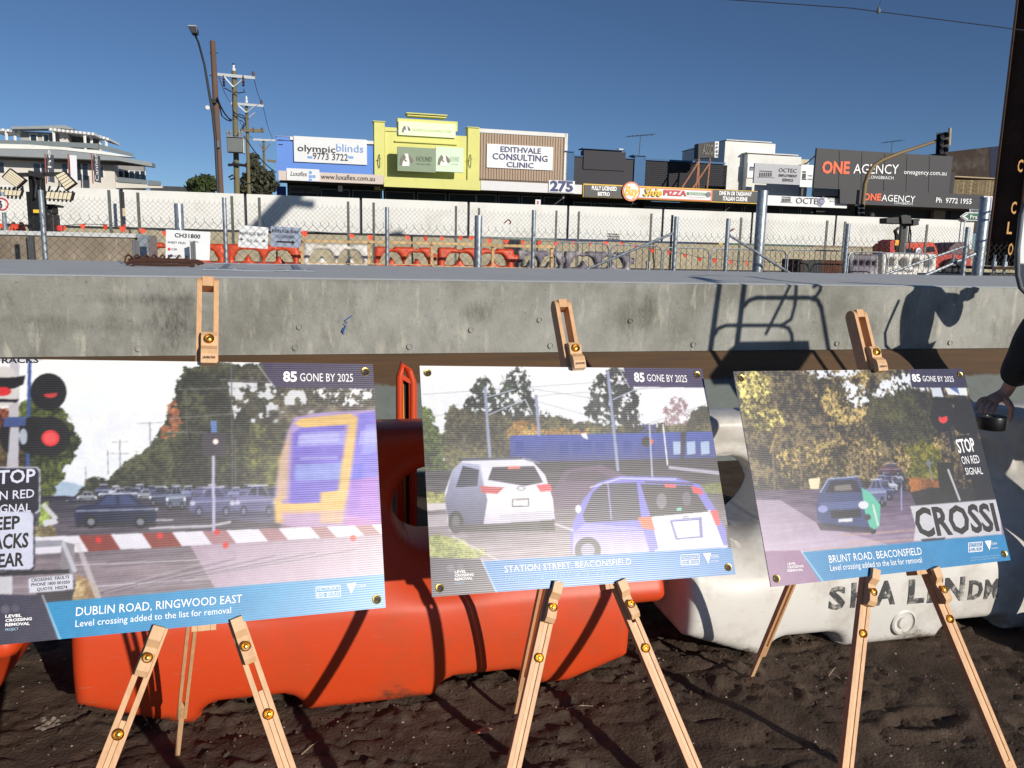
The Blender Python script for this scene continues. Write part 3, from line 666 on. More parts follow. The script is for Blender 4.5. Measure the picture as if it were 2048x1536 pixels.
def poster2():
    s = Canvas(2); P = s.poly
    s.vgrad(P((700,600),(1600,600),(1600,1100),(700,1100)), (250,250,252), (228,234,244), 730, 900)
    for p in ([(845,790),(1420,750)],[(860,835),(1100,790),(1430,770)],[(1010,770),(1200,800)],[(975,830),(1060,800),(1170,830)],[(1230,790),(1440,740)],[(1230,870),(1440,800)],[(1250,830),(1290,1100)]): s.put(s.line(p, 1.5), (176,180,192), .8)
    s.leaves(s.wob([(925,870),(930,800),(948,780),(955,765),(972,752),(985,775),(1000,800),(1000,900),(925,900)], 4, 1.4, 3), (34,40,40), (70,80,70), .1, 5, 4)
    s.leaves(s.wob([(990,900),(995,790),(1010,755),(1035,735),(1055,750),(1066,800),(1085,840),(1100,900)], 5, 1.4, 4), (36,42,42), (80,90,80), .2, 6, 4)
    s.leaves(s.wob([(1170,890),(1172,820),(1190,760),(1225,735),(1255,745),(1275,790),(1282,830),(1270,880)], 5, 1.4, 8), (38,42,46), (86,92,90), .35, 7, 4)
    s.leaves(s.wob([(1325,870),(1330,810),(1350,795),(1375,810),(1380,870)], 5, 1.6, 10), (150,120,130), (190,170,176), .7, 8, 6)
    s.leaves(s.wob([(1375,880),(1380,825),(1400,812),(1440,815),(1440,880)], 4), (44,46,46), (86,84,70), 0, 9, 4)
    s.leaves(s.wob([(880,880),(900,815),(930,820),(1000,835),(1100,830),(1170,850),(1440,850),(1450,900),(1100,960),(880,950)], 5, 1.3, 12), (56,54,50), (118,114,80), 0, 10, 4)
    s.leaves(s.wob([(1010,870),(1030,840),(1060,845),(1090,860),(1180,860),(1180,880),(1020,880)], 4), (150,110,60), (226,190,110), .2, 13, 5)
    s.leaves(s.wob([(836,800),(862,820),(882,870),(892,930),(930,940),(960,965),(860,1010),(840,1010)], 6, 1.3, 14), (44,56,34), (110,126,66), 0, 15, 3.5)
    s.tarmac(P((700,945),(1600,925),(1600,1250),(700,1250)), (60,56,66), (166,152,164), 950, 1120)
    s.vgrad(P((1020,872),(1500,862),(1500,935),(1100,940),(1020,925)), (60,84,176), (52,58,120), 866, 940)
    for x in (1030,1118,1145,1165,1190,1245,1290,1345,1372,1400): s.put(P((x,884),(x+17,883),(x+18,908),(x+1,910)), (34,60,150) if x < 1300 else (168,190,226))
    s.put(P((1160,868),(1172,866),(1176,880),(1166,876)), (240,240,240)); s.put(P((1360,866),(1372,864),(1366,930),(1360,930)), (40,40,60)); s.put(P((1020,925),(1480,915),(1480,945),(1020,945)), (50,46,62))
    s.put(s.ell(1292,884,10,10), (30,26,34)); s.put(s.ell(1302,884,4,6), (226,80,50)); s.put(s.line([(1285,850),(1310,862)], 4), (70,80,150)); s.put(s.line([(1310,850),(1284,864)], 4), (70,80,150)); s.put(s.line([(1298,850),(1306,1000)], 3.5), (176,180,206))
    s.put(s.line([(1325,850),(1334,930)], 3), (230,230,236)); s.put(P((1336,932),(1460,945),(1460,953),(1336,938)), (200,200,226), .8)
    for a, b in (((970,778),(980,915)), ((1072,793),(1078,870)), ((1215,745),(1235,940))): s.put(s.line([a, b], 6), (150,158,190)); 
    for p in ([(975,795),(1030,780)],[(978,830),(1050,800),(1065,830)],[(1225,800),(1270,780)],[(1230,770),(1265,755)]): s.put(s.line(p, 2.2), (190,198,220))
    # green verge and kerb
    s.leaves(s.wob([(850,985),(900,985),(900,1010),(850,1015)], 3), (120,120,60), (190,190,120), 0, 17, 5); s.leaves(P((1400,970),(1480,960),(1480,990),(1410,985)), (100,110,56), (160,160,90), 0, 18, 6)
    s.put(P((850,1008),(905,1005),(905,1018),(850,1022)), (206,200,206)); s.put(P((850,1030),(905,1028),(905,1052),(850,1055)), (190,182,192), .7)
    # dark car between and white SUV
    s.put(P((1100,990),(1130,940),(1200,930),(1260,955),(1260,1010),(1100,1020)), (96,74,104)); s.put(P((1130,962),(1140,945),(1190,940),(1240,965)), (60,50,70), .8)
    s.put(P((896,1045),(890,985),(905,940),(925,922),(1060,918),(1090,950),(1106,1000),(1110,1060),(900,1062)), (226,226,240))
    s.vgrad(P((975,985),(1098,975),(1110,1040),(960,1048)), (250,250,252), (206,200,222), 985, 1045)
    s.vgrad(P((890,1000),(905,940),(922,925),(960,930),(975,1000),(965,1060),(900,1055)), (176,180,214), (70,72,104), 930, 1050)
    s.put(s.ell(912,1044,15,22), (20,20,26)); s.put(s.ell(912,1044,8,13), (90,92,104)); s.put(s.ell(1092,1050,14,13), (24,22,28)); s.put(s.line([(918,920),(1046,917)], 4), (40,42,60)); s.put(s.line([(1046,917),(1078,926)], 4), (120,124,150)); s.put(s.line([(960,930),(972,985)], 3), (206,208,230)); s.put(P((912,975),(926,932),(958,940),(955,972)), (44,48,70))
    s.put(P((976,960),(985,935),(1068,932),(1086,965),(1050,972)), (50,46,66)); s.put(s.line([(925,918),(1040,916)], 3), (80,84,110)); s.put(P((1015,933),(1040,932),(1040,938),(1016,939)), (226,120,110))
    s.put(P((960,972),(1008,975),(995,988),(964,986)), (196,80,90)); s.put(P((1072,970),(1100,968),(1104,982),(1080,984)), (226,80,96)); s.put(s.ell(1042,977,9,5), (150,150,166)); s.put(s.ell(1042,977,6,3), (226,226,236))
    s.put(P((1024,998),(1058,997),(1058,1013),(1024,1014)), (70,66,80)); s.put(P((1026,1000),(1056,999),(1056,1011),(1026,1012)), (236,236,240))
    s.put(P((900,1052),(1110,1040),(1110,1062),(905,1064)), (60,54,64)); s.put(P((1080,1040),(1108,1038),(1108,1062),(1084,1062)), (36,32,40)); s.put(P((1000,1030),(1105,1020),(1105,1040),(1000,1045)), (200,196,214))
    # silver hatchback at the front
    s.put(P((1142,1108),(1140,1060),(1165,1000),(1195,965),(1240,952),(1350,955),(1400,970),(1425,1010),(1450,1060),(1456,1110)), (120,118,214)); s.vgrad(P((1145,1108),(1146,1066),(1170,1046),(1284,1056),(1300,1108)), (150,146,222), (206,190,222), 1046, 1108); s.put(s.line([(1180,975),(1240,957),(1350,959)], 3), (220,222,246), .8)
    s.put(s.ell(1175,1100,26,26), (44,40,60)); s.put(s.ell(1175,1100,14,14), (150,146,176)); s.vgrad(P((1300,1030),(1420,1020),(1446,1092),(1318,1104)), (226,226,238), (250,248,252), 1030, 1095)
    s.put(P((1165,1030),(1185,985),(1205,968),(1272,965),(1282,1040),(1170,1045)), (52,48,74)); s.put(P((1280,968),(1384,972),(1414,1022),(1300,1032)), (44,40,54)); s.put(s.ell(1322,1002,10,16), (176,170,186), .55); s.put(s.ell(1372,998,9,14), (150,146,166), .5); s.put(s.line([(1215,968),(1222,1038)], 3), (150,148,200)); s.put(s.line([(1290,964),(1384,968)], 3), (40,38,50)); s.put(s.line([(1300,1032),(1414,1022)], 2.5), (30,28,40)); s.put(s.line([(1150,1064),(1290,1060)], 2), (96,92,170), .7)
    s.put(P((1326,968),(1352,970),(1350,976),(1330,975)), (232,80,90)); s.put(P((1380,972),(1402,978),(1405,990),(1386,986)), (236,60,76))
    s.put(P((1275,1035),(1302,1033),(1310,1060),(1284,1056)), (236,110,70)); s.put(P((1418,1022),(1434,1020),(1440,1050),(1424,1050)), (232,80,90))
    s.put(P((1302,1035),(1420,1025),(1440,1075),(1430,1098),(1320,1100)), (236,236,246)); s.put(P((1338,1040),(1402,1034),(1405,1075),(1350,1080)), (120,124,190)); s.put(P((1344,1044),(1396,1040),(1398,1072),(1354,1075)), (240,242,248)); s.put(s.ell(1370,1034,7,4), (180,180,196))
    s.put(P((1310,1098),(1430,1092),(1456,1090),(1458,1112),(1300,1114)), (214,210,236)); s.put(P((1450,1050),(1480,1040),(1480,1100),(1455,1100)), (46,42,52)); s.put(s.ell(1156,1018,6,8), (226,226,236)); s.put(P((1352,1016),(1362,1015),(1362,1021),(1352,1022)), (120,210,190))
    s.leaves(s.wob([(850,1072),(880,1068),(930,1085),(965,1100),(985,1112),(860,1125)], 4, 1.5, 19), (120,130,60), (196,200,120), 0, 21, 6)
    s.put(s.line([(905,1072),(1000,1122)], 3), (214,206,214), .8); s.put(s.line([(1110,1048),(1145,1060)], 4), (232,226,236), .7)
    s.put(P((966,1122),(1500,1092),(1500,1250),(1000,1250)), (46,130,200)); s.put(P((800,1112),(962,1118),(998,1200),(998,1250),(800,1250)), (66,58,80)); s.put(s.line([(962,1117),(994,1186)], 2), (226,232,246), .8)
    s.put(P((1234,690),(1500,690),(1500,778),(1257,774)), (62,52,96)); s.put(s.line([(1236,735),(1258,776)], 2), (236,236,250), .7)
    s.put(s.ell(902,1136,8,8), (130,124,140), .6); s.put(s.ell(921,1134,7,7), (120,114,130), .5)
    return s.finish()

def poster3():
    s = Canvas(3); P = s.poly
    full = P((1300,600),(2200,600),(2200,1300),(1300,1300))
    s.leaves(full, (44,38,38), (118,104,76), 0, 3, 2.6, .8)
    yl = s.wob([(1470,740),(1530,745),(1545,800),(1570,850),(1500,870),(1480,800)], 6, 1.3, 4); s.leaves(yl, (92,84,48), (222,208,122), .15, 5, 4, .9)
    for a in ([(1660,740),(1740,745),(1720,800),(1745,850),(1660,850),(1640,800)],[(1640,880),(1760,870),(1750,960),(1600,960)],[(1780,880),(1870,870),(1890,930),(1800,945)],[(1560,900),(1640,890),(1650,960),(1560,960)]):
        s.leaves(s.wob(a, 9, 1.2, 7), (66,56,36), (184,160,100), .25, 8, 4, .9)
    s.leaves(s.wob([(1740,790),(1800,770),(1860,780),(1880,850),(1860,880),(1780,890),(1730,850)], 7), (36,36,32), (84,82,52), 0, 9, 4)
    for a in ([(1680,762),(1720,770),(1735,800),(1710,815),(1690,800)],[(1605,740),(1720,738),(1700,756),(1620,752)],[(1740,800),(1790,790),(1790,775),(1850,782),(1880,770),(1870,745),(1800,750),(1760,770)]):
        m = s.wob(a, 5, 1.3, 11) & (fbm(s.u*3, s.v*3, 4, 12) > .42); s.put(m, (236,242,252))
    for x, y0, y1 in ((1718,900,955),(1730,890,955),(1598,905,960),(1545,900,1000),(1700,905,955)): s.put(s.line([(x,y0),(x+5,y1)], 4), (150,130,110), .7)
    s.put(s.line([(1540,905),(1552,870)], 4), (226,190,110), .6); s.put(P((1616,958),(1640,955),(1636,985),(1622,985)), (240,226,190))
    s.put(P((1500,1000),(1625,1000),(1630,1020),(1505,1025)), (206,190,120), .7)
    s.leaves(s.wob([(1815,890),(1850,880),(1885,900),(1890,950),(1820,965)], 5), (60,66,24), (150,140,50), 0, 14, 4); s.leaves(s.wob([(1815,955),(1880,960),(1890,985),(1820,985)], 3), (130,80,40), (196,120,60), 0, 15, 5)
    s.tarmac(P((1300,985),(1780,975),(1820,985),(2100,1000),(2200,1250),(1300,1250)), (86,72,98), (176,154,184), 985, 1110)
    s.put(P((1500,1000),(1560,1000),(1640,1050),(1780,1090),(1560,1120),(1500,1120)), (206,190,212), .6)
    for p in ([(1680,1070),(1830,1060)],[(1700,1085),(1835,1078)],[(1620,1100),(1760,1090)]): s.put(s.line(p, 2), (214,170,130), .7)
    s.put(s.line([(1801,940),(1802,1020)], 3), (150,156,206)); s.put(s.line([(1856,920),(1862,960)], 2), (150,150,150)); s.put(P((1850,925),(1857,919),(1863,927),(1856,934)), (110,120,130))
    for x0, y0, x1, y1, c in ((1776,938,1808,954,(60,60,80)),(1772,946,1806,964,(150,156,180)),(1766,952,1802,974,(50,56,90)),(1756,926,1804,950,(96,60,80)),(1756,956,1794,984,(190,196,220)),(1742,960,1786,998,(60,72,120)),(1758,944,1782,962,(60,62,110)),(1745,950,1776,972,(90,96,140)),(1728,956,1772,1010,(120,130,176))): s.car(x0, y0, x1, y1, c, (60,60,90))
    s.put(P((1632,1010),(1638,985),(1655,958),(1715,953),(1730,985),(1745,1000),(1748,1055),(1735,1062),(1650,1050),(1634,1040)), (62,74,122)); s.put(P((1650,985),(1662,962),(1712,960),(1722,984)), (40,36,56)); s.put(P((1668,972),(1700,968),(1704,980),(1668,982)), (200,196,170), .5)
    s.put(P((1640,1006),(1735,1000),(1738,1014),(1640,1020)), (84,98,150)); s.put(P((1660,1022),(1720,1018),(1722,1034),(1662,1036)), (26,26,40)); s.put(P((1676,1038),(1704,1036),(1704,1043),(1676,1044)), (226,226,232)); s.put(s.line([(1640,985),(1656,958),(1716,953)], 2.5), (170,180,214))
    s.put(P((1722,975),(1740,985),(1760,1010),(1758,1052),(1742,1062),(1730,1030)), (96,196,170)); s.put(s.line([(1745,1010),(1755,1050)], 4), (206,226,220)); s.put(s.ell(1645,1018,10,7), (150,156,214)); s.put(s.ell(1726,1010,10,8), (226,230,240)); s.put(s.ell(1734,1034,7,6), (60,60,70)); s.put(P((1740,1060),(1752,1058),(1750,1066),(1742,1068)), (20,20,26))
    s.put(P((1632,1045),(1745,1055),(1745,1066),(1640,1060)), (40,34,48), .7)
    # crossing equipment at the right
    s.put(P((1820,985),(1860,975),(2000,980),(2010,1010),(1830,1010)), (40,38,40)); s.put(P((1872,925),(1905,925),(1910,985),(1878,985)), (34,34,30)); s.put(s.line([(1895,940),(1918,1000)], 4), (200,196,206)); s.put(s.line([(1960,960),(1970,998)], 4), (214,206,200))
    s.put(s.line([(1878,760),(1905,900)], 8), (30,32,42)); s.put(s.line([(1905,770),(1940,880)], 9), (42,36,34)); s.put(P((1860,776),(1880,776),(1886,795),(1866,798)), (214,222,236)); s.put(P((1885,770),(1930,770),(1934,792),(1895,790)), (236,240,244)); s.put(P((1890,772),(1912,772),(1918,790)), (84,110,180))
    s.put(s.line([(1925,855),(1938,870)], 8), (206,170,120)); s.put(s.line([(1936,775),(1946,800),(1950,840)], 5), (200,198,204))
    s.put(s.line([(1870,800),(1945,806)], 12), (18,18,26)); s.put(s.ell(1884,832,24,34), (20,22,30)); s.put(s.ell(1928,835,26,34), (18,18,26)); s.put(s.ell(1944,842,16,30), (18,18,26)); s.put(s.ell(1885,838,9,9), (238,60,66)); s.put(P((1876,826),(1890,824),(1894,832),(1880,836)), (20,22,30))
    s.put(P((1912,872),(1948,868),(1965,885),(1978,955),(1930,960),(1915,900)), (24,26,40)); s.put(P((1940,958),(1985,955),(1990,1000),(1950,1000)), (24,24,30))
    s.put(P((1819,1012),(1995,998),(2002,1068),(1826,1082),(1830,1050)), (206,206,216)); s.put(P((1840,1078),(1890,1074),(1880,1090),(1850,1092)), (50,50,62))
    s.put(P((1602,1104),(2100,1060),(2100,1250),(1640,1250)), (20,136,196)); s.put(P((1400,1105),(1600,1100),(1650,1180),(1650,1250),(1400,1250)), (150,110,150)); s.put(s.line([(1602,1102),(1645,1162)], 2), (226,236,250), .8)
    s.put(P((1800,600),(2100,600),(2100,777),(1822,776)), (50,46,80)); s.put(s.line([(1800,737),(1822,776)], 1.5), (226,226,246), .6)
    return s.finish()

def print_mat():
    m = bpy.data.materials.new('printed_corflute'); m.use_nodes = True; n, l = m.node_tree.nodes, m.node_tree.links; b = n['Principled BSDF']
    a = n.new('ShaderNodeAttribute'); a.attribute_name = 'print'; tc = n.new('ShaderNodeTexCoord'); sp = n.new('ShaderNodeSeparateXYZ'); l.new(tc.outputs['Object'], sp.inputs[0])
    def sine(mult, wob):
        ns = n.new('ShaderNodeTexNoise'); ns.inputs['Scale'].default_value = 5; l.new(tc.outputs['Object'], ns.inputs['Vector'])
        q = n.new('ShaderNodeMath'); q.operation = 'MULTIPLY_ADD'; l.new(ns.outputs['Fac'], q.inputs[0]); q.inputs[1].default_value = wob; l.new(sp.outputs['Y'], q.inputs[2])
        k = n.new('ShaderNodeMath'); k.operation = 'MULTIPLY'; l.new(q.outputs[0], k.inputs[0]); k.inputs[1].default_value = mult
        s = n.new('ShaderNodeMath'); s.operation = 'SINE'; l.new(k.outputs[0], s.inputs[0]); return s.outputs[0]
    rib = sine(2*math.pi/.0052, .002)
    grain = n.new('ShaderNodeTexNoise'); grain.inputs['Scale'].default_value = 400; l.new(tc.outputs['Object'], grain.inputs['Vector'])
    hh = n.new('ShaderNodeMath'); hh.operation = 'MULTIPLY_ADD'; l.new(grain.outputs['Fac'], hh.inputs[0]); hh.inputs[1].default_value = .5; l.new(rib, hh.inputs[2])
    bp = n.new('ShaderNodeBump'); bp.inputs['Strength'].default_value = .26; bp.inputs['Distance'].default_value = .00014; l.new(hh.outputs[0], bp.inputs['Height']); l.new(bp.outputs[0], b.inputs['Normal'])
    l.new(a.outputs['Color'], b.inputs['Base Color']); b.inputs['Roughness'].default_value = .36; b.inputs['Specular IOR Level'].default_value = .75
    return m
PRINT = print_mat()
core = M('white_corflute_edge', (225,226,230), .5, var=.02)
boards = {}
def make_board(b, img, label):
    c, X, U, N = BOARD[b]
    t = thing('display_board', label, 'sign board', c, 'display boards of removed level crossings')
    t.matrix_world = Matrix(((X.x,U.x,N.x,c.x),(X.y,U.y,N.y,c.y),(X.z,U.z,N.z,c.z),(0,0,0,1))); boards[b] = t
    xs = (np.arange(NX)/(NX-1)-.5)*BW_; ys = (.5-np.arange(NY)/(NY-1))*BH_
    v, f = grid_mesh(xs, ys, lambda x, y: x*0+.002); f = f[:, ::-1]
    o = fast_obj('printed_sheet', v, f, PRINT, smooth=False); o.parent = t
    a = o.data.color_attributes.new('print', 'FLOAT_COLOR', 'POINT'); col = np.ones((NX*NY, 4), np.float32); col[:, :3] = img.reshape(-1, 3); a.data.foreach_set('color', col.ravel())
    mb = MB(); mb.box((0,0,-.0001), (BW_/2-.0002, BH_/2-.0002, .0018)); k = obj('backing', mb, core, t, org=(0,0,0)); k.location = (0,0,0)
    for sx in (-1, 1):
        for sy in (-1, 1):
            mb = MB(); cx_, cy_ = sx*(BW_/2-.020), sy*(BH_/2-.020)
            n = 24; prof = [(.0105,.002),(.0105,.0036),(.0095,.0044),(.007,.0040),(.0056,.0028),(.0056,.0021)]
            vs = [(cx_+math.cos(2*math.pi*k/n)*r, cy_+math.sin(2*math.pi*k/n)*r, h) for r, h in prof for k in range(n)]
            mb.add(vs, [(i*n+k, i*n+(k+1) % n, (i+1)*n+(k+1) % n, (i+1)*n+k) for i in range(len(prof)-1) for k in range(n)])
            g = obj('eyelet', mb, brass, t, smooth=True, org=(0,0,0)); g.location = (0,0,0)
            mb = MB(); mb.disc((cx_, cy_, .0026), (0,0,1), .0052, 16, .0004); g2 = obj('eyelet_hole', mb, black, None, org=(0,0,0)); g2.parent = g; g2.location = (0,0,0)
    return t
def btext(b, txt, x0, y0, x1, y1, ytop, mat=white_ink, bold=0, italic=0, lift=.0026):
    """baseline from (x0,y0) to (x1,y1) in the photograph, capitals reach ytop above (x0,y0)"""
    a, e = bl(b, x0, y0), bl(b, x1, y1); tp = bl(b, x0, ytop); X = Vector((e[0]-a[0], e[1]-a[1], 0)); wd = X.length; X.normalize(); U = Vector((-X.y, X.x, 0))
    mb = MB(); text_mb(mb, txt, (a[0],a[1],0), X, U, wd, abs(tp[1]-a[1]), bold, italic, lift)
    o = obj('lettering', mb, mat, boards[b], org=(0,0,0)); o.location = (0,0,0); return o
def bshape(b, polys, mat, name='logo', lift=.0026, holes=None):
    mb = MB()
    for p in polys:
        q = [bl(b, x, y) for x, y in p]; mb.add([(x, y, lift) for x, y in q], [tuple(range(len(q)))])
    o = obj(name, mb, mat, boards[b], org=(0,0,0)); o.location = (0,0,0)
def frame_polys(b, x0, y0, x1, y1, sk, w=1.3):    # thin rectangle outlines, sk = slope of the row
    out = []
    L = lambda x, y: (x, y+sk*(x-x0))
    for (a0, b0, a1, b1) in ((x0,y0,x1,y0+w),(x0,y1-w,x1,y1),(x0,y0,x0+w,y1),(x1-w,y0,x1,y1),(x0,(y0+y1)/2,x1,(y0+y1)/2+w),(x0+(x1-x0)*.45,(y0+y1)/2,x0+(x1-x0)*.45+w,y1)):
        out.append([L(a0,b0), L(a0,b1), L(a1,b1), L(a1,b0)])
    return out
blue_ink = M('pale_blue_ink', (170,210,236), .5, var=0); pale_ink2 = M('pale_lettering', (206,208,226), .5, var=0)
make_board(1, poster1(), 'sign board with a blurred train, boom gate and red signals captioned DUBLIN ROAD, RINGWOOD EAST')
make_board(2, poster2(), 'sign board with a white car and silver hatchback waiting, captioned STATION STREET, BEACONSFIELD')
make_board(3, poster3(), 'sign board with a queue of cars under gum trees, captioned BRUNT ROAD, BEACONSFIELD')
btext(1, '85', 566, 763, 594, 763.5, 744, bold=.035); btext(1, 'GONE BY 2025', 600, 763, 706, 764, 747)
btext(1, 'DUBLIN ROAD, RINGWOOD EAST', 152, 1232, 484, 1205, 1215); btext(1, 'Level crossing added to the list for removal', 151, 1254, 462, 1226, 1241)
for t_, y0, x1, y1, yt in (('LEVEL',1235.5,44,1233.5,1230), ('CROSSING',1244,64,1240,1238.5), ('REMOVAL',1252.5,60,1249.5,1247)): btext(1, t_, 11, y0, x1, y1, yt, bold=.03)
btext(1, 'PROJECT', 11, 1262, 37, 1260, 1257, mat=blue_ink)
btext(1, 'VICTORIA\'S', 634, 1183, 678, 1179, 1176); btext(1, 'BIG', 634, 1194, 648, 1193, 1187); btext(1, 'BUILD', 655, 1192, 678, 1190, 1185)
bshape(1, frame_polys(1, 631, 1174, 681, 1197, -.07), white_ink); bshape(1, [[(693,1168),(702,1188),(712,1165)]], white_ink); btext(1, 'VICTORIA', 698, 1178, 732, 1174, 1171)
btext(1, 'RACKS', 4, 727, 78, 726, 716, mat=black_ink, bold=.03)
btext(1, 'STOP', -22, 969, 71, 964, 943, mat=pale_ink2, bold=.02); btext(1, 'ON RED', -22, 1002, 69, 995, 985, mat=pale_ink2, bold=.01); btext(1, 'SIGNAL', -18, 1027, 62, 1023, 1011, mat=pale_ink2, bold=.01)
btext(1, 'KEEP', -32, 1062, 40, 1057, 1037, mat=black_ink, bold=.03); btext(1, 'TRACKS', -50, 1101, 57, 1094, 1073, mat=black_ink, bold=.03); btext(1, 'CLEAR', -40, 1138, 48, 1131, 1112, mat=black_ink, bold=.03)
btext(1, 'CROSSING  FAULTS', 63, 1164, 139, 1157, 1158, mat=black_ink, bold=.02); btext(1, 'PHONE 1800 001050', 63, 1173, 140, 1167, 1167, mat=black_ink, bold=.02); btext(1, 'QUOTE  H0274', 74, 1182, 135, 1177, 1176, mat=black_ink, bold=.02)
btext(2, '85', 1268, 763, 1289, 764, 746, bold=.035); btext(2, 'GONE BY 2025', 1294, 763, 1374, 765, 749)
btext(2, 'STATION STREET, BEACONSFIELD', 1009, 1145, 1262, 1129, 1132); btext(2, 'Level crossing added to the list for removal', 1010, 1163, 1238, 1148, 1152, mat=blue_ink)
for t_, y0, x1, y1, yt in (('LEVEL',1146.5,932,1145,1141.5), ('CROSSING',1154,947,1151.5,1149), ('REMOVAL',1161.5,945,1159,1156.5)): btext(2, t_, 909, y0, x1, y1, yt, bold=.03)
btext(2, 'PROJECT', 909, 1169, 928, 1168, 1166, mat=blue_ink)
btext(2, 'VICTORIA\'S', 1363, 1119, 1396, 1117, 1113); btext(2, 'BIG', 1363, 1128, 1373, 1127, 1122); btext(2, 'BUILD', 1379, 1127, 1396, 1125, 1120)
bshape(2, frame_polys(2, 1360, 1109.5, 1398, 1131, -.05), white_ink); bshape(2, [[(1405,1107),(1416,1128),(1421,1106)]], white_ink); btext(2, 'VICTORIA', 1411, 1117, 1437, 1115, 1111); btext(2, 'State Government', 1421, 1124, 1437, 1123, 1121)
btext(3, '85', 1824, 763, 1841, 763.5, 749, bold=.035); btext(3, 'GONE BY 2025', 1845, 763, 1907, 764, 752)
btext(3, 'BRUNT ROAD, BEACONSFIELD', 1658, 1126, 1843, 1109, 1111); btext(3, 'Level crossing added to the list for removal', 1660, 1142, 1843, 1125, 1130)
for t_, y0, x1, y1, yt in (('LEVEL',1130,1591,1129,1125.5), ('CROSSING',1137,1606,1134,1132.5), ('REMOVAL',1144,1605,1141.5,1139.5)): btext(3, t_, 1574, y0, x1, y1, yt, bold=.02)
btext(3, 'VICTORIA\'S', 1938, 1095, 1962, 1092.5, 1088); btext(3, 'BIG', 1939.5, 1103, 1946, 1102.5, 1096); btext(3, 'BUILD', 1951, 1102, 1963, 1100.5, 1095)
bshape(3, frame_polys(3, 1935, 1085.5, 1964, 1105, -.08), white_ink); bshape(3, [[(1968,1082),(1978,1101),(1981,1081)]], white_ink); btext(3, 'VICTORIA', 1975, 1091, 1993, 1089, 1086); btext(3, 'State Government', 1982, 1098, 1995, 1096.5, 1095)
btext(3, 'Authorised and published by the Victorian', 1940, 1117, 1997, 1111, 1114.5, mat=blue_ink); btext(3, 'Government, 1 Treasury Place, Melbourne', 1940, 1122, 1997, 1116, 1119.5, mat=blue_ink)
btext(3, 'STOP', 1916, 906, 1951, 902, 880, bold=.02); btext(3, 'ON RED', 1924, 929, 1959, 926, 913); btext(3, 'SIGNAL', 1931, 950, 1965, 948, 936)
btext(3, 'CROSSI', 1835, 1073, 1998, 1060, 1018, mat=black_ink, bold=.03)

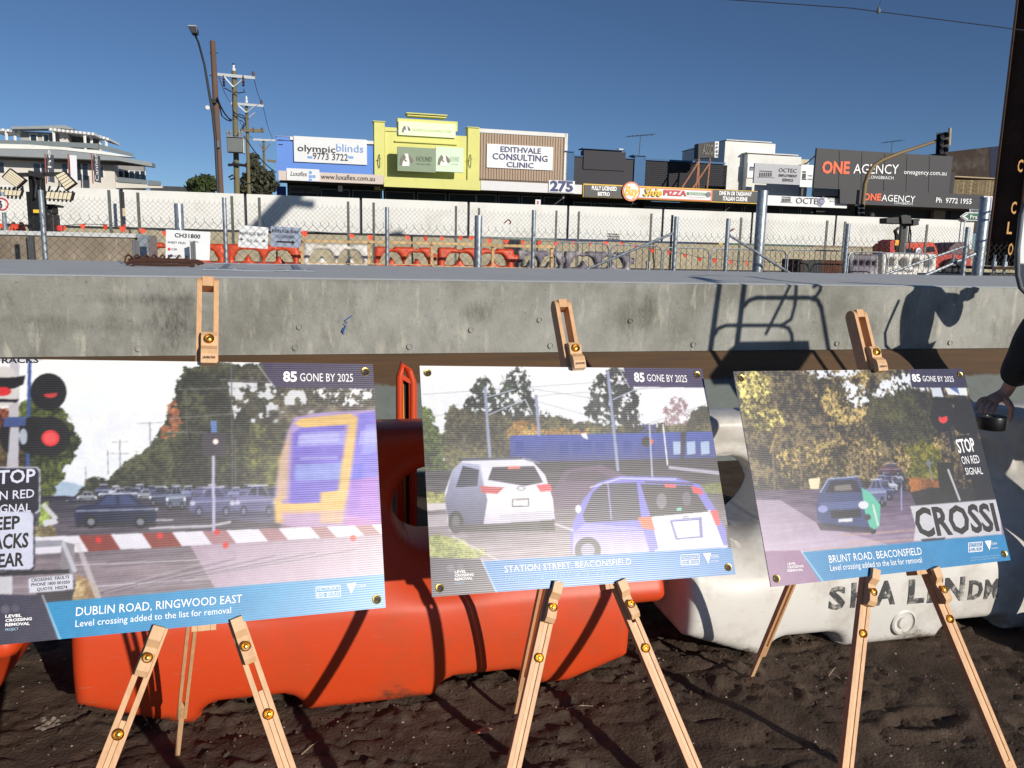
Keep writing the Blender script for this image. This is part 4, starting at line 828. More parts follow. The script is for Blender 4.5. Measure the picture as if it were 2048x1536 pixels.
# ================================================================ EASELS
def easel(b, label, mast_top, mast_bot, legs, back, knobs, mw=.050):
    c, X, U, N = BOARD[b]
    foot_mid = bw(b, 0, -.3, -.1)
    t = thing('easel', label, 'easel', Vector((c.x, c.y+.15, 0)), 'beech tripod easels')
    # ---- mast with its slot, standing behind the board and rising above it
    off = -.016
    a, e = bl(b, *mast_top, off), bl(b, *mast_bot, off); p0 = Vector((a[0], a[1], 0)); p1 = Vector((e[0], e[1], 0))
    dloc = (p0-p1).normalized(); wl = Vector((dloc.y, -dloc.x, 0))
    to = lambda v, o=0: bw(b, v.x, v.y, o)
    bot = p1-dloc*((p1.y+BH_/2+.012)/dloc.y)
    mb = MB(); z0, z1 = -.046, -.004; L = (p0-bot).length
    for sgn in (-1, 1):
        ctr = wl*(sgn*(mw/2-.006)); prof = []
        for ang in range(0, 181, 20): prof.append((.021*math.cos(RAD(ang)), L-.021+.021*math.sin(RAD(ang))))
        prof += [(-.021, 0), (.021, 0)]
        poly = [to(bot+ctr-wl*.006+dloc*h, (z0+z1)/2+q) for q, h in prof]
        Wd = (X*wl.x+U*wl.y)*.012; mb.prism(poly, Wd)
    up3 = X*dloc.x+U*dloc.y; w3 = X*wl.x+U*wl.y
    mb.box(to(bot+dloc*(L-.014), (z0+z1)/2), (mw/2-.0121, .021, .0125), (w3, N, up3))
    mb.box(to(bot+dloc*.02, (z0+z1)/2), (mw/2-.0121, .021, .02), (w3, N, up3))
    mast = obj('mast', mb, beech, t, bevel=.0012)
    # inner slide
    mb = MB(); mb.box(to(bot+dloc*(L*.30), (z0+z1)/2-.003), (mw/2-.0126, .009, L*.28), (w3, N, up3)); obj('slide', mb, beech2, t, bevel=.001)
    # ---- clamp gripping the top edge
    top_edge = p1+dloc*((BH_/2-p1.y)/dloc.y) + wl*.004
    mb = MB(); prof = [(.0,-.010),(.026,-.010),(.028,.012),(.026,.024),(.014,.036),(.016,.060),(.010,.072),(-.003,.074),(-.003,.003),(.003,.002),(.003,-.010)]
    poly = [to(top_edge-wl*.018+dloc*h, q) for q, h in prof]; mb.prism(poly, w3*.036)
    cl = obj('clamp', mb, beech2, t, bevel=.0012)
    mb = MB(); text_mb(mb, 'J.BURROWS', to(top_edge-wl*.014+dloc*.0, .0282), w3, up3, .028, .0055, .02, 0, .0006)
    lt = obj('lettering', mb, M('burnt_ink', (64,30,18), .8), None); lt.parent = cl; lt.location = ORG[lt]-ORG[cl]
    def knob(pos, par, r=.0115):
        m_ = MB(); m_.lathe(pos, N, [(r*.6,-.001),(r,.002),(r,.0055),(r*.90,.0066),(r*.78,.0058),(r*.66,.0016),(r*.50,.0008),(r*.46,.0050),(r*.26,.0062),(.0003,.0062)], 20)
        k = obj('brass_knob', m_, brass, None, smooth=True); k.parent = par; k.location = ORG[k]-ORG[par]; return k
    knob(to(top_edge+dloc*.052, .015), cl)
    # ---- two front legs in a plane just behind the board
    for i, (lt_, lb_, pegtop, kn) in enumerate(legs):
        a, e = bl(b, *lt_, -.022), bl(b, *lb_, -.022); p0 = Vector((a[0], a[1], 0)); p1 = Vector((e[0], e[1], 0)); d = (p1-p0).normalized(); wq = Vector((-d.y, d.x, 0))
        # run down to the ground
        g0 = to(p0, -.022); d3 = X*d.x+U*d.y; Lg = -g0.z/d3.z; w3 = X*wq.x+U*wq.y
        start = p0-d*.30; Ltop = .30; tot = Ltop+Lg
        mid = lambda h, o=-.022: to(start+d*h, o)
        step = tot-.17
        mb = MB()
        for sgn in (-1, 1): mb.box(mid(step/2)+w3*sgn*.0115, (.0058, .0095, step/2), (w3, N, d3))
        mb.box(mid(step-.05), (.0056, .0095, .05), (w3, N, d3)); mb.box(mid(.03), (.0056, .0095, .03), (w3, N, d3))
        leg = obj('leg', mb, beech, t, bevel=.001)
        mb = MB(); mb.box(mid((Ltop+kn+step-.1)/2, -.022), (.0050, .0070, (step-.1-Ltop-kn)/2), (w3, N, d3)); mb.box(mid((step+tot)/2, -.024), (.008, .006, (tot-step)/2+.012), (w3, N, d3))
        s_ = obj('extension', mb, beech2, None, bevel=.0008); s_.parent = leg; s_.location = ORG[s_]-ORG[leg]
        for q in knobs[i]:
            kk = bl(b, *q, -.012); kp = Vector((kk[0], kk[1], 0)); h = (kp-start).dot(d); knob(mid(h, -.013), leg)
        # peg that carries the board
        pk = bl(b, *pegtop, -.012); h0 = (Vector((pk[0], pk[1], 0))-start).dot(d)
        mb = MB(); prof = [(-.012,0),(-.012,.104),(.008,.104),(.016,.092),(.014,.074),(.004,.056),(.003,.046),(.016,.030),(.0165,.002),(.004,.000),(.0035,.018),(-.003,.020),(-.004,.002)]
        poly = [mid(h0+h, q)-w3*.0125 for q, h in prof]; mb.prism(poly, w3*.025)
        pg = obj('peg', mb, beech2, None, bevel=.001); pg.parent = leg; pg.location = ORG[pg]-ORG[leg]
        kk = bl(b, *pegtop, .012); knob(mid(h0+.066, .009), leg, .0108)
    # ---- back leg
    (bx, by), = [back[0]]; foot = on_z(bx, by, 0); hinge = bw(b, back[2], .10, -.07); d3 = (hinge-foot); Lb = d3.length; d3.normalize(); sd = w_ = X; fw = sd.cross(d3).normalized(); sd = d3.cross(fw)
    mb = MB(); stp = back[1]
    for sgn in (-1, 1): mb.box((foot+d3*stp+hinge)/2+sd*sgn*.0095, (.0048, .009, (Lb-stp)/2), (sd, fw, d3))
    mb.box(foot+d3*(stp+.03), (.0046, .009, .03), (sd, fw, d3)); mb.box(foot+d3*(Lb-.03), (.0046, .009, .03), (sd, fw, d3))
    leg = obj('back_leg', mb, beech, t, bevel=.001)
    mb = MB(); mb.box(foot+d3*(stp*.5+.01)-fw*.004, (.0075, .006, stp/2+.02), (sd, fw, d3)); s_ = obj('extension', mb, beech2, None, bevel=.0008); s_.parent = leg; s_.location = ORG[s_]-ORG[leg]
    # hinge head where the legs meet
    mb = MB(); mb.box(bw(b, back[2], .13, -.065), (.045, .018, .035), (X, N, U)); obj('hinge_head', mb, beech, t, bevel=.002)
    mb = MB(); q = hinge-d3*.16; mb.tube([bw(b, back[2]-.01, .03, -.05), hinge-d3*.18, hinge-d3*.30+Vector((.01,0,-.02)), hinge-d3*.42+Vector((.03,-.02,-.05))], .0016, 5); obj('stay_cord', mb, black, t)
    return t
easel(1, 'beech easel holding the board with the blurred train, its mast upright', (416,555), (414,722),
      [((287,1340),(211,1536),(321,1251),.10), ((496,1310),(574,1536),(474,1233),.08)], ((355,1508), .20, .04), [[(233,1468)],[(537,1428)]])
easel(2, 'beech easel holding the board with the white car and silver hatchback', (1122,600), (1146,733),
      [((1093,1237),(1026,1536),(1118,1166),.0), ((1260,1230),(1388,1536),(1242,1157),.02)], ((1033,1423), .12, .02), [[(1076,1315)],[(1291,1296)]])
easel(3, 'beech easel holding the board with the queue of cars, its back leg splayed left', (1714,620), (1742,735),
      [((1728,1202),(1691,1536),(1752,1142),.0), ((1875,1192),(1998,1488),(1865,1131),.02)], ((1505,1352), .13, .0), [[(1726,1267)],[(1902,1237)]])

# ================================================================ ORANGE STAND BEHIND THE BARRIER
D3 = 3.55
st = thing('folding_barrier_board', 'orange folding stand with a looped top and black and yellow panel behind the orange barrier', 'barrier board', at(815, 1400, D3)*Vector((1,1,0)) if False else Vector((at(815,1000,D3).x, at(815,1000,D3).y, 0)))
def loop(x0, x1, ytop, D, dz=0):
    a, b_ = at(x0, ytop+26, D), at(x1, ytop+36, D); t0, t1 = at(x0+6, ytop, D), at(x1-8, ytop+14, D)
    return [Vector((a.x, a.y, 0)), a, t0, t1, b_, Vector((b_.x, b_.y, 0))]
mb = MB(); mb.tube(loop(799, 826, 728, D3), .016, 10); obj('frame', mb, orange_pl, st, smooth=True)
mb = MB(); p = at(812, 760, D3+.02); mb.prism([at(801,752,D3+.02), at(807,756,D3+.02), at(815,1130,D3+.02), at(801,1130,D3+.02)], N_*.004); obj('yellow_stripe', mb, M('yellow_sheeting', (206,160,40), .6), st)
mb = MB(); mb.prism([at(807,756,D3+.022), at(818,766,D3+.022), at(822,1130,D3+.022), at(812,1130,D3+.022)], N_*.004); obj('black_panel', mb, black, st)
mb = MB(); mb.prism([at(800,745,D3-.01), at(824,762,D3-.01), at(824,770,D3-.01), at(800,756,D3-.01)], N_*.03); obj('cross_bar', mb, orange_pl, st)
mb = MB(); mb.prism([at(818,766,D3-.005), at(834,768,D3-.005), at(834,1130,D3-.005), at(820,1130,D3-.005)], N_*.02); obj('side_panel', mb, orange_pl, st)

# ================================================================ FENCE ON THE FAR EDGE OF THE PLATFORM
UZ = Vector((0,0,1))
def post(parent, px, ytop, D, wpx, mat, zbot=1.16, name='post', n=10, cap=True):
    p = at(px, ytop, D); r = wpx/F_PX*p.y/2
    mb = MB(); mb.tube([Vector((p.x, p.y, zbot)), p], r, n)
    return obj(name, mb, mat, parent, smooth=True)
def wire_mesh(parent, s0, s1, D, z0, z1, pitch, r, mat, barb=.05, n=3):
    mb = MB(); k = 0; s = s0
    rows = int((z1-z0)/(pitch/2))
    while s < s1:
        pts = [W(s+(pitch/2 if (j+k) % 2 else 0)*1.0, D+(.004 if j % 2 else 0), z0+j*pitch/2) for j in range(rows+1)]
        last = pts[-1]; pts.append(last+S_*.012*(1 if (rows+k) % 2 else -1)+UZ*barb)
        mb.tube(pts, r, n, caps=False); s += pitch/2 if False else pitch
    # mirrored strands close the diamonds
    s = s0
    while s < s1:
        pts = [W(s-(pitch/2 if j % 2 else 0), D+(.0 if j % 2 else .004), z0+j*pitch/2) for j in range(rows+1)]
        mb.tube(pts, r, n, caps=False); s += pitch
    return obj('chain_link', mb, mat, parent, kind='stuff')
FD = 11.55
fence = thing('chain_link_fence', 'galvanised chain link fence with short round posts along the far edge of the concrete platform', 'fence', W(0, FD, 1.15))
for px, yt_, wp in ((81,380,10),(448,395,8.6),(774,414,8),(1068,420,8),(1353,433,8.6),(1457,437,8.6),(1697,447,8.6),(1936,454,8.6)):
    post(fence, px, yt_, FD+.05, wp, galv)
for a, b in (((1345,467),(1168,541)), ((1458,470),(1584,549)), ((1931,492),(1768,550))):
    mb = MB(); mb.tube([at(a[0], a[1], FD+.06), at(b[0], b[1], FD+.10)], .021, 8); obj('brace', mb, galv, fence, smooth=True)
wm = wire_mesh(fence, sz(-60,500,FD)[0], sz(2080,500,FD)[0], FD, 1.16, 1.90, .105, .0030, M('fence_wire', (64,66,66), .7, var=.1))
for px, yt_, wp, lab in ((357,407,17,'short thick galvanised pipe standing behind the CH31800 notice'), (957,431,15,'thick galvanised pipe rising between the middle fence posts'),
                    (1526,381,20,'tall thick galvanised pipe with a brace below the black restaurant sign'), (1972,395,20,'tall thick galvanised pipe beside the rusty steel column')):
    p = at(px, yt_, FD+.35); r = wp/F_PX*p.y/2; mb = MB(); mb.tube([Vector((p.x,p.y,1.16)), p-UZ*.01, p], [r, r, r*.96], 20)
    mb.lathe((p.x,p.y,1.16), UZ, [(r*1.8,0),(r*1.8,.02),(r,.021)], 20)
    obj('steel_pipe', mb, galv, smooth=True, label=lab, cat='pipe')
mb = MB(); mb.tube([at(1950,508,FD+.2), at(1850,551,FD+.2)], .028, 8); obj('loose_pipe', mb, galv, label='galvanised tube leaning from the pipe beside the rusty column', cat='pipe')

# ---------------------------------------------------------------- notices on the fence
def notice(name, label, quad, D, mat, th=.006):
    mb = MB(); pts = [at(x, y, D) for x, y in quad]; mb.prism(pts, N_*th)
    t = thing(name, label, 'sign', pts[3]); obj('panel', mb, mat, t); return t
sheet = M('white_sheet', (228,230,232), .45, var=.03)
t = notice('notice_board', 'white notice headed CH31800 with a sheet piles list standing on the platform', [(332,459),(421,464),(419,521),(331,517)], 10.6, sheet)
def wtext(t, txt, x0, y0, x1, y1, cap_px, D, mat, bold=0, italic=0, name='lettering', lift=.012):
    a, e = at(x0, y0, D), at(x1, y1, D); X = e-a; wd = X.length; X.normalize(); n = X.cross(UZ).normalized(); U = n.cross(X) if n.cross(X).z > 0 else X.cross(n)
    cap = abs(at(x0, y0-cap_px, D).z-a.z); mb = MB(); text_mb(mb, txt, a, X, U, wd, cap, bold, italic, lift); return obj(name, mb, mat, t)
grey_ink = M('grey_ink', (96,98,104), .6, var=0)
wtext(t, 'CH31800', 350, 474, 401, 477, 8, 10.6, black_ink, .01); wtext(t, 'SHEET PILES', 336, 486, 372, 488, 4, 10.6, grey_ink); wtext(t, 'CSR', 343, 500, 355, 500.5, 4, 10.6, grey_ink); wtext(t, 'WATER', 343, 513.5, 364, 515, 4, 10.6, grey_ink); wtext(t, 'TOTAL', 379, 484, 398, 485, 3, 10.6, grey_ink)
for y, c in ((498,'red_ink'),(512,'blue_ink')):
    mb = MB(); mb.pb(336, y-2.5, 341, y+2.5, 10.588, .004); obj('colour_key', mb, M(c, (226,50,60) if 'red' in c else (30,70,180), .6, var=0), t)
for q in (380, 384, 388): 
    mb = MB(); mb.pb(q, 488+(q-380)*3, q+1.2, 489+(q-380)*3, 10.588, .003); obj('list_entry', mb, grey_ink, t)
t = notice('refuge_sign', 'white REFUGE BAY 10m sign with two small arrows wired to the fence', [(480,450),(537,455),(535,498),(476,494)], FD+.03, sheet)
wtext(t, 'REFUGE BAY', 480, 469, 532, 472, 6, FD+.03, grey_ink, lift=.015); wtext(t, '10 m', 496, 484, 517, 485, 6, FD+.03, grey_ink, lift=.015)
def arrow(t, pts, D, mat): mb = MB(); mb.prism([at(x, y, D-.006) for x, y in pts], -N_*.004); obj('arrow', mb, mat, t)
arrow(t, [(480,478),(484,475),(484,477.4),(487,477.6),(487,479),(484,479),(484,481)], FD+.03, black_ink); arrow(t, [(531,482),(527,479),(527,481.4),(524,481.4),(524,483),(527,483),(527,485)], FD+.03, black_ink)
t = notice('refuge_sign', 'blue grey REFUGE BAY CLOSED sign with a long black arrow', [(542,452),(602,456),(602,496),(541,493)], FD+.03, M('blue_grey_sheet', (150,160,182), .5, var=.03))  # blue grey is the colour of the sheet itself
wtext(t, 'REFUGE BAY', 545, 464, 599, 467, 6, FD+.03, black_ink, lift=.015); wtext(t, 'CLOSED', 555, 475, 589, 477, 5.5, FD+.03, black_ink, lift=.015)
arrow(t, [(553,481.5),(584,483),(584,480),(591,485),(584,489),(584,486),(553,484.6)], FD+.03, black_ink)

# ---------------------------------------------------------------- rusty starter-bar cage lying on the platform
t = thing('rebar_bundle', 'low bundle of rusty reinforcing bars lying on the platform by the CH31800 notice', 'rebar', on_z(330, 528, PT))
for i in range(9):
    y = 523+i*1.1; a, b = on_z(262+random.uniform(-12,8), y+1, PT), on_z(395+random.uniform(-8,14), y+3, PT); a.z = b.z = PT+.02+random.uniform(0,.05)
    mid_ = (a+b)/2+Vector((0,0,random.uniform(-.01,.02))); mb = MB(); mb.tube([a-UZ*.03, a+(b-a)*.08, mid_, b-(b-a)*.08, b-UZ*.03], .015, 5); obj('bar', mb, M('dark_rebar', (70,44,34), .9, var=.3, vscale=9), t)
for i in range(9):
    x = 258+i*17; c = on_z(x, 527, PT); mb = MB(); r = .20
    mb.tube([c+N_*(-r)+UZ*.01, c-N_*r*.8+UZ*.07, c+UZ*.10, c+N_*r*.8+UZ*.07, c+N_*r+UZ*.01], .011, 5); obj('tie_loop', mb, rust, t)
for x, y0, y1 in ((266,480,526),(272,480,526),(276,481,520),(383,484,520),(388,482,520)):
    p = at(x, y0, 10.4); g = p.copy(); g.z = PT; mb = MB(); mb.tube([g, p], .016, 6)
    obj('standing_bar', mb, M('grey_bar', (112,112,116), .6), t)

# ================================================================ BEHIND THE FENCE
# concrete block wall at the left
t = thing('concrete_wall', 'brown grey mottled concrete wall behind the chain link at the left', 'wall', at(100, 520, 13.5)*Vector((1,1,0)))
mb = MB(); a, b = sz(-80, 470, 13.5)[0], sz(268, 470, 13.5)[0]; zt = z_at(100, 463, 13.5)
mb.wb(a, b, 13.5, 14.4, 1.15, zt-.06); obj('body', mb, conc_blk, t)
mb = MB(); mb.wb(a, b+.03, 13.46, 14.45, zt-.06, zt); obj('coping', mb, conc_top, t)
mb = MB(); a2, b2 = sz(55, 490, 13.4)[0], sz(66, 490, 13.4)[0]; mb.wb(a2, b2, 13.40, 13.497, 1.15, zt-.07); obj('drain_strip', mb, M('charcoal_strip', (74,76,80), .8), t)
mb = MB(); mb.wb(b+.032, b+.18, 13.55, 14.3, 1.15, zt-.02); obj('end_plate', mb, galv, t)

# low concrete road barriers carrying the hoarding, all along
KD = 25.5
ORD = ['first','second','third','fourth','fifth','sixth','seventh','eighth','ninth','tenth','eleventh','twelfth']
ks = sz(-60, 480, KD)[0]; i = 0
while ks < sz(2060, 480, KD)[0]:
    L = 4.0; zb = 1.15; zt = 1.98
    mb = MB(); prof = [(0,zb),(0,zb+.18),(.10,zb+.33),(.16,zt),(.34,zt),(.40,zb+.33),(.5,zb+.18),(.5,zb)]
    mb.prism([W(ks, KD+q, z) for q, z in prof], S_*(L-.06))
    px_mid = 0
    obj('concrete_barrier', mb, conc_old, cat='barrier', group='concrete road barriers below the hoarding', label='pale concrete road barrier unit, %s from the left in the row below the hoarding' % ORD[i])
    ks += L; i += 1

# white hoarding
HD = 32.0
z_h1, z_h0 = z_at(1024, 407.5, HD), z_at(1024, 476, HD)
hoard = thing('hoarding', 'long white panelled hoarding running across the whole site in front of the shops', 'hoarding', W(0, HD, 1.15))
seams = [-60, 80, 243, 491.5, 722, 937, 1136, 1326, 1505, 1673, 1822, 1952]
for a, b in zip(seams[:-1], seams[1:]):
    gap = .05
    s0, s1 = sz(a, 430, HD)[0]+gap, sz(b, 430, HD)[0]-gap
    if a == 243: s0 += .04
    mb = MB(); mb.wb(s0, s1, HD, HD+.06, z_h0, z_h1); obj('panel', mb, cream_w, hoard)
mb = MB(); mb.wb(sz(-60,430,HD)[0], sz(1952,430,HD)[0], HD+.08, HD+.2, z_h0-.05, z_h1-.06); obj('rear_framing', mb, M('framing_steel', (52,56,62), .7), hoard)  # dark steel backing behind the panel gaps
for a, b, col in ((-60,330,(40,40,42)),(330,570,(44,44,46)),(570,940,(46,48,50)),(945,1110,(120,132,130)),(1113,1395,(38,58,92)),(1397,1436,(44,46,50)),(1438,1447,(206,180,110)),(1449,1625,(84,108,102)),(1627,1950,(140,124,104))):
    mb = MB(); s0, s1 = sz(a, 480, HD-.6)[0], sz(b, 480, HD-.6)[0]; mb.wb(s0, s1, HD-.6, HD-.3, z_h0-.22, z_h0+.02)
    obj('base_beam', mb, M('beam_%d_%d' % (col[0], col[2]), col, .7, var=.25, vscale=1), hoard)
def gtext(t, txt, *a, **k): return wtext(t, txt, *a, **k)
gtext(hoard, 'POST NO BILLS', 1216, 469.5, 1238, 470.5, 3, HD, black_ink, bold=.03, lift=.03); gtext(hoard, 'SITE ENTRY', 1214, 474, 1240, 475.5, 3, HD, black_ink, bold=.03, lift=.03); gtext(hoard, 'AHEAD', 1214, 479, 1240, 480, 3, HD, black_ink, bold=.03, lift=.03)
mb = MB(); mb.tube([at(1009,446,HD-.03), at(1017,438.5,HD-.03), at(1022,443,HD-.03), at(1020,448,HD-.03)], .02, 5); obj('paint_mark', mb, M('brown_paint', (130,66,50), .8), hoard)
mb = MB(); mb.tube([at(1461,463,HD-.03), at(1465,458,HD-.03), at(1469,457,HD-.03), at(1463,462,HD-.03)], .02, 5); obj('paint_mark', mb, M('brown_paint', (130,66,50), .8), hoard)
# striped pole in the gap
t = thing('striped_pole', 'thin black pole with red and yellow bands in the hoarding gap at the left', 'pole', at(248, 455, HD-1)*Vector((1,1,0))+UZ*1.15)
p = at(245, 384, HD-1); q = Vector((p.x, p.y, 1.15)); L = p-q
for k, col in enumerate([(40,40,44),(210,50,40),(36,36,60),(210,50,40),(36,36,60),(210,190,150),(36,36,40),(40,40,44)]):
    mb = MB(); mb.tube([q+L*(k/8), q+L*((k+1)/8)], .05, 8); obj('band', mb, M('band_%d_%d' % (col[0], col[2]), col, .6), t)

# second, finer chain link fence on star pickets
F2 = 19.5
f2 = thing('chain_link_fence', 'finer chain link fence on thin steel pickets in front of the white hoarding', 'fence', W(0, F2, 1.15))
for px, yt_ in ((217,380),(275,385),(463,392),(518,395),(696,403),(747,405),(912,412),(958,416),(1113,421),(1158,423),(1303,427),(1345,430),(1483,435),(1655,441),(1691,443),(1855,449),(1815,446)):
    p = at(px, yt_, F2); mb = MB(); c = Vector((p.x, p.y, 0)); h = .026
    mb.box8([c+Vector((-h,-h*.5,1.15)), c+Vector((h,-h*.5,1.15)), c+Vector((h,h,1.15)), c+Vector((-h,h,1.15)), c+Vector((-h,-h*.5,p.z)), c+Vector((h,-h*.5,p.z)), c+Vector((h,h,p.z)), c+Vector((-h,h,p.z))])
    obj('picket', mb, M('picket_steel', (104,108,104), .6, var=.3, vscale=6), f2)
wire_mesh(f2, sz(-60,450,F2)[0], sz(1960,450,F2)[0], F2+.06, 1.3, 2.55, .105, .0028, M('fence_wire', (64,66,66), .7), barb=.05)
mb = MB(); mb.tube([at(1165,300+186,F2), at(1166,487,F2)], .01, 4)

# bunting of orange flags
def bunting(pts, D, label):
    P_ = [at(x, y-4, D) for x, y in pts]; t = thing('flag_bunting', label, 'bunting', P_[0])
    mb = MB(); mb.tube(P_, .006, 4); obj('cord', mb, galv_d, t)
    fm = M('orange_flag', (255,86,52), .6, var=.06)
    for i, p in enumerate(P_):
        w_ = random.uniform(.045,.065)*D/17; h_ = random.uniform(.09,.13)*D/17; a = random.uniform(-.5,.5); X = S_*math.cos(a)+N_*math.sin(a)
        mb = MB(); mb.add([p-X*w_, p+X*w_, p+X*w_*.7-UZ*h_*.6+N_*.02, p-UZ*h_, p-X*w_*.8-UZ*h_*.5], [(0,1,2,3,4)]); mb.add([v for v in [p-X*w_+N_*.004, p+X*w_+N_*.004, p+X*w_*.7-UZ*h_*.6+N_*.024, p-UZ*h_+N_*.004, p-X*w_*.8-UZ*h_*.5+N_*.004]], [(4,3,2,1,0)]); obj('flag', mb, fm, t)
bunting([(5,451),(30,452),(60,454),(95,455),(125,455),(165,452),(210,453),(245,457),(285,461),(330,466)], 15.2, 'row of orange plastic flags strung above the concrete wall at the left')
bunting([(609,466),(704,472),(741,474),(815,475),(851,477),(885,477),(921,476),(943,476),(979,481),(1013,483),(1046,485),(1079,486),(1113,488),(1146,486),(1180,488),(1212,487),(1243,488),(1273,493)], 17.5, 'level row of orange plastic flags strung above the timber rail')
bunting([(1273,495),(1305,502),(1338,506),(1370,512),(1400,519),(1430,521),(1462,525),(1494,527),(1520,527),(1550,529),(1578,527)], 17.0, 'sagging row of orange plastic flags hung behind the crowd control barriers')

# plastic water barriers with slanted openings, far side of the track
def small_barrier(x0, x1, ytop, D, mat, label, tongue=True):
    a, b = sz(x0, ytop, D), sz(x1, ytop, D); Lw = (b[0]-a[0])/2; zt = sz((x0+x1)/2, ytop, D)[1]; Hh = zt-1.12
    holes = [(-.62,1),(-.22,-1),(.22,1),(.62,-1)]
    def sdf(x, z):
        d = rbox(x, z, 0, Hh/2, Lw*.96, Hh/2, .05)
        d = np.maximum(d, rbox(x, z, Lw*.98, Hh*.62, Lw*.10, Hh*.14, .03))
        for hx, sg in holes:
            xx = x-hx*Lw-sg*(z-Hh*.5)*.55; d = np.minimum(d, -rbox(xx, z, 0, Hh*.54, Lw*.15, Hh*.25, Lw*.11))
        for nx in (-.42, .42): d = np.minimum(d, -rbox(x, z, nx*Lw, Hh*1.0, Lw*.10, Hh*.07, .03))
        return d
    V, Fq = inflate(sdf, (-Lw*1.02, Lw*1.1), (0, Hh), .028, lambda x, z, d: .13-.03*np.clip(z/Hh, 0, 1), .05)
    t = thing('water_barrier', label, 'barrier', W((a[0]+b[0])/2, D, 1.12), 'plastic barriers across the track'); t.rotation_euler = (0,0,ALPHA)
    o = fast_obj('body', V, Fq, mat); o.parent = t
    return t
BD = 17.6
small_barrier(285, 452, 486, BD, orange_pl, 'orange plastic barrier behind the CH31800 notice')
small_barrier(452, 600, 489, BD, orange_pl, 'orange plastic barrier behind the two refuge bay signs')
small_barrier(604, 738, 488, BD, white_pl, 'white plastic barrier with four slanted openings behind the timber rail')
small_barrier(746, 868, 494, BD, orange_pl, 'orange plastic barrier beside the white one')
small_barrier(872, 1030, 496, BD, orange_pl, 'orange plastic barrier half behind the thick pipe')
gw = M('grey_painted_plastic', (112,106,118), .6, var=.2, vscale=2, dirt=(216,212,206), dirt_amt=.9, dscale=2.2)
small_barrier(1032, 1126, 501, BD, gw, 'grey and white plastic barrier behind the end of the timber rail')
small_barrier(1126, 1262, 503, BD, gw, 'grey and white plastic barrier partly behind the sloping tube')

# timber guard rail
timber = M('pine_timber', (206,172,124), .8, var=.2, vscale=4, dirt=(120,96,70), dirt_amt=.6, dscale=3)
t = thing('timber_guard_rail', 'pale pine guard rail on posts in front of the white and orange plastic barriers', 'guard rail', at(850, 530, 16.6)*Vector((1,1,0))+UZ*1.15)
for x0, x1, y0, y1 in ((604,738,479,484),(735,865,481,486.5),(862,985,484,489.5),(982,1110,488,494)):
    mb = MB(); mb.pb(x0, y0, x1, y1+2.5, 16.6, .045); obj('rail', mb, timber, t)
for x0, x1, y0 in ((612,740,525),(740,868,527),(865,985,531),(985,1110,534)):
    mb = MB(); mb.pb(x0, y0, x1, y0+4, 16.6, .045); obj('kick_board', mb, timber, t)
for x, y in ((604,480),(738,486),(864,486),(986,490),(1104,492)):
    s, z = sz(x, y, 16.67); mb = MB(); mb.wb(s-.028, s+.028, 16.66, 16.72, 1.15, z); obj('post', mb, timber, t)

# crowd control barriers
def pen(x0, x1, ytop, D, label):
    a, b = sz(x0, ytop, D), sz(x1, ytop, D); s0, s1, zt = a[0], b[0], sz((x0+x1)/2, ytop, D)[1]; zb = 1.28; r = .12
    t = thing('crowd_barrier', label, 'barrier', W((s0+s1)/2, D, 1.15), 'crowd control barriers on the track side')
    pts = [W(s0, D, zb-.1), W(s0, D, zt-r), W(s0+r*.3, D, zt-r*.3), W(s0+r, D, zt), W(s1-r, D, zt), W(s1-r*.3, D, zt-r*.3), W(s1, D, zt-r), W(s1, D, zb-.1)]
    mb = MB(); mb.tube(pts, .015, 6); obj('frame', mb, galv, t, smooth=True)
    mb = MB(); mb.tube([W(s0, D, zb), W(s1, D, zb)], .010, 5); obj('bottom_rail', mb, galv, t)
    n = int((s1-s0)/.125)
    for k in range(1, n):
        s = s0+(s1-s0)*k/n; mb = MB(); mb.tube([W(s, D, zb), W(s, D, zt)], .006, 4); obj('bar', mb, galv_d, t)
    for s in (s0+.15, s1-.15):
        mb = MB(); mb.tube([W(s, D-.25, 1.16), W(s, D, zb), W(s, D+.25, 1.16)], .012, 5); obj('foot', mb, galv, t)
names = ['first','second','third','fourth','fifth','sixth','seventh']
for k, (a, b, y) in enumerate([(1112,1218,486),(1222,1324,491),(1328,1419,496),(1423,1573,499),(1577,1694,501),(1698,1775,504),(1778,1860,507)]):
    pen(a, b, y, 15.8, 'galvanised crowd control barrier, %s from the left of its row' % names[k])

# black plant boxes and small things by the track
def boxthing(name, label, cat, x0, y0, x1, y1, D, th, mat, bevel=.01):
    mb = MB(); a, b = sz(x0, y0, D), sz(x1, y1, D); mb.wb(a[0], b[0], D, D+th, max(1.15, b[1]), a[1]); return obj(name, mb, mat, label=label, cat=cat, bevel=bevel)
boxthing('steel_box', 'rusty brown steel box beyond the fence right of the tall pipe', 'box', 1588, 518, 1602, 560, 16.6, .5, rust)
boxthing('plastic_crate', 'black crate between two rusty boxes beyond the fence', 'crate', 1603, 520, 1643, 560, 16.6, .5, black)
boxthing('steel_box', 'rusty brown steel box left of the white plastic barriers', 'box', 1645, 520, 1683, 560, 16.6, .5, rust)
t = thing('bollard', 'short white capped bollard behind the crowd barriers', 'bollard', at(1296, 545, 16.2)*Vector((1,1,0))+UZ*1.15)
p = at(1296, 526, 16.2); mb = MB(); mb.tube([Vector((p.x,p.y,1.15)), p], .045, 12); obj('tube', mb, white_pl, t, smooth=True); mb = MB(); mb.lathe(p, UZ, [(.05,0),(.05,.03),(.03,.045),(.001,.05)], 12); obj('cap', mb, white_pl, t, smooth=True)

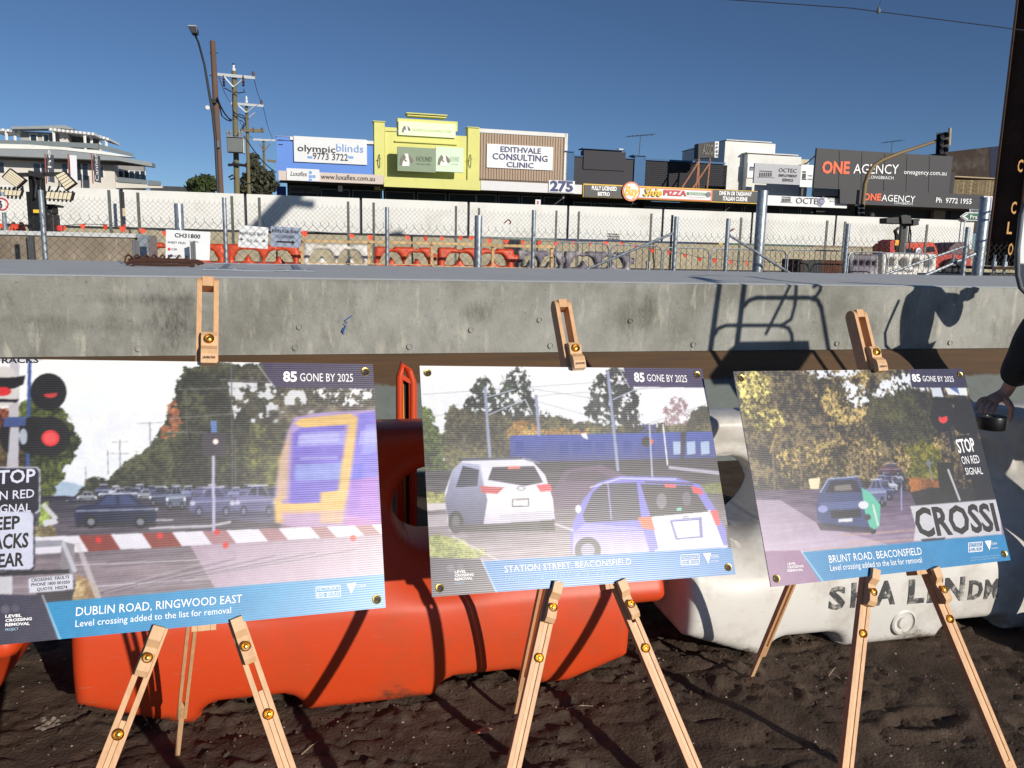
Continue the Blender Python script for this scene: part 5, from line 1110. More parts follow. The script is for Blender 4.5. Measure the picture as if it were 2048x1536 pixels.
# white round-holed barriers and orange site machine at the right
def hole_barrier(x0, x1, ytop, D, mat, label):
    a, b = sz(x0, ytop, D), sz(x1, ytop, D); Lw = (b[0]-a[0])/2; zt = sz((x0+x1)/2, ytop, D)[1]; Hh = zt-1.12
    def sdf(x, z):
        d = rbox(x, z, 0, Hh/2, Lw*.97, Hh/2, .05)
        for hx in (-.66,-.22,.22,.66): d = np.minimum(d, np.hypot(x-hx*Lw, z-Hh*.64)-Lw*.14)
        return d
    V, Fq = inflate(sdf, (-Lw, Lw), (0, Hh), .028, lambda x, z, d: .20-.06*np.clip(z/Hh, 0, 1), .05)
    t = thing('water_barrier', label, 'barrier', W((a[0]+b[0])/2, D, 1.12), 'plastic barriers across the track'); t.rotation_euler = (0,0,ALPHA)
    fast_obj('body', V, Fq, mat).parent = t; return t
hole_barrier(1694, 1752, 508, 17.2, gw, 'grey and white plastic barrier left of the white round-holed one')
hb = hole_barrier(1756, 1868, 506, 17.2, white_pl, 'white plastic barrier with a row of round holes before the orange machine')
mbx = MB(); a_, e_ = at(1786,541,16.95), at(1828,544,16.95); text_mb(mbx, "DUNKOLD", a_, (e_-a_).normalized(), UZ, (e_-a_).length, .055, .03, 0, .0)
lt_ = obj("lettering", mbx, black_ink, None, org=(0,0,0))
lt_.parent = hb; lt_.matrix_parent_inverse = (Matrix.Translation(hb.location) @ Matrix.Rotation(ALPHA, 4, 'Z')).inverted()

orange_pt = M('orange_machine_paint', (226,78,48), .4, var=.12, vscale=2, dirt=(120,60,48), dirt_amt=.5, dscale=2)
glass_d = M('dark_glass', (22,26,30), .12, var=.05, spec=.8)
def poly3(pts, D, th): 
    mb = MB(); mb.prism([at(x, y, D) for x, y in pts], N_*th); return mb
t = thing('site_machine', 'orange compact site machine with a light mast behind the white barrier', 'machine', at(1840, 530, 20)*Vector((1,1,0))+UZ*1.15)
obj('cab', poly3([(1806,536),(1806,492),(1815,486),(1866,484),(1872,490),(1878,512),(1878,536)], 20, 1.3), orange_pt, t, bevel=.03)
obj('windscreen', poly3([(1851,494),(1868,493),(1871,503),(1851,505)], 19.98, .05), glass_d, t)
obj('lower_window', poly3([(1851,508),(1871,506),(1872,514),(1852,516)], 19.98, .05), glass_d, t)
obj('side_window', poly3([(1807,498),(1826,496),(1826,508),(1810,510)], 19.98, .05), glass_d, t)
mb = MB(); c = at(1836, 503, 19.97); mb.lathe(c, -N_, [(.11,0),(.11,.03),(.09,.04),(.03,.03),(.001,.03)], 16); obj('fan_guard', mb, galv, t, smooth=True)
obj('chassis', poly3([(1866,512),(1905,508),(1942,513),(1942,535),(1860,540)], 20.1, 1.2), M('dark_orange_paint', (196,58,48), .5, var=.2), t, bevel=.02)
obj('rear_hood', poly3([(1895,508),(1900,494),(1912,486),(1938,484),(1942,512)], 20.6, 1.0), M('dull_maroon', (110,86,92), .6, var=.15), t, bevel=.03)
obj('tail_lamp', poly3([(1780,505),(1780,483),(1788,479),(1792,486),(1790,507)], 20, .5), M('tail_red', (206,60,56), .4), t)
mb = MB(); mb.lathe(at(1822,536,20)-N_*.02, -N_, [(.30,-.1),(.30,.08),(.16,.09),(.14,.05),(.001,.05)], 20); mb.lathe(at(1905,538,20)-N_*.02, -N_, [(.30,-.1),(.30,.08),(.16,.09),(.14,.05),(.001,.05)], 20)
for k, x in enumerate((1822, 1905)):
    mb = MB(); mb.lathe(at(x,538,19.9), -N_, [(.30,-.1),(.30,.08),(.16,.09),(.14,.05),(.001,.05)], 20); obj('wheel', mb, black, t, smooth=True)

# ---------------------------------------------------------------- lighting towers
lens = M('floodlight_lens', (226,214,186), .3, var=.05); lamp_body = M('floodlight_body', (24,24,26), .5)
def flood(t, quad, D, cells=5, across=True, back=.09):
    P_ = [at(x, y, D) for x, y in quad]; n = (P_[1]-P_[0]).cross(P_[3]-P_[0]).normalized()
    if n.dot(N_) > 0: n = -n
    c = sum(P_, Vector())/4
    mb = MB(); mb.prism([c+(p-c)*1.10 for p in P_], -n*back); h = obj('floodlight', mb, lamp_body, t)
    for k in range(cells):
        a, b = (k+.09)/cells, (k+.91)/cells
        L = (lambda u, v: lerp(lerp(P_[0], P_[1], u), lerp(P_[3], P_[2], u), v))
        q = [L(a,.04), L(b,.04), L(b,.96), L(a,.96)] if across else [L(.04,a), L(.96,a), L(.96,b), L(.04,b)]
        mb = MB(); mb.prism([p+n*.012 for p in q], -n*.01); g = obj('lens', mb, lens, None); g.parent = h; g.location = ORG[g]-ORG[h]
    mb = MB()
    for k in range(6): mb.box(lerp(P_[0], P_[1], (k+.5)/6)*.5+lerp(P_[3], P_[2], (k+.5)/6)*.5-n*(back+.03), (.006,.03,.09), ((P_[1]-P_[0]).normalized(), n, (P_[3]-P_[0]).normalized()))
    g = obj('cooling_fins', mb, lamp_body, None, kind='stuff'); g.parent = h; g.location = ORG[g]-ORG[h]
t = thing('lighting_tower', 'black lighting tower with four tilted floodlights at the left', 'lighting tower', at(72, 470, 14.8)*Vector((1,1,0))+UZ*1.15)
mb = MB(); p = at(73, 352, 14.8); c = Vector((p.x, p.y, 0)); mb.box((c.x, c.y, (1.15+p.z)/2), (.085,.085,(p.z-1.15)/2)); obj('mast', mb, dark_steel, t, bevel=.008)
for dx in (-.10, .10): 
    mb = MB(); mb.bar((c.x+dx, c.y-.1, 1.2), (c.x+dx, c.y-.1, p.z-.25), .035, .035, up=(0,1,0)); obj('mast_rail', mb, dark_steel, t)
mb = MB(); mb.bar(at(15,350,14.7), at(130,348,14.7), .045, .06); obj('cross_arm', mb, dark_steel, t)
mb = MB(); mb.bar(at(58,346,14.65), at(88,352,14.65), .08, .08); mb.tube([at(66,344,14.7), at(72,370,14.6), at(70,395,14.6)], .02, 6); mb.tube([at(82,352,14.7), at(80,375,14.6), at(84,392,14.6)], .012, 5); obj('head', mb, dark_steel, t)
flood(t, [(5,354),(20,338),(50,360),(34,375)], 14.5, 5, True); flood(t, [(111,351),(128,343),(151,366),(131,380)], 14.5, 5, False)
flood(t, [(94,383),(145,385),(141,400),(91,397)], 14.6, 6, True); flood(t, [(-6,378),(44,381),(40,392),(-8,390)], 14.6, 6, True, .05)
for a, b in (((30,374),(28,386)),((118,372),(112,386)),((100,372),(96,386)),((45,372),(46,384))): 
    mb = MB(); mb.bar(at(a[0],a[1],14.6), at(b[0],b[1],14.6), .02, .02, up=(0,1,0)); obj('bracket', mb, dark_steel, t)
mb = MB(); mb.pb(88, 408, 110, 413, 14.9, .5); obj('cabinet_lid', mb, dark_steel, t, bevel=.01)
mb = MB(); mb.pb(92, 413, 105, 428, 15, .35); mb.pb(90, 428, 110, 470, 15, .35); obj('cabinet', mb, dark_steel, t, bevel=.02)
mb = MB(); mb.pb(66, 419, 78, 426, 14.62, .01); obj('warning_label', mb, M('yellow_label', (236,190,50), .6), t)
t = thing('lighting_tower', 'black lighting tower seen from the side above the orange machine at the right', 'lighting tower', at(1808, 500, 19)*Vector((1,1,0))+UZ*1.15)
p = at(1808, 430, 19); c = Vector((p.x, p.y, 0)); mb = MB(); mb.box((c.x, c.y, (1.15+p.z)/2), (.065,.065,(p.z-1.15)/2)); obj('mast', mb, dark_steel, t, bevel=.008)
mb = MB(); mb.tube([at(1797,455,18.8), at(1790,462,18.8), at(1793,470,18.8), at(1792,500,18.8)], [.03,.05,.05,.04], 8); mb.tube([at(1818,440,18.8), at(1822,470,18.9), at(1818,500,18.9)], .02, 5); obj('cable_run', mb, dark_steel, t)
for q in ([(1773,436),(1798,434),(1799,448),(1773,447)], [(1802,431),(1822,431),(1824,448),(1804,448)], [(1827,440),(1838,438),(1838,450),(1826,452)]):
    mb = poly3(q, 18.7, .28); obj('floodlight', mb, lamp_body, t, bevel=.015)
mb = MB(); mb.bar(at(1775,441,18.9), at(1838,440,18.9), .05, .06); obj('cross_arm', mb, dark_steel, t)
mb = MB(); mb.pb(1791, 480, 1797, 491, 18.65, .02); obj('warning_label', mb, M('yellow_label2', (250,170,40), .6), t)

# speed sign on a short post at the very left
t = thing('speed_sign', 'white 5 speed limit sign on a short post at the left edge', 'sign', at(8, 460, 14)*Vector((1,1,0))+UZ*1.15)
mb = MB(); mb.pb(-14, 392, 12, 425, 14, .01); obj('panel', mb, sheet, t)
mb = MB(); c = at(3, 408, 13.985); mb.tube([c+(S_*math.cos(a)+UZ*math.sin(a))*.085 for a in np.linspace(0, 2*math.pi, 21)[:-1]], .011, 5, closed=True); obj('red_ring', mb, M('sign_red', (206,40,44), .5), t)
wtext(t, '5', 0.5, 415, 6, 415, 13, 13.97, black_ink, .02)
mb = MB(); p = at(8, 425, 14.03); mb.tube([(p.x,p.y,1.15),(p.x,p.y,p.z+.3)], .03, 8); obj('post', mb, galv, t)
# traffic cones and lamp at left, behind the wall
for k, x in enumerate((10, 28, 44)):
    c = at(x, 462, 16.5); mb = MB(); mb.lathe((c.x,c.y,c.z-.3), UZ, [(.2,0),(.2,.03),(.14,.04),(.03,.45),(.001,.46)], 14)
    obj('traffic_cone', mb, M('cone_orange', (250,92,56), .5), smooth=True, cat='cone', group='orange cones behind the left wall', label='orange traffic cone top behind the concrete wall, ' + ['leftmost of three','middle of three','nearest the light tower'][k])
boxthing('hazard_lamp', 'red and grey hazard lamp on the concrete wall beside the light tower', 'lamp', 113, 451, 124, 462, 14.0, .12, M('lamp_red', (216,50,46), .4))

# ================================================================ SHOPS
SD, AD = 46.0, 43.0            # facade plane and awning fascia plane
def fac(name, x0, y0, x1, y1, mat, parent, D=SD, th=.5, bevel=0, k=None):
    mb = MB(); mb.pb(x0, y0, x1, y1, D, th); return obj(name, mb, mat, parent, bevel=bevel, label=k)
def shop(label, x0, x1, y): return thing('shop_building', label, 'shop', at((x0+x1)/2, y, SD)*Vector((1,1,0))+UZ*1.15)
glass_shop = M('shop_glass', (30,31,34), .35, var=.2, vscale=.6, spec=.3)
soffit = M('awning_soffit', (70,66,62), .9, var=.1)
alu = M('aluminium_frame', (120,122,124), .4, metal=.5)
def awning(t, x0, x1, y0, y1, mat, skew=0, yr=None, posts=True):
    """front fascia board from (x0,y0) down to y1, with the canopy running back to the facade"""
    a, b = sz(x0, y0, AD), sz(x1, y1, AD); zt, zb = a[1], sz(x0, y1, AD)[1]
    mb = MB(); mb.wb(a[0], b[0], AD, AD+.12, zb, zt); obj('awning_fascia', mb, mat, t)
    mb = MB(); mb.wb(a[0]+.02, b[0]-.02, AD+.123, SD-.003, zb+.08, zb+.25); obj('awning_canopy', mb, soffit, t)
def shopfront(t, x0, x1, n=3, ytop=372, door=True, mat=None):
    s0, s1 = sz(x0, ytop, SD)[0], sz(x1, ytop, SD)[0]; zt = sz((x0+x1)/2, ytop, SD)[1]
    mb = MB(); mb.wb(s0, s1, SD+.25, SD+.4, 1.15, zt); obj('shopfront', mb, mat or M('dark_shopfront', (46,44,44), .7, var=.3), t)
    for k in range(n):
        a, b = s0+(s1-s0)*(k+.04)/n, s0+(s1-s0)*(k+.96)/n
        mb = MB(); mb.wb(a, b, SD+.18, SD+.22, 1.6, zt-.35); p = obj('window', mb, glass_shop, t)
        for q in (a, b-.05): 
            m2 = MB(); m2.wb(q, q+.05, SD+.14, SD+.178, 1.55, zt-.3); f_ = obj('frame', m2, alu, None); f_.parent = p; f_.location = ORG[f_]-ORG[p]
        m2 = MB(); m2.wb(a, b, SD+.13, SD+.177, zt-.35, zt-.30); f_ = obj('frame', m2, alu, None); f_.parent = p; f_.location = ORG[f_]-ORG[p]
def stext(t, txt, x0, x1, ytop, ybase, D, mat, bold=0, italic=0, lift=.03): return sign_text(t, txt, x0, x1, ytop, ybase, D, mat, bold, italic, lift)

# 1 blinds shop
blue_w = M('cornflower_paint', (104,146,222), .8, var=.05, vscale=.6)
t = shop('blue shop with a large white olympicblinds sign on its parapet', 553, 748, 340)
fac('parapet', 553, 281, 748, 372, blue_w, t); fac('parapet_step', 553, 273, 579, 281, blue_w, t, th=.49)
fac('coping', 551, 271.5, 580, 273.5, cream_w, t, SD-.05, .6); fac('coping', 580, 279.5, 749, 282, cream_w, t, SD-.05, .6); fac('vent', 557, 279, 566, 281, M('vent_black', (40,40,50)), t, SD-.03, .02); fac('vent', 557, 288, 566, 290, M('vent_black', (40,40,50)), t, SD-.03, .02)
fac('side_wall', 553, 372.2, 573, 440, M('cobalt_paint', (44,70,150), .8), t)
fac('sign_panel', 587, 271.5, 734, 330, sheet, t, SD-.12, .1, .01)
stext(t, 'olympic', 595, 671, 291, 304, SD-.12, M('charcoal_ink', (60,60,66), .6, var=0), .01); stext(t, 'blinds', 673, 727, 289, 304, SD-.12, M('sky_ink', (128,166,226), .6, var=0)); stext(t, '9773 3722', 626, 696, 307, 320, SD-.12, M('charcoal_ink', (60,60,66)), .005)
for a in (615, 697): fac('colour_bar', a, 312, a+10, 317, M('sky_ink', (128,166,226)), t, SD-.14, .015)
awning(t, 557, 767, 341, 360, M('beige_fascia', (214,200,190), .7, var=.04)); fac('fascia_sign', 573, 336, 639, 363, sheet, t, AD-.05, .045)
stext(t, 'Luxaflex', 581, 615, 343, 352, AD-.05, black_ink, 0, .35, .02); stext(t, 'www.luxaflex.com.au', 642, 750, 350, 360, AD, M('charcoal_ink', (60,60,66)), 0)
for a, b in ((618,342),(618,350),(625,350),(618,357)): fac('logo_block', a, b, a+6, b+6, M('sky_ink', (128,166,226)), t, AD-.065, .012)
shopfront(t, 574, 765, 3, 366); fac('inner_sign', 578, 370, 640, 388, M('window_film', (92,98,100), .6), t, SD+.05, .08); stext(t, 'olympic', 582, 623, 374, 382, SD+.05, black_ink, .01); fac('notice', 676, 371, 685, 383, sheet, t, SD+.04, .02)
# 2 yellow shop
yel = M('lime_yellow_paint', (222,220,136), .8, var=.05, vscale=.5, dirt=(198,196,116), dirt_amt=.4)
t = shop('lime yellow shop with a stepped parapet and dog portrait signs', 748, 957, 340)
fac('parapet', 770, 263, 936, 380, yel, t); fac('end_pier', 748, 243, 770, 380, yel, t, SD-.12, .7, .02); fac('end_pier', 936, 255, 958, 380, yel, t, SD-.12, .7, .02); fac('shoulder', 770, 254, 795, 263, yel, t, th=.49)
fac('gable', 795, 236, 915, 263, yel, t, SD-.05, .6); fac('gable_top', 815, 229, 893, 236, yel, t, SD-.08, .6); fac('coping', 813, 226.5, 895, 229.5, yel, t, SD-.16, .8); fac('coping', 746, 241, 771, 244, yel, t, SD-.2, .8); fac('coping', 935, 253, 959, 256, yel, t, SD-.2, .8)
fac('ledge', 790, 283, 915, 287, yel, t, SD-.14, .15)
pale_s = M('pale_green_sign', (232,244,206), .5, var=.02); fac('sign_panel', 797, 242, 911, 276, pale_s, t, SD-.16, .1)
pale_ink = M('pale_lime_ink', (212,226,170), .5, var=0); stext(t, 'HOUND DOG GROOMING STUDIO', 826, 905, 259, 264, SD-.16, pale_ink)
for i, (a, b, m_, D_) in enumerate(((795, 872, M('sage_sign', (134,152,126), .5, var=.04), SD-1.0), (872, 927, M('mint_sign', (214,232,206), .5, var=.03), SD-.95))):
    fac('box_sign', a, 293, b-.5, 345, m_, t, D_, .25)
    stext(t, 'HOUND', a+38 if i == 0 else a+28, b-8, 313, 323, D_, M('sage_ink', (108,122,100), .6, var=0) if i == 0 else M('mint_ink', (196,216,190), .6, var=0)); stext(t, 'DOG SPA', a+39 if i == 0 else a+30, b-10, 327, 330, D_, M('sage_ink', (108,122,100)) if i == 0 else M('mint_ink', (196,216,190)))
def dog(t, x, y, s, D):
    P = lambda *q: [(x+a*s, y+b*s) for a, b in q]
    w_, g_, k_ = M('dog_white', (240,240,236), .6, var=0), M('dog_grey', (128,122,112), .6, var=0), black_ink
    for pts, m_, d in ((P((-.35,-.9),(.35,-.9),(.55,.1),(.5,1),(-.6,1),(-.5,.1)), w_, .02), (P((-.4,-.8),(-.75,-.3),(-.95,.7),(-.6,.8),(-.42,.2)), g_, .03), (P((.35,-.8),(.8,-.4),(1.2,.2),(.9,.5),(.5,.1)), g_, .03), (P((-.3,-.9),(-.05,-.5),(-.12,.2),(-.4,.1),(-.42,-.6)), g_, .035), (P((-.1,.1),(.1,.1),(.06,.35),(-.06,.35)), k_, .04), (P((-.08,-.3),(0,-.35),(0,-.2)), k_, .04)):
        mb = MB(); mb.prism([at(a, b, D-d) for a, b in pts], -N_*.004); obj('dog_portrait', mb, m_, t)
dog(t, 812, 258, 8, SD-.16); dog(t, 812, 319, 13, SD-1.0); dog(t, 887, 320, 12, SD-.95)
for x in (759, 941):
    mb = MB(); c = at(x, 322, SD-.2); mb.tube([c+UZ*.35, c+UZ*.1-N_*.12, c-UZ*.1-N_*.12, c-UZ*.35], .025, 6); mb.tube([c+UZ*.1-S_*.08-N_*.15, c-N_*.15+S_*.08+UZ*.1], .02, 6); obj('wall_lamp', mb, M('verdigris', (110,116,60), .6), t)
awning(t, 768, 961, 353, 373, yel); shopfront(t, 768, 958, 3, 374)
# 3 clinic
t = shop('shop clad in brown ribbed metal with the EDITHVALE CONSULTING CLINIC sign', 949, 1132, 340)
cl = M('brown_cladding', (172,148,126), .6, var=.04); cl2 = M('brown_cladding_dark', (120,100,84), .7, var=.1)
fac('wall', 950, 267, 1131, 380, cl2, t, SD+.02, .5)
a, b = sz(951, 268, SD-.03), sz(1130, 361, SD-.03); n = 34
for k in range(n):
    s0 = a[0]+(b[0]-a[0])*k/n; mb = MB(); mb.wb(s0, s0+(b[0]-a[0])/n*.80, SD-.05, SD+.018, sz(1040, 361, SD)[1], sz(1040, 267.5, SD)[1]); obj('cladding_rib', mb, cl, t)
fac('edge_trim', 948, 264, 1133, 267, cream_w, t, SD-.1, .4); fac('edge_trim', 947, 267, 950, 361, cream_w, t, SD-.1, .4); fac('edge_trim', 1130, 267, 1133, 361, cream_w, t, SD-.1, .4)
fac('sign_panel', 974, 287, 1105, 341, sheet, t, SD-.14, .06)
stext(t, 'EDITHVALE', 1001, 1082, 295, 305.5, SD-.14, navy_ink, .012); stext(t, 'CONSULTING', 985, 1095, 309, 321, SD-.14, navy_ink, .012); stext(t, 'CLINIC', 1013, 1067, 325, 335, SD-.14, navy_ink, .012)
awning(t, 962, 1165, 361, 380, M('white_fascia', (222,222,224), .6, var=.03)); fac('number_plate', 1098, 360, 1149, 386, sheet, t, AD-.06, .05); stext(t, '275', 1100, 1146, 363, 382, AD-.06, navy_ink, .04)
shopfront(t, 950, 1132, 4, 380); fac('rear_wall', 940, 374, 1300, 450, M('dark_shopfront', (46,44,44)), t, SD+.7, .2); fac('parking_sign', 1071, 399, 1081, 412, sheet, t, 36, .03); stext(t, 'S', 1073.5, 1078, 402, 408, 36, M('sign_red', (206,40,44)), .02)
# 4 dark grey shop
dk = M('dark_grey_render', (62,60,66), .8, var=.08, vscale=.5); bt = M('steel_blue_paint', (60,104,150), .7, var=.05)
t = shop('dark grey rendered shop with steel blue piers and coping', 1133, 1290, 350)
fac('parapet', 1147, 313, 1268, 400, dk, t); fac('centre_panel', 1168, 300, 1250, 342, dk, t, SD-.08, .6); fac('coping', 1147, 310.5, 1166, 313.5, bt, t, SD-.1, .7); fac('coping', 1250, 315, 1268, 318, bt, t, SD-.1, .7); fac('coping', 1165, 297, 1251, 300, bt, t, SD-.16, .8)
fac('pier', 1133, 303, 1147, 364, bt, t, SD-.1, .6); fac('pier', 1270, 311, 1289, 372, bt, t, SD-.1, .6); fac('coping', 1131, 301, 1149, 304, bt, t, SD-.2, .8); fac('coping', 1267, 309, 1293, 312.5, bt, t, SD-.2, .8)
mb = MB(); mb.wb(sz(1250,300,SD)[0], sz(1259,300,SD)[0], SD+1, SD+1.6, sz(1255,330,SD)[1], sz(1255,298,SD+1)[1]); obj('chimney', mb, cream_w, t)
shopfront(t, 1147, 1268, 3, 395)
# 5 dark brick pizza shop
t = shop('dark painted brick shop with a steel blue coping above the black and yellow restaurant sign', 1290, 1450, 350)
brk = M('black_brick', (52,52,58), .8, var=.2, vscale=3); fac('wall', 1290, 322, 1450, 405, M('black_mortar', (34,34,38), .9), t, SD+.02, .5)
a, b = sz(1290, 325, SD), sz(1449, 325, SD); zt = sz(1370, 325.5, SD)[1]; zb = sz(1370, 377, SD)[1]; bh = (zt-zb)/13; nb = 26; bw_ = (b[0]-a[0])/nb; me0 = None
for r in range(13):
    for k in range(nb-(r % 2)):
        s0 = a[0]+bw_*(k+(.5 if r % 2 else 0))+.01
        if me0 is None:
            mb = MB(); mb.wb(0, bw_-.02, SD, SD+.03, 0, bh-.02); me0 = obj('brick', mb, brk, t, org=W(0, SD, 0)); me0.location = W(s0, SD, zt-bh*(r+1))-ORG[t]
        elif r*nb+k < 300:
            c = me0.copy(); COL.objects.link(c); c.location = W(s0, SD, zt-bh*(r+1))-ORG[t]
        else: pass
mbk = MB()
for r in range(13):
    for k in range(nb-(r % 2)):
        if r*nb+k >= 300: s0 = a[0]+bw_*(k+(.5 if r % 2 else 0))+.01; mbk.wb(s0, s0+bw_-.02, SD, SD+.03, zt-bh*(r+1), zt-bh*r-.02)
obj('lower_bricks', mbk, brk, t, kind='stuff')
fac('coping', 1289, 320, 1451, 325, bt, t, SD-.12, .8); shopfront(t, 1290, 1450, 4, 405)
ys = M('sign_yellow', (236,190,40), .5, var=0); bs = M('sign_black', (26,26,28), .4, var=0)
fac('sign_frame', 1167, 367, 1519, 408, ys, t, AD-.10, .12); fac('sign_field', 1169, 369.3, 1262, 397, bs, t, AD-.14, .03); fac('sign_field', 1423, 379.3, 1517, 405.8, bs, t, AD-.14, .03)
fac('awning_canopy', 1169, 390, 1518, 398, soffit, t, AD+.1, SD-AD-.3)
stext(t, 'FULLY LICENSED', 1183, 1233, 373, 380.5, AD-.14, white_ink, .04); stext(t, 'BISTRO', 1195, 1219, 384.5, 391.5, AD-.14, white_ink, .04)
stext(t, 'DINE IN OR TAKEAWAY', 1438, 1503, 383.5, 391, AD-.14, white_ink, .04); stext(t, 'ITALIAN CUISINE', 1445, 1494, 394, 401.5, AD-.14, white_ink, .04)
oc = M('sign_salmon', (232,130,84), .5, var=0)
mb = MB(); c = at(1262, 383, AD-.2); mb.lathe(c, -N_, [(.52,0),(.52,.04),(.01,.04)], 28); obj('roundel', mb, oc, t); mb = MB(); mb.lathe(c-N_*.05, -N_, [(.43,0),(.43,.012),(.01,.012)], 28); obj('roundel_face', mb, sheet, t)
fac('banner_frame', 1262, 373, 1424, 403, oc, t, AD-.16, .05, .01); fac('banner_face', 1275, 376, 1421, 400.5, sheet, t, AD-.18, .018)
stext(t, 'Bay', 1248, 1279, 373, 391, AD-.26, ys, .03, .3, .02); stext(t, 'Side', 1287, 1324, 376, 392, AD-.26, ys, .03, .3, .02)
stext(t, 'PIZZA', 1327, 1373, 381, 391, AD-.2, M('pizza_red', (206,40,52), .5, var=0), .04); fac('green_strip', 1374, 384, 1411, 391, M('pizza_green', (70,150,90), .5, var=0), t, AD-.2, .015); stext(t, 'RESTAURANT', 1377, 1409, 386, 390, AD-.205, sheet, .02)
fac('red_strip', 1374, 393.5, 1411, 395.5, M('pizza_red', (206,40,52)), t, AD-.2, .015); mb = MB(); mb.lathe(at(1417,389,AD-.2), -N_, [(.15,0),(.15,.02),(.01,.02)], 16); obj('dish_emblem', mb, grey_pl, t)
# roof-top box sign
t = thing('roof_sign', 'old black box sign on rusty legs with OPEN down its white end', 'sign', at(1410, 377, AD+1.0))
RDp = AD+1.0; mb = MB(); mb.prism([at(1397,287,RDp), at(1429,283,RDp), at(1429,315,RDp), at(1396,316,RDp)], N_*.5); obj('box', mb, M('dark_sign_box', (44,42,44), .6, var=.3), t)
mb = MB(); mb.prism([at(1430,283,RDp-.02), at(1438,283,RDp-.02), at(1436,315,RDp-.02), at(1429,315,RDp-.02)], N_*.5); obj('end_panel', mb, sheet, t)
for k, ch in enumerate('OPEN'): stext(t, ch, 1431.5, 1435.5, 285.5+k*7.6, 290+k*7.6, RDp-.03, black_ink, .03)
stext(t, 'ASSO', 1404, 1426, 289, 309, RDp, M('faded_ink', (120,118,112), .7, var=.3), .02)
for a, b in (((1398,316),(1392,377)),((1420,316),(1414,377)),((1398,322),(1363,377)),((1419,326),(1385,377)),((1397,318),(1397,377))):
    mb = MB(); mb.tube([at(*a, RDp), at(*b, RDp)], .05, 6); obj('leg', mb, M('rusted_pale_steel', (170,120,92), .8, var=.4, vscale=3), t)
mb = MB(); mb.tube([at(1396,320,RDp+.3), at(1376,337,SD-.2), at(1364,334,SD-.1)], .03, 5); obj('stay', mb, dark_steel, t)
# 6 white building
t = shop('white rendered two step shop with grey OCTEC EMPLOYMENT SERVICE sign', 1450, 1630, 350)
fac('wall', 1451, 282, 1543, 400, cream_w, t, SD+.4, 6); fac('coping', 1453, 280, 1544, 284, cream_w, t, SD+.3, 6.3); fac('front_wall', 1496, 308, 1596, 400, cream_w, t, SD-.1, .45); fac('coping', 1494, 305.5, 1597, 309.5, cream_w, t, SD-.2, .6); fac('right_pier', 1597, 318, 1612, 400, M('cream_brick', (206,196,176), .8), t, SD, .5)
fac('lettered_panel', 1496, 325, 1509, 356, sheet, t, SD-.2, .09); stext(t, 'm', 1499, 1509, 330, 341, SD-.2, navy_ink, .03)
gs = M('grey_sign_face', (170,172,178), .5, var=.04); fac('sign_panel', 1510, 326, 1600, 370, gs, t, AD-.1, .12)
stext(t, 'OCTEC', 1557, 1593, 337, 345, AD-.1, M('charcoal_ink', (60,60,66)), 0); stext(t, 'EMPLOYMENT', 1557, 1594, 349, 354, AD-.1, black_ink, .02); stext(t, 'SERVICE', 1564, 1586, 357.5, 363, AD-.1, black_ink, .02)
def pavilion(t, x0, y0, w_, h_, D):
    for k in range(6): fac('emblem_bar', x0+w_*(.12+k*.13), y0+h_*.28, x0+w_*(.18+k*.13), y0+h_*.82, black_ink, t, D, .01)
    fac('emblem_bar', x0+w_*.12, y0, x0+w_*.86, y0+h_*.2, black_ink, t, D, .01); fac('emblem_bar', x0, y0+h_*.84, x0+w_, y0+h_, black_ink, t, D, .01)
pavilion(t, 1515, 341, 34, 15, AD-.12)
fac('end_sign', 1603, 329, 1629, 375, sheet, t, AD+.1, .1); pavilion(t, 1604, 342, 9, 18, AD+.08); stext(t, 'WORK', 1615, 1624, 350, 353, AD+.1, grey_ink, .02); stext(t, 'HERE', 1615, 1624, 357, 360, AD+.1, grey_ink, .02)
fac('drainpipe', 1603, 376, 1606, 392, dark_steel, t, AD+.1, .08)
awning(t, 1525, 1694, 390, 410, sheet); pavilion(t, 1561, 393, 24, 13, AD-.02); stext(t, 'OCTEC', 1591, 1646, 396, 408, AD, M('charcoal_ink', (60,60,66))); mb = MB(); mb.prism([at(1634,398,AD-.02), at(1648,393,AD-.02), at(1650,404,AD-.02), at(1642,414,AD-.02), at(1636,411,AD-.02)], -N_*.01); obj('emblem_leaf', mb, M('mauve_ink', (150,150,176), .6, var=0), t)
stext(t, 'EMPLOYMENT', 1655, 1674, 396, 399, AD, grey_ink); stext(t, 'SERVICE', 1658, 1670, 401, 404, AD, grey_ink)
shopfront(t, 1452, 1640, 5, 402, mat=M('brown_front', (84,76,66), .8)); a, b = sz(1610,380,SD), sz(1680,400,SD)
for k in range(14): fac('cladding_rib', 1626+k*3.6, 377, 1628.4+k*3.6, 392, cream_w, t, SD-.3, .1)
# 7 agency
ag = M('charcoal_board', (50,50,55), .6, var=.03, vscale=.4)
t = shop('charcoal estate agency shop with large ONEAGENCY boards in orange and white', 1632, 1965, 350)
mb = MB(); mb.prism([at(1634,296,AD), at(1906,313,AD), at(1897,389,AD), at(1627,376,AD)], N_*.15); obj('sign_board', mb, ag, t)
for k in range(1, 6):
    x = 1634+k*45; mb = MB(); mb.tube([at(x, 299+k*2.8, AD-.01), at(x-2, 379+k*2, AD-.01)], .012, 4); obj('board_seam', mb, M('seam_grey', (44,44,48)), t)
wtext(t, 'ONE', 1643, 346, 1698, 347, 23, AD, orange_ink, .035, lift=.03); wtext(t, 'AGENCY', 1706, 347, 1796, 348, 19, AD, white_ink, 0, lift=.03); wtext(t, 'LONGBEACH', 1737, 357, 1786, 359, 6, AD, white_ink, 0, lift=.03); wtext(t, 'oneagency.com.au', 1807, 348, 1892, 351, 9, AD, white_ink, 0, lift=.03)
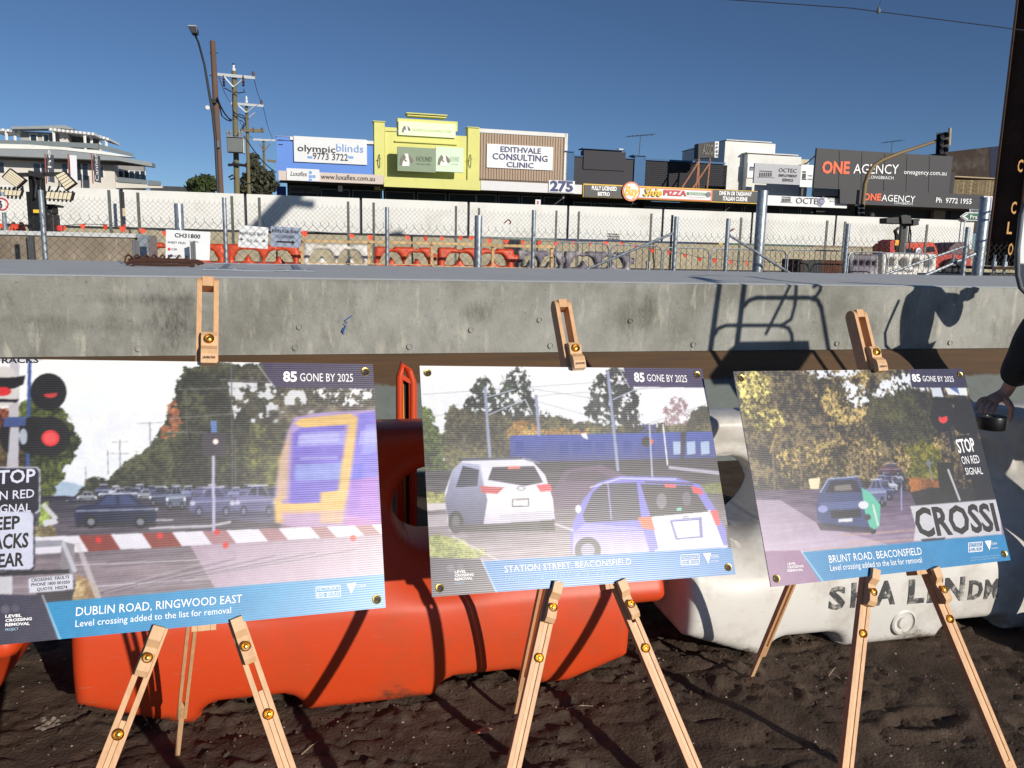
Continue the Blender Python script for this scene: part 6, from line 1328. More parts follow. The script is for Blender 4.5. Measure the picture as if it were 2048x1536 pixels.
fac('rear_wall', 1640, 330, 1900, 440, M('agency_wall', (60,60,64), .8), t, SD, .5)
mb = MB(); mb.tube([at(1634,308,AD+.2), at(1613,327,SD)], .04, 6); obj('stay', mb, dark_steel, t)
mb = MB(); mb.prism([at(1680,378,AD-.3), at(1966,390,AD-.3), at(1964,419,AD-.3), at(1722,409,AD-.3), at(1680,407,AD-.3)], N_*.12); obj('awning_fascia', mb, ag, t)
wtext(t, 'ONE', 1725, 400, 1761, 401, 13, AD-.3, orange_ink, .035, lift=.03); wtext(t, 'AGENCY', 1762, 402, 1829, 405, 13, AD-.3, white_ink, 0, lift=.03); wtext(t, 'LONGBEACH', 1788, 408, 1824, 410, 4.5, AD-.3, white_ink, 0, lift=.03); wtext(t, 'Ph  9772 1955', 1871, 405, 1942, 408, 10, AD-.3, white_ink, .01, lift=.03)
mb = MB(); mb.prism([at(1681,407.5,AD-.2), at(1964,419.5,AD-.2), at(1964,424,SD-.1), at(1681,416,SD-.1)], UZ*.08); obj('awning_canopy', mb, soffit, t); shopfront(t, 1650, 1895, 6, 414)
fac('column', 1869, 418, 1886, 470, M('fawn_column', (150,138,126), .8), t, SD-.4, .3)
# 8 brown warehouse behind
t = shop('brown flat roofed warehouse with a dark blue corner above tan ribbed cladding', 1890, 2060, 350)
mb = MB(); mb.prism([at(1893,304,SD+1), at(1980,294,SD+1), at(1980,357,SD+1), at(1893,352,SD+1)], N_*5); obj('upper_wall', mb, M('stained_brown_wall', (56,44,36), .9, var=.3, vscale=.8, dirt=(92,88,84), dirt_amt=.9, dscale=.5), t)
mb = MB(); mb.prism([at(1980.2,294,SD+.98), at(2100,282,SD+.98), at(2100,363,SD+.98), at(1980.2,357,SD+.98)], N_*5); obj('blue_corner', mb, M('navy_wall', (14,28,56), .8), t)
fac('cornice', 1893, 353, 2070, 360, M('tan_trim', (176,156,126), .8), t, SD+.3, .5)
for k in range(44): fac('cladding_rib', 1896+k*3.1, 360, 1898.2+k*3.1, 396, M('tan_cladding', (150,132,100), .7), t, SD+.5, .12)
fac('cladding_back', 1895, 358, 2060, 400, M('tan_cladding_dark', (96,82,60), .8), t, SD+.63, .2)
fac('white_panel', 1968, 392, 1988, 422, M('lilac_panel', (230,222,236), .6), t, AD-.5, .1); fac('dark_front', 1896, 418, 2060, 470, M('dark_shopfront', (46,44,44)), t, SD, .3)
# rear roofs seen between
fac('rear_roof', 1200, 316, 1300, 330, dk, t, SD+9, 3) if False else None

# aerials
def aerial(x, y, base, w_, D, label):
    p = at(x, y, D); q = at(x-3, base, D); t = thing('tv_aerial', label, 'aerial', q); mb = MB(); mb.tube([q, p], .025, 5); obj('mast', mb, alu, t)
    mb = MB(); mb.tube([at(x-w_, y+2, D), at(x+w_, y-2, D)], .02, 5)
    for k in range(7): u = -1+k/3; mb.tube([at(x+w_*u, y-2*u, D)-N_*.35, at(x+w_*u, y-2*u, D)+N_*.35], .010, 4); mb.tube([at(x+w_*u*.9, y-2*u, D)-UZ*.07, at(x+w_*u*.9, y-2*u, D)+UZ*.07], .010, 4)
    obj('boom', mb, M('aerial_dark', (70,72,76), .5), t)
aerial(1281, 271, 312, 26, SD+1, 'television aerial above the dark brick shop'); aerial(1785, 283, 306, 17, SD+2, 'television aerial above the charcoal agency sign board')

# ================================================================ APARTMENT HOUSE AT THE LEFT
XD = 62.0
ap = thing('apartment_building', 'grey rendered apartment house with white pergolas on its roof terrace at the left', 'building', at(120, 420, XD)*Vector((1,1,0))+UZ*1.15)
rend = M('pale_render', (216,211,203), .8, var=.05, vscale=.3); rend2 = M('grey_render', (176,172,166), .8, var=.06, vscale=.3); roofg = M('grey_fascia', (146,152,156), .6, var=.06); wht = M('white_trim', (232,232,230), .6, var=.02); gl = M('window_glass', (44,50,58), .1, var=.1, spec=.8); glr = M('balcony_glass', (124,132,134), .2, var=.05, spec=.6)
def ab(name, x0, y0, x1, y1, mat, D=XD, th=.4, par=None): mb = MB(); mb.pb(x0, y0, x1, y1, D, th); return obj(name, mb, mat, par or ap)
def apoly(name, pts, mat, D, th): mb = MB(); mb.prism([at(x, y, D) for x, y in pts], N_*th); return obj(name, mb, mat, ap)
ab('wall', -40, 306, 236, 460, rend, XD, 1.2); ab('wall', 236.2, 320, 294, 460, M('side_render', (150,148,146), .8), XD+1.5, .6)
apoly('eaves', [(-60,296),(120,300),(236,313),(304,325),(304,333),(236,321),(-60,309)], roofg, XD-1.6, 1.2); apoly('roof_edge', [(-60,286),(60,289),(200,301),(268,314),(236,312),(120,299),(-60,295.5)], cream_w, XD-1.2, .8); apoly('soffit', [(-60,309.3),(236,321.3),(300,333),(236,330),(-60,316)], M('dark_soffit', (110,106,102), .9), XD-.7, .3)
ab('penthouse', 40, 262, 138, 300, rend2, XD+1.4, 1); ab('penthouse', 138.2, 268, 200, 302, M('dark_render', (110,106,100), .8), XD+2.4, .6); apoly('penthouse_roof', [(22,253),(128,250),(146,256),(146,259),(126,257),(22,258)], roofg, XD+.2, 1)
ab('pillar', 118, 262, 138, 299, rend, XD+.9, .4)
for x0, x1, y0, y1 in ((58,76,266,284),(84,100,267,294)):
    f_ = ab('window', x0, y0, x1, y1, wht, XD+1.3, .08); m2 = MB(); m2.pb(x0+3, y0+3, x1-3, y1-1, XD+1.27, .02); g = obj('pane', m2, gl, None); g.parent = f_; g.location = ORG[g]-ORG[f_]
for x0, x1, y0, y1, n in ((65,98,325,350,2),(122,178,325,360,4),(196,208,332,354,1),(-10,10,322,345,1),(236,292,340,362,5)):
    f_ = ab('window', x0, y0, x1, y1, wht, XD-.06 if x0 < 230 else XD+1.4, .05)
    for k in range(n):
        a, b = x0+1.5+(x1-x0-1.5)*k/n, x0+(x1-x0-1.5)*(k+1)/n; m2 = MB(); m2.pb(a, y0+2, b, y1, (XD-.09) if x0 < 230 else XD+1.36, .02); g = obj('pane', m2, gl, None); g.parent = f_; g.location = ORG[g]-ORG[f_]
def pergola(x0, y0, x1, y1, n, D, posts):
    t_ = []
    mb = MB(); mb.prism([at(x0,y0+1,D), at(x1,y1+1,D), at(x1,y1+3.5,D), at(x0,y0+3.5,D)], N_*.12); mb.prism([at(x0,y0+1,D+2.4), at(x1,y1+1,D+2.4), at(x1,y1+3.5,D+2.4), at(x0,y0+3.5,D+2.4)], N_*.12); pg = obj('pergola', mb, wht, ap, kind=None)
    for k in range(n):
        x = x0+(x1-x0)*(k+.5)/n; y = y0+(y1-y0)*(k+.5)/n; p = at(x, y, D-.3); mb = MB(); mb.bar(p, p+N_*3.2+UZ*.02, .14, .16); g = obj('rafter', mb, wht, None); g.parent = pg; g.location = ORG[g]-ORG[pg]
    for x, y_, d in posts: mb = MB(); a = at(x, y_, D+d); mb.tube([Vector((a.x,a.y,at(x,301,D+d).z)), a], .09, 6); g = obj('pergola_post', mb, wht, None); g.parent = pg; g.location = ORG[g]-ORG[pg]
pergola(97, 258, 190, 268, 11, XD+.2, [(107,262,0),(169,267,0),(182,268,.6)]); pergola(-30, 256, 42, 263, 7, XD+1.2, [(12,261,0),(29,262,0)]); pergola(196, 272, 219, 279, 3, XD+2, [(212,280,0),(200,278,.4)])
for pts in ([(-20,279),(40,281),(40,290),(-20,288)], [(42,280),(196,287),(196,297),(42,290)], [(198,288),(266,307),(266,313),(198,298)], [(236,354),(294,360),(294,368),(236,364)], [(296,360),(322,363),(322,371),(296,370)]): apoly('balcony_glass', pts, glr, XD+.1, .04)
apoly('balcony_slab', [(232,364),(324,371),(324,376),(232,376)], rend, XD+.2, .5)
for k, (x0, mc, txt) in enumerate(((93,(70,74,86),'The'),(139,(230,230,236),''),(186,(62,66,80),'Cannery'))):
    t = thing('vertical_banner', ['dark grey banner with white lettering, leftmost of the three on the apartment house','white banner in the middle of the three on the apartment house','dark banner with the longest white lettering, rightmost of the three'][k], 'banner', at(x0+8, 365, XD-3))
    mb = MB(); mb.prism([at(x0,309+k,XD-3), at(x0+14,310+k,XD-3), at(x0+16,366,XD-3), at(x0+3,363,XD-3)], N_*.03); obj('cloth', mb, M('banner_%d' % k, mc, .6, var=.04), t)
    mb = MB(); mb.bar(at(x0-3,308,XD-3), at(x0,367,XD-3), .06, .05, up=N_); obj('red_edge', mb, M('banner_red', (160,84,76), .6), t)
    if txt: 
        a = at(x0+12, 362, XD-3); mb = MB(); text_mb(mb, txt, a, UZ, -S_, 1.9, .2, .0, 0, .03); obj('lettering', mb, sheet, t)
# low roofs and an antenna beyond
fac2 = MB(); fac2.pb(300, 371, 372, 385, 70, 4); obj('low_roof', fac2, M('dull_roof', (70,72,76), .9), label='low dark roof beyond the hoarding between the apartment house and the round bush', cat='roof')

# ================================================================ POLES AND WIRES
pole_br = M('old_timber_pole', (112,86,74), .9, var=.3, vscale=2, stretch=(3,3,.3), dirt=(70,54,48), dirt_amt=.8); pole_gr = M('treated_timber_pole', (120,114,84), .9, var=.25, vscale=2, stretch=(3,3,.3), dirt=(84,72,54), dirt_amt=.7)
porc = M('porcelain', (226,228,230), .2, var=.02); cable = M('black_cable', (34,36,42), .6)
def vpole(parent, x0, y0, x1, y1, w0, w1, D, mat):
    p, q = at(x0, y0, D), at(x1, y1, D); d = (p-q); q2 = q+d*((1.15-q.z)/d.z); mb = MB(); mb.tube([q2, p], [w1/F_PX*q.y/2, w0/F_PX*p.y/2], 12); return obj('pole', mb, mat, parent, smooth=True)
PD = 39.0
t = thing('wooden_pole', 'tall bare brown timber pole without crossarms left of the transformer pole', 'pole', at(443, 440, PD)*Vector((1,1,0))+UZ*1.15)
vpole(t, 425, 82, 441, 384, 10, 13, PD, pole_br)
for y in (106, 151): mb = MB(); mb.tube([at(419,y,PD), at(435,y,PD)], .02, 5); obj('step_bolt', mb, dark_steel, t)
mb = MB(); mb.pb(421, 197, 432, 206, PD-.35, .3); obj('junction_box', mb, dark_steel, t); mb = MB(); mb.pb(431, 281, 439, 295, PD-.35, .2); obj('meter_box', mb, alu, t)
t = thing('street_lamp', 'street lamp on a long curved arm leaning left off the bare timber pole', 'street lamp', at(434, 384, PD-.3))
mb = MB(); mb.tube([at(436,384,PD-.3), at(431,280,PD-.35), at(426,230,PD-.5), at(420,195,PD-.6), at(409,130,PD-.8), at(397,85,PD-1.1), at(391,72,PD-1.4)], [.07,.07,.065,.06,.05,.045,.04], 8); obj('arm', mb, M('dark_arm', (66,68,72), .5, metal=.4), t, smooth=True)
mb = MB(); mb.prism([at(379,58,PD-1.5), at(396,58,PD-1.5), at(398,66,PD-1.5), at(397,72,PD-1.5), at(386,72,PD-1.5)], -N_*.45); obj('lamp_head', mb, M('lamp_head', (44,46,52), .5), t, bevel=.03); mb = MB(); mb.prism([at(380,56.5,PD-1.45), at(396,57,PD-1.45), at(396,59,PD-1.45), at(380,58.5,PD-1.45)], -N_*.5); obj('lamp_lid', mb, M('pale_lid', (170,172,170), .5), t)
mb = MB(); mb.lathe(at(415,216,PD-.7), -N_, [(.07,0),(.10,.06),(.07,.1),(.001,.1)], 14); obj('sensor', mb, porc, t, smooth=True); mb = MB(); mb.tube([at(415,216,PD-.65), at(428,215,PD-.5)], .03, 5); obj('bracket', mb, alu, t)
t = thing('power_pole', 'timber power pole with a grey transformer box and a white steel crossarm', 'power pole', at(475, 440, PD+2)*Vector((1,1,0))+UZ*1.15); D = PD+2
vpole(t, 468, 142, 474, 384, 9, 12, D, pole_gr)
def crossarm(t, x0, y0, x1, y1, D, mat, w_=.11, pins=()): 
    mb = MB(); mb.bar(at(x0,y0,D-.2), at(x1,y1,D-.2), .10, w_, up=UZ); obj('crossarm', mb, mat, t)
    for x, y in pins:
        mb = MB(); mb.lathe(at(x,y,D-.2), UZ, [(.05,0),(.08,.06),(.05,.1),(.08,.16),(.04,.24),(.001,.26)], 10); obj('insulator', mb, M('brown_insulator', (110,100,96), .3), t, smooth=True)
gs2 = M('galv_crossarm', (186,192,196), .5, metal=.3)
crossarm(t, 435, 149, 510, 156, D, gs2, .13, [(507,154)]); mb = MB(); mb.bar(at(448,153,D-.25), at(467,174,D-.2), .04, .05); mb.bar(at(488,156,D-.25), at(467,174,D-.2), .04, .05); obj('arm_braces', mb, gs2, t)
mb = MB(); mb.lathe(at(467.5,142,D), UZ, [(.08,0),(.09,.1),(.04,.14),(.06,.2),(.03,.3),(.001,.32)], 12); obj('top_insulator', mb, porc, t, smooth=True); mb = MB(); mb.tube([at(467,134,D), at(467,127,D)], .05, 5); obj('pole_cap', mb, cable, t)
for x in (448, 487): mb = MB(); mb.lathe(at(x,173,D-.25), UZ, [(.03,0),(.07,.05),(.03,.12),(.07,.18),(.03,.26),(.06,.32),(.02,.48)], 10); obj('drop_fuse', mb, M('fuse_brown', (70,46,56), .3), t, smooth=True)
mb = MB(); mb.pb(453, 275, 485, 305, D-.9, .5); obj('transformer', mb, M('transformer_grey', (108,114,114), .6, var=.06, vscale=1), t, bevel=.03)
mb = MB(); mb.pb(485.2, 275, 489, 306, D-.85, .6); mb.pb(451, 272.5, 490, 275, D-.95, .7); obj('transformer_frame', mb, M('pale_frame', (190,194,196), .5), t)
for x in (455,461,479,484): mb = MB(); mb.lathe(at(x,272.5,D-.7), UZ, [(.04,0),(.06,.05),(.03,.1),(.06,.15),(.02,.3),(.001,.32)], 8); obj('bushing', mb, M('bushing_grey', (140,142,146), .3), t, smooth=True)
for pts in ([(448,176),(453,178),(463,184)],[(487,178),(490,184),(478,186),(470,184),(466,190),(465,215),(470,235)],[(466,222),(478,233),(488,237),(492,246),(484,262),(483,272)],[(476,228),(486,231),(491,238)],[(459,262),(456,268),(456,272)],[(480,240),(489,246),(478,268)]): mb = MB(); mb.tube([at(x,y,D-.3) for x, y in pts], .025, 5); obj('jumper_cable', mb, cable, t)
mb = MB(); mb.tube([at(456,330,D-.2), at(475,329,D-.2), at(490,331,D-.2)], .07, 6); mb.tube([at(457,355,D-.2), at(465,350,D-.2), at(470,356,D-.2), at(460,359,D-.2)], .04, 5); mb.tube([at(465,326,D-.2), at(478,331,D-.2)], .09, 6); obj('cable_clamps', mb, cable, t)
t = thing('power_pole', 'olive timber power pole with two crossarms behind the transformer pole', 'power pole', at(497, 440, PD+7)*Vector((1,1,0))+UZ*1.15); D = PD+7
vpole(t, 493, 206, 498, 386, 5.5, 8, D, pole_gr); crossarm(t, 462, 207, 527, 212, D, gs2, .12, [(523,210)]); crossarm(t, 486, 260, 528, 262, D, M('timber_arm', (120,110,84), .8), .16, [(524,265),(507,265)])
mb = MB(); mb.bar(at(477,211,D-.25), at(493,225,D-.2), .04, .05); mb.bar(at(509,212,D-.25), at(493,225,D-.2), .04, .05); mb.bar(at(510,225,D-.25), at(498,235,D-.2), .05, .05); obj('arm_braces', mb, gs2, t)
mb = MB(); mb.lathe(at(493,206,D), UZ, [(.07,0),(.08,.1),(.04,.14),(.06,.22),(.03,.34),(.001,.36)], 12); obj('top_insulator', mb, porc, t, smooth=True)
t = thing('power_pole', 'distant thin power pole with a pale crossarm above the trees', 'power pole', at(528, 400, PD+26)*Vector((1,1,0))+UZ*1.15); D = PD+26
vpole(t, 527, 277, 530, 390, 4.5, 5.5, D, pole_gr); crossarm(t, 505, 279, 551, 281, D, gs2, .14); crossarm(t, 534, 321, 552, 323, D, M('timber_arm', (120,110,84)), .16)
mb = MB(); mb.bar(at(519,289,D-.2), at(528,302,D-.2), .07, .07); mb.bar(at(540,288,D-.2), at(528,302,D-.2), .07, .07); obj('arm_braces', mb, M('timber_arm', (120,110,84)), t)
def wire(label, pts, r=.014):
    mb = MB(); P_ = [at(*p) for p in pts]; out = []
    for a, b in zip(P_[:-1], P_[1:]):
        for k in range(8): u = k/8; out.append(a+(b-a)*u-UZ*(.35*math.sin(math.pi*u)*min(1, (b-a).length/8)))
    out.append(P_[-1]); mb.tube(out, r, 4); obj('power_line', mb, cable, label=label, cat='power line')
wire('thin wire sagging from the end of the transformer pole crossarm to the next pole', [(508,157,PD+2), (524,203,PD+7), (546,277,PD+26)]); wire('thin wire hanging from the left end of the transformer pole crossarm', [(437,151,PD+2), (463,206,PD+7), (507,278,PD+26)])
wire('black service cable running down from the olive pole to the blue shop', [(488,272,PD+2), (552,345,SD-1)], .03); wire('looping black cable between the bare pole and the transformer pole', [(434,195,PD-.3), (448,225,PD+.8), (463,240,PD+1.9)], .04); wire('lower looping black cable between the bare pole and the transformer pole', [(436,198,PD-.3), (444,232,PD+.8), (462,242,PD+1.9)], .03)

# ================================================================ TREES
leaf_m = M('leaves', (62,74,40), .7, var=.5, vscale=1.2); leaf_d = M('leaves_grey_green', (74,76,58), .7, var=.5, vscale=1.2); bark = M('bark', (84,70,58), .9, var=.3)
def tree(label, x, ybase, x0, y0, x1, y1, D, blobs, mat, n, leaf, seed, trunk_w=.3):
    rg = np.random.default_rng(seed); b = at(x, ybase, D); base = Vector((b.x, b.y, 1.15)); t = thing('tree', label, 'tree', base)
    top = at((x0+x1)/2, y0+(y1-y0)*.35, D); mb = MB(); mb.tube([base, lerp(base, top, .5)+S_*.2, top], [trunk_w, trunk_w*.7, trunk_w*.2], 8)
    for (bx, by, br) in blobs: q = at(bx, by, D); mb.tube([lerp(base, top, .55), (lerp(base, top, .7)+q)/2, q], [trunk_w*.35, trunk_w*.2, trunk_w*.06], 6)
    obj('trunk', mb, bark, t)
    V, Fq = [], []
    for (bx, by, br) in blobs:
        c = np.array(at(bx, by, D)); R = br/F_PX*c[1]; m = int(n*br*br/300)
        for k in range(m):
            d = rg.normal(size=3); d /= np.linalg.norm(d); rr = R*(rg.uniform(.35, 1.05))*(.8+.5*rg.random()); p = c+d*rr*np.array([1,1,.85]); a = rg.normal(size=3); a /= np.linalg.norm(a); u = np.cross(a, rg.normal(size=3)); u /= np.linalg.norm(u); v_ = np.cross(a, u); L = leaf*rg.uniform(.6, 1.4)
            i = len(V); V += [p-u*L, p-v_*L*.5, p+u*L, p+v_*L*.5]; Fq.append((i, i+1, i+2, i+3))
    V = np.array(V)-np.array(base); o = fast_obj('crown', V, np.array(Fq), mat, smooth=False); o.parent = t
tree('dark rounded bush showing above the hoarding left of the bare timber pole', 410, 380, 375, 352, 432, 380, 56, [(395,368,14),(412,362,14),(425,370,12),(382,374,9),(405,374,16)], leaf_m, 900, .16, 1)
tree('grey green tree behind the olive power pole beside the blue shop', 515, 390, 480, 305, 553, 385, 60, [(505,330,13),(515,348,18),(498,360,16),(530,362,16),(545,372,12),(508,315,8),(490,378,14),(525,380,16),(540,350,8)], leaf_d, 700, .17, 2)

# ================================================================ TRAFFIC SIGNALS AND STREET SIGNS
TD = 33.6
t = thing('traffic_signal_mast', 'yellow brown traffic signal mast curving over to a black three lens head at the right', 'traffic signal', at(1722, 450, TD)*Vector((1,1,0))+UZ*1.15)
p0 = at(1725, 410, TD); pts = [Vector((p0.x, p0.y, 1.15))]+[at(x, y, TD) for x, y in ((1726,405),(1730,368),(1738,345),(1748,331),(1765,320),(1800,306),(1840,293),(1873,282))]
mb = MB(); mb.tube(pts, [.10]*4+[.09,.085,.08,.075,.07], 10); obj('mast_arm', mb, M('mustard_mast', (130,108,72), .6, var=.2, vscale=1, dirt=(110,92,62), dirt_amt=.6), t, smooth=True)
def signal_head(t, x0, y0, x1, y1, D, lean=0):
    w_ = (x1-x0); mb = MB(); mb.prism([at(x0+lean,y0,D), at(x1+lean,y0,D), at(x1,y1,D), at(x0,y1,D)], N_*.04); bp_ = obj('backing_board', mb, black, t, bevel=.02)
    mb = MB(); mb.prism([at(x0+w_*.2+lean,y0+2,D-.02), at(x1-w_*.2+lean,y0+2,D-.02), at(x1-w_*.2,y1-2,D-.02), at(x0+w_*.2,y1-2,D-.02)], -N_*.18); obj('lamp_housing', mb, black, t, bevel=.02)
    for k in range(3):
        c = at((x0+x1)/2+lean*(1-k/3), y0+(y1-y0)*(k+.5)/3, D-.2); r = w_/F_PX*c.y*.26; m2 = MB(); m2.lathe(c, -N_, [(r,0),(r,.02),(.001,.02)], 16); obj('lens', m2, M('dark_lens', (40,40,40), .2), t)
        m2 = MB(); arc = [c+(S_*math.cos(a)+UZ*math.sin(a))*r*1.1 for a in np.linspace(-.3, math.pi+.3, 10)]; n_ = len(arc); v_ = arc+[q-N_*.2 for q in arc]; m2.add(v_, [(i, i+1, i+1+n_, i+n_) for i in range(n_-1)]); obj('visor', m2, M('visor_grey', (90,90,92), .5), t)
signal_head(t, 1872, 265, 1896, 309, TD-.1, 2); mb = MB(); mb.tube([at(1900,256,TD), at(1898,291,TD)], .07, 8); obj('stub_post', mb, M('cream_post', (176,160,130), .6), t)
t = thing('traffic_signal', 'small black traffic signal head on a short post above the hoarding', 'traffic signal', at(1718, 440, TD)*Vector((1,1,0))+UZ*1.15)
p = at(1717, 380, TD+.2); mb = MB(); mb.tube([(p.x,p.y,1.15), p], .07, 8); obj('post', mb, black, t); signal_head(t, 1710, 409, 1728, 436, TD+.05)
mb = MB(); mb.lathe(at(1741,431,TD+.1), -N_, [(.16,0),(.16,.1),(.1,.16),(.001,.16)], 14); obj('side_lamp', mb, black, t)
GD = 31.8
t = thing('direction_sign', 'green arrow shaped Frankston direction sign with a white edge', 'sign', at(1950, 460, GD)*Vector((1,1,0))+UZ*1.15)
for off_, m_, s_ in ((0, sheet, 0), (-.02, M('road_green', (20,92,66), .5), 1.6)):
    mb = MB(); mb.prism([at(1920+s_*1.6,433,GD+off_), at(1932+s_*.6,424.5+s_,GD+off_), at(1992,426+s_,GD+off_), at(1992,442-s_,GD+off_), at(1932+s_*.6,441-s_,GD+off_)], N_*.015); obj('panel', mb, m_, t)
mb = MB(); mb.prism([at(1924,433,GD-.03), at(1934,427,GD-.03), at(1937,428,GD-.03), at(1929,433,GD-.03), at(1937,438,GD-.03), at(1934,439.5,GD-.03)], -N_*.005); obj('arrow', mb, sheet, t)
wtext(t, 'Frankston', 1938, 437, 1986, 438, 7, GD, sheet, .015, lift=.05); mb = MB(); p = at(1930, 441, GD+.05); mb.tube([(p.x,p.y,1.15), p], .03, 6); obj('post', mb, galv, t)
t = thing('street_name_sign', 'pale grey NEPEAN HWY street name sign above the green arrow', 'sign', at(1965, 440, GD)*Vector((1,1,0))+UZ*1.15)
mb = MB(); mb.prism([at(1939,418,GD+.1), at(1996,421,GD+.1), at(1996,429,GD+.1), at(1939,424.8,GD+.1)], N_*.02); obj('panel', mb, gs, t); wtext(t, 'NEPEAN HWY', 1942, 423.5, 1990, 427.5, 4.6, GD+.1, black_ink, .02, lift=.03); mb = MB(); p = at(1982, 424, GD+.15); mb.tube([(p.x,p.y,1.15), p], .03, 6); obj('post', mb, galv, t)

# ================================================================ RUSTY STEEL COLUMN AT THE RIGHT
CD = 12.3
col = thing('steel_column', 'dark rusty steel overhead line column on a bolted base plate at the right edge', 'column', W(sz(2015, 545, CD)[0], CD, PT))
rust_d = M('shade_darkened_rust', (66,44,34), .9, var=.4, vscale=4, bump=.5, bscale=30, dirt=(30,22,18), dirt_amt=.8, dscale=2)  # rust colour darkened to carry the shade of the column's left face
sL, sR = sz(1998, 520, CD)[0], sz(2064, 520, CD)[0]; zc = PT+.16
mb = MB(); mb.wb(sL, sL+.60, CD, CD+.03, zc, 10.5); mb.wb(sL, sL+.60, CD+.55, CD+.58, zc, 10.5); mb.wb(sL+.285, sL+.315, CD+.031, CD+.549, zc, 10.5); 
colyaw = 0
# H section turned so that one flange faces left in shade and the web side catches the sun
c0 = W(sL+.36, CD+.30, 0); ang = RAD(-52); ux_ = S_*math.cos(ang)+N_*math.sin(ang); uy_ = -S_*math.sin(ang)+N_*math.cos(ang)
mb = MB()
def cbox(u0, u1, v0, v1, z0, z1): 
    q = lambda u, v, z: Vector((c0.x, c0.y, 0))+ux_*u+uy_*v+UZ*z
    mb.box8([q(u0,v0,z0), q(u1,v0,z0), q(u1,v1,z0), q(u0,v1,z0), q(u0,v0,z1), q(u1,v0,z1), q(u1,v1,z1), q(u0,v1,z1)])
cbox(-.24,-.21,-.22,.22,zc,9.2); cbox(.21,.24,-.22,.22,zc,9.2); cbox(-.209,.209,-.015,.015,zc,9.2); obj('column_section', mb, rust_d, col)
mb = MB(); mb.wb(sL-.36, sL+1.1, CD-.25, CD+.95, PT+.10, PT+.15); obj('base_plate', mb, rust_d, col); mb = MB(); mb.wb(sL-.5, sL+1.2, CD-.35, CD+1.0, PT+.0, PT+.03); obj('packer', mb, dark_steel, col); mb = MB(); mb.wb(sL-.7, sL+1.6, 11.45, CD+1.2, 1.15, PT-.004); obj('plinth', mb, conc_top, col); mb = MB(); mb.wb(sL+.4, sL+1.0, CD-.32, CD-.2, PT+.05, PT+.12); obj('timber_packer', mb, timber, col)
for ds in (-.25,-.02,.25,.45,.72,.95):
    for dd in (-.16,.82):
        b_ = W(sL+ds, CD+dd, PT+.02); mb = MB(); mb.lathe(b_, UZ, [(.022,0),(.022,.34),(.001,.34)], 8); mb.lathe(b_+UZ*.131, UZ, [(.05,0),(.05,.045),(.001,.045)], 6); mb.lathe(b_+UZ*.177, UZ, [(.045,0),(.045,.04),(.001,.04)], 6); obj('anchor_bolt', mb, galv, col)
ypaint = M('yellow_marking_paint', (196,146,84), .8, var=.3, vscale=20)
def paint_mark(px, py, r, a0, a1, D=CD-.08):
    mb = MB(); c = at(px, py, D); mb.tube([c+S_*math.cos(a)*r*.6+UZ*math.sin(a)*r for a in np.linspace(a0, a1, 9)], .02, 5); obj('paint_mark', mb, ypaint, col)
# spray-painted figures, laid on the sunlit flange face
q0 = lambda u, v, z: Vector((c0.x, c0.y, 0))+ux_*u+uy_*v+UZ*z
def glyph_on(face_u, txt, vc, z, w_, h_, sgn):
    mb = MB(); X = uy_*(-sgn); text_mb(mb, txt, q0(face_u, vc, z)-X*w_/2, X, UZ, w_, h_, .0, 0, .002); obj('lettering', mb, ypaint, col)
for k, ch in enumerate('CLCS'): glyph_on(-.263, ch, 0, 1.62+k*.25, .12, .17, -1) if False else None
for (x, y), ch in zip(((2021,510),(2019,468),(2027,428),(2040,345)), 'OLCC'):
    # find the height on the near flange edge and write there
    z = at(x, y, CD).z; mb = MB(); X = S_; text_mb(mb, ch, W(sz(x-6, y, CD-.1)[0], CD-.1, z), X, UZ, .11, .2, .02, 0, 0.0); 
    hit = []
    for v_ in mb.v:
        d_ = Vector(v_)-EYEV; P0 = q0(.243, 0, 0); n_ = ux_
        dn = d_.dot(n_); tt = (P0-EYEV).dot(n_)/dn; hit.append(tuple(EYEV+d_*tt))
    mb.v = hit; obj('lettering', mb, ypaint, col)
# unseen arm added above the frame, shaped to throw the shadow on the hoarding
def trace(P, Dc): t_ = ((P.y-TA*P.x)-Dc)/(SDIR.y-TA*SDIR.x); return P-SDIR*t_
qa, qb = trace(at(500,478,HD), CD+.3), trace(at(596,378,HD), CD+.3); b_ = W(sL+.3, CD+.3, 0)
mb = MB(); mb.bar(Vector((b_.x,b_.y,9.0)), qa, .2, .2); mb.bar(qa, qb, .40, .60); mb.bar(qa+(qb-qa)*.75, qb+S_*.55-UZ*.55, .15, .25); obj('added_shadow_arm', mb, rust, col)
wire_pts = [(1380,-6,14.0),(1700,16,13.2),(2044,60,12.4),(2120,70,12.2)]
mb = MB(); mb.tube([at(*p) for p in wire_pts], .008, 6); t = thing('overhead_wire', 'overhead electric wire crossing the top right corner of the sky', 'overhead wire', at(1700,16,13.2)); obj('conductor', mb, cable, t)
mb = MB(); p = at(1757, 23, 13.05); mb.lathe(p-UZ*.04, UZ, [(.02,0),(.035,.03),(.03,.07),(.012,.12),(.001,.12)], 8); obj('clamp', mb, alu, t); mb = MB(); mb.tube([p+UZ*.1, p+UZ*.2+S_*.03, p+UZ*.28+S_*.1], .004, 4); obj('dropper', mb, cable, t)
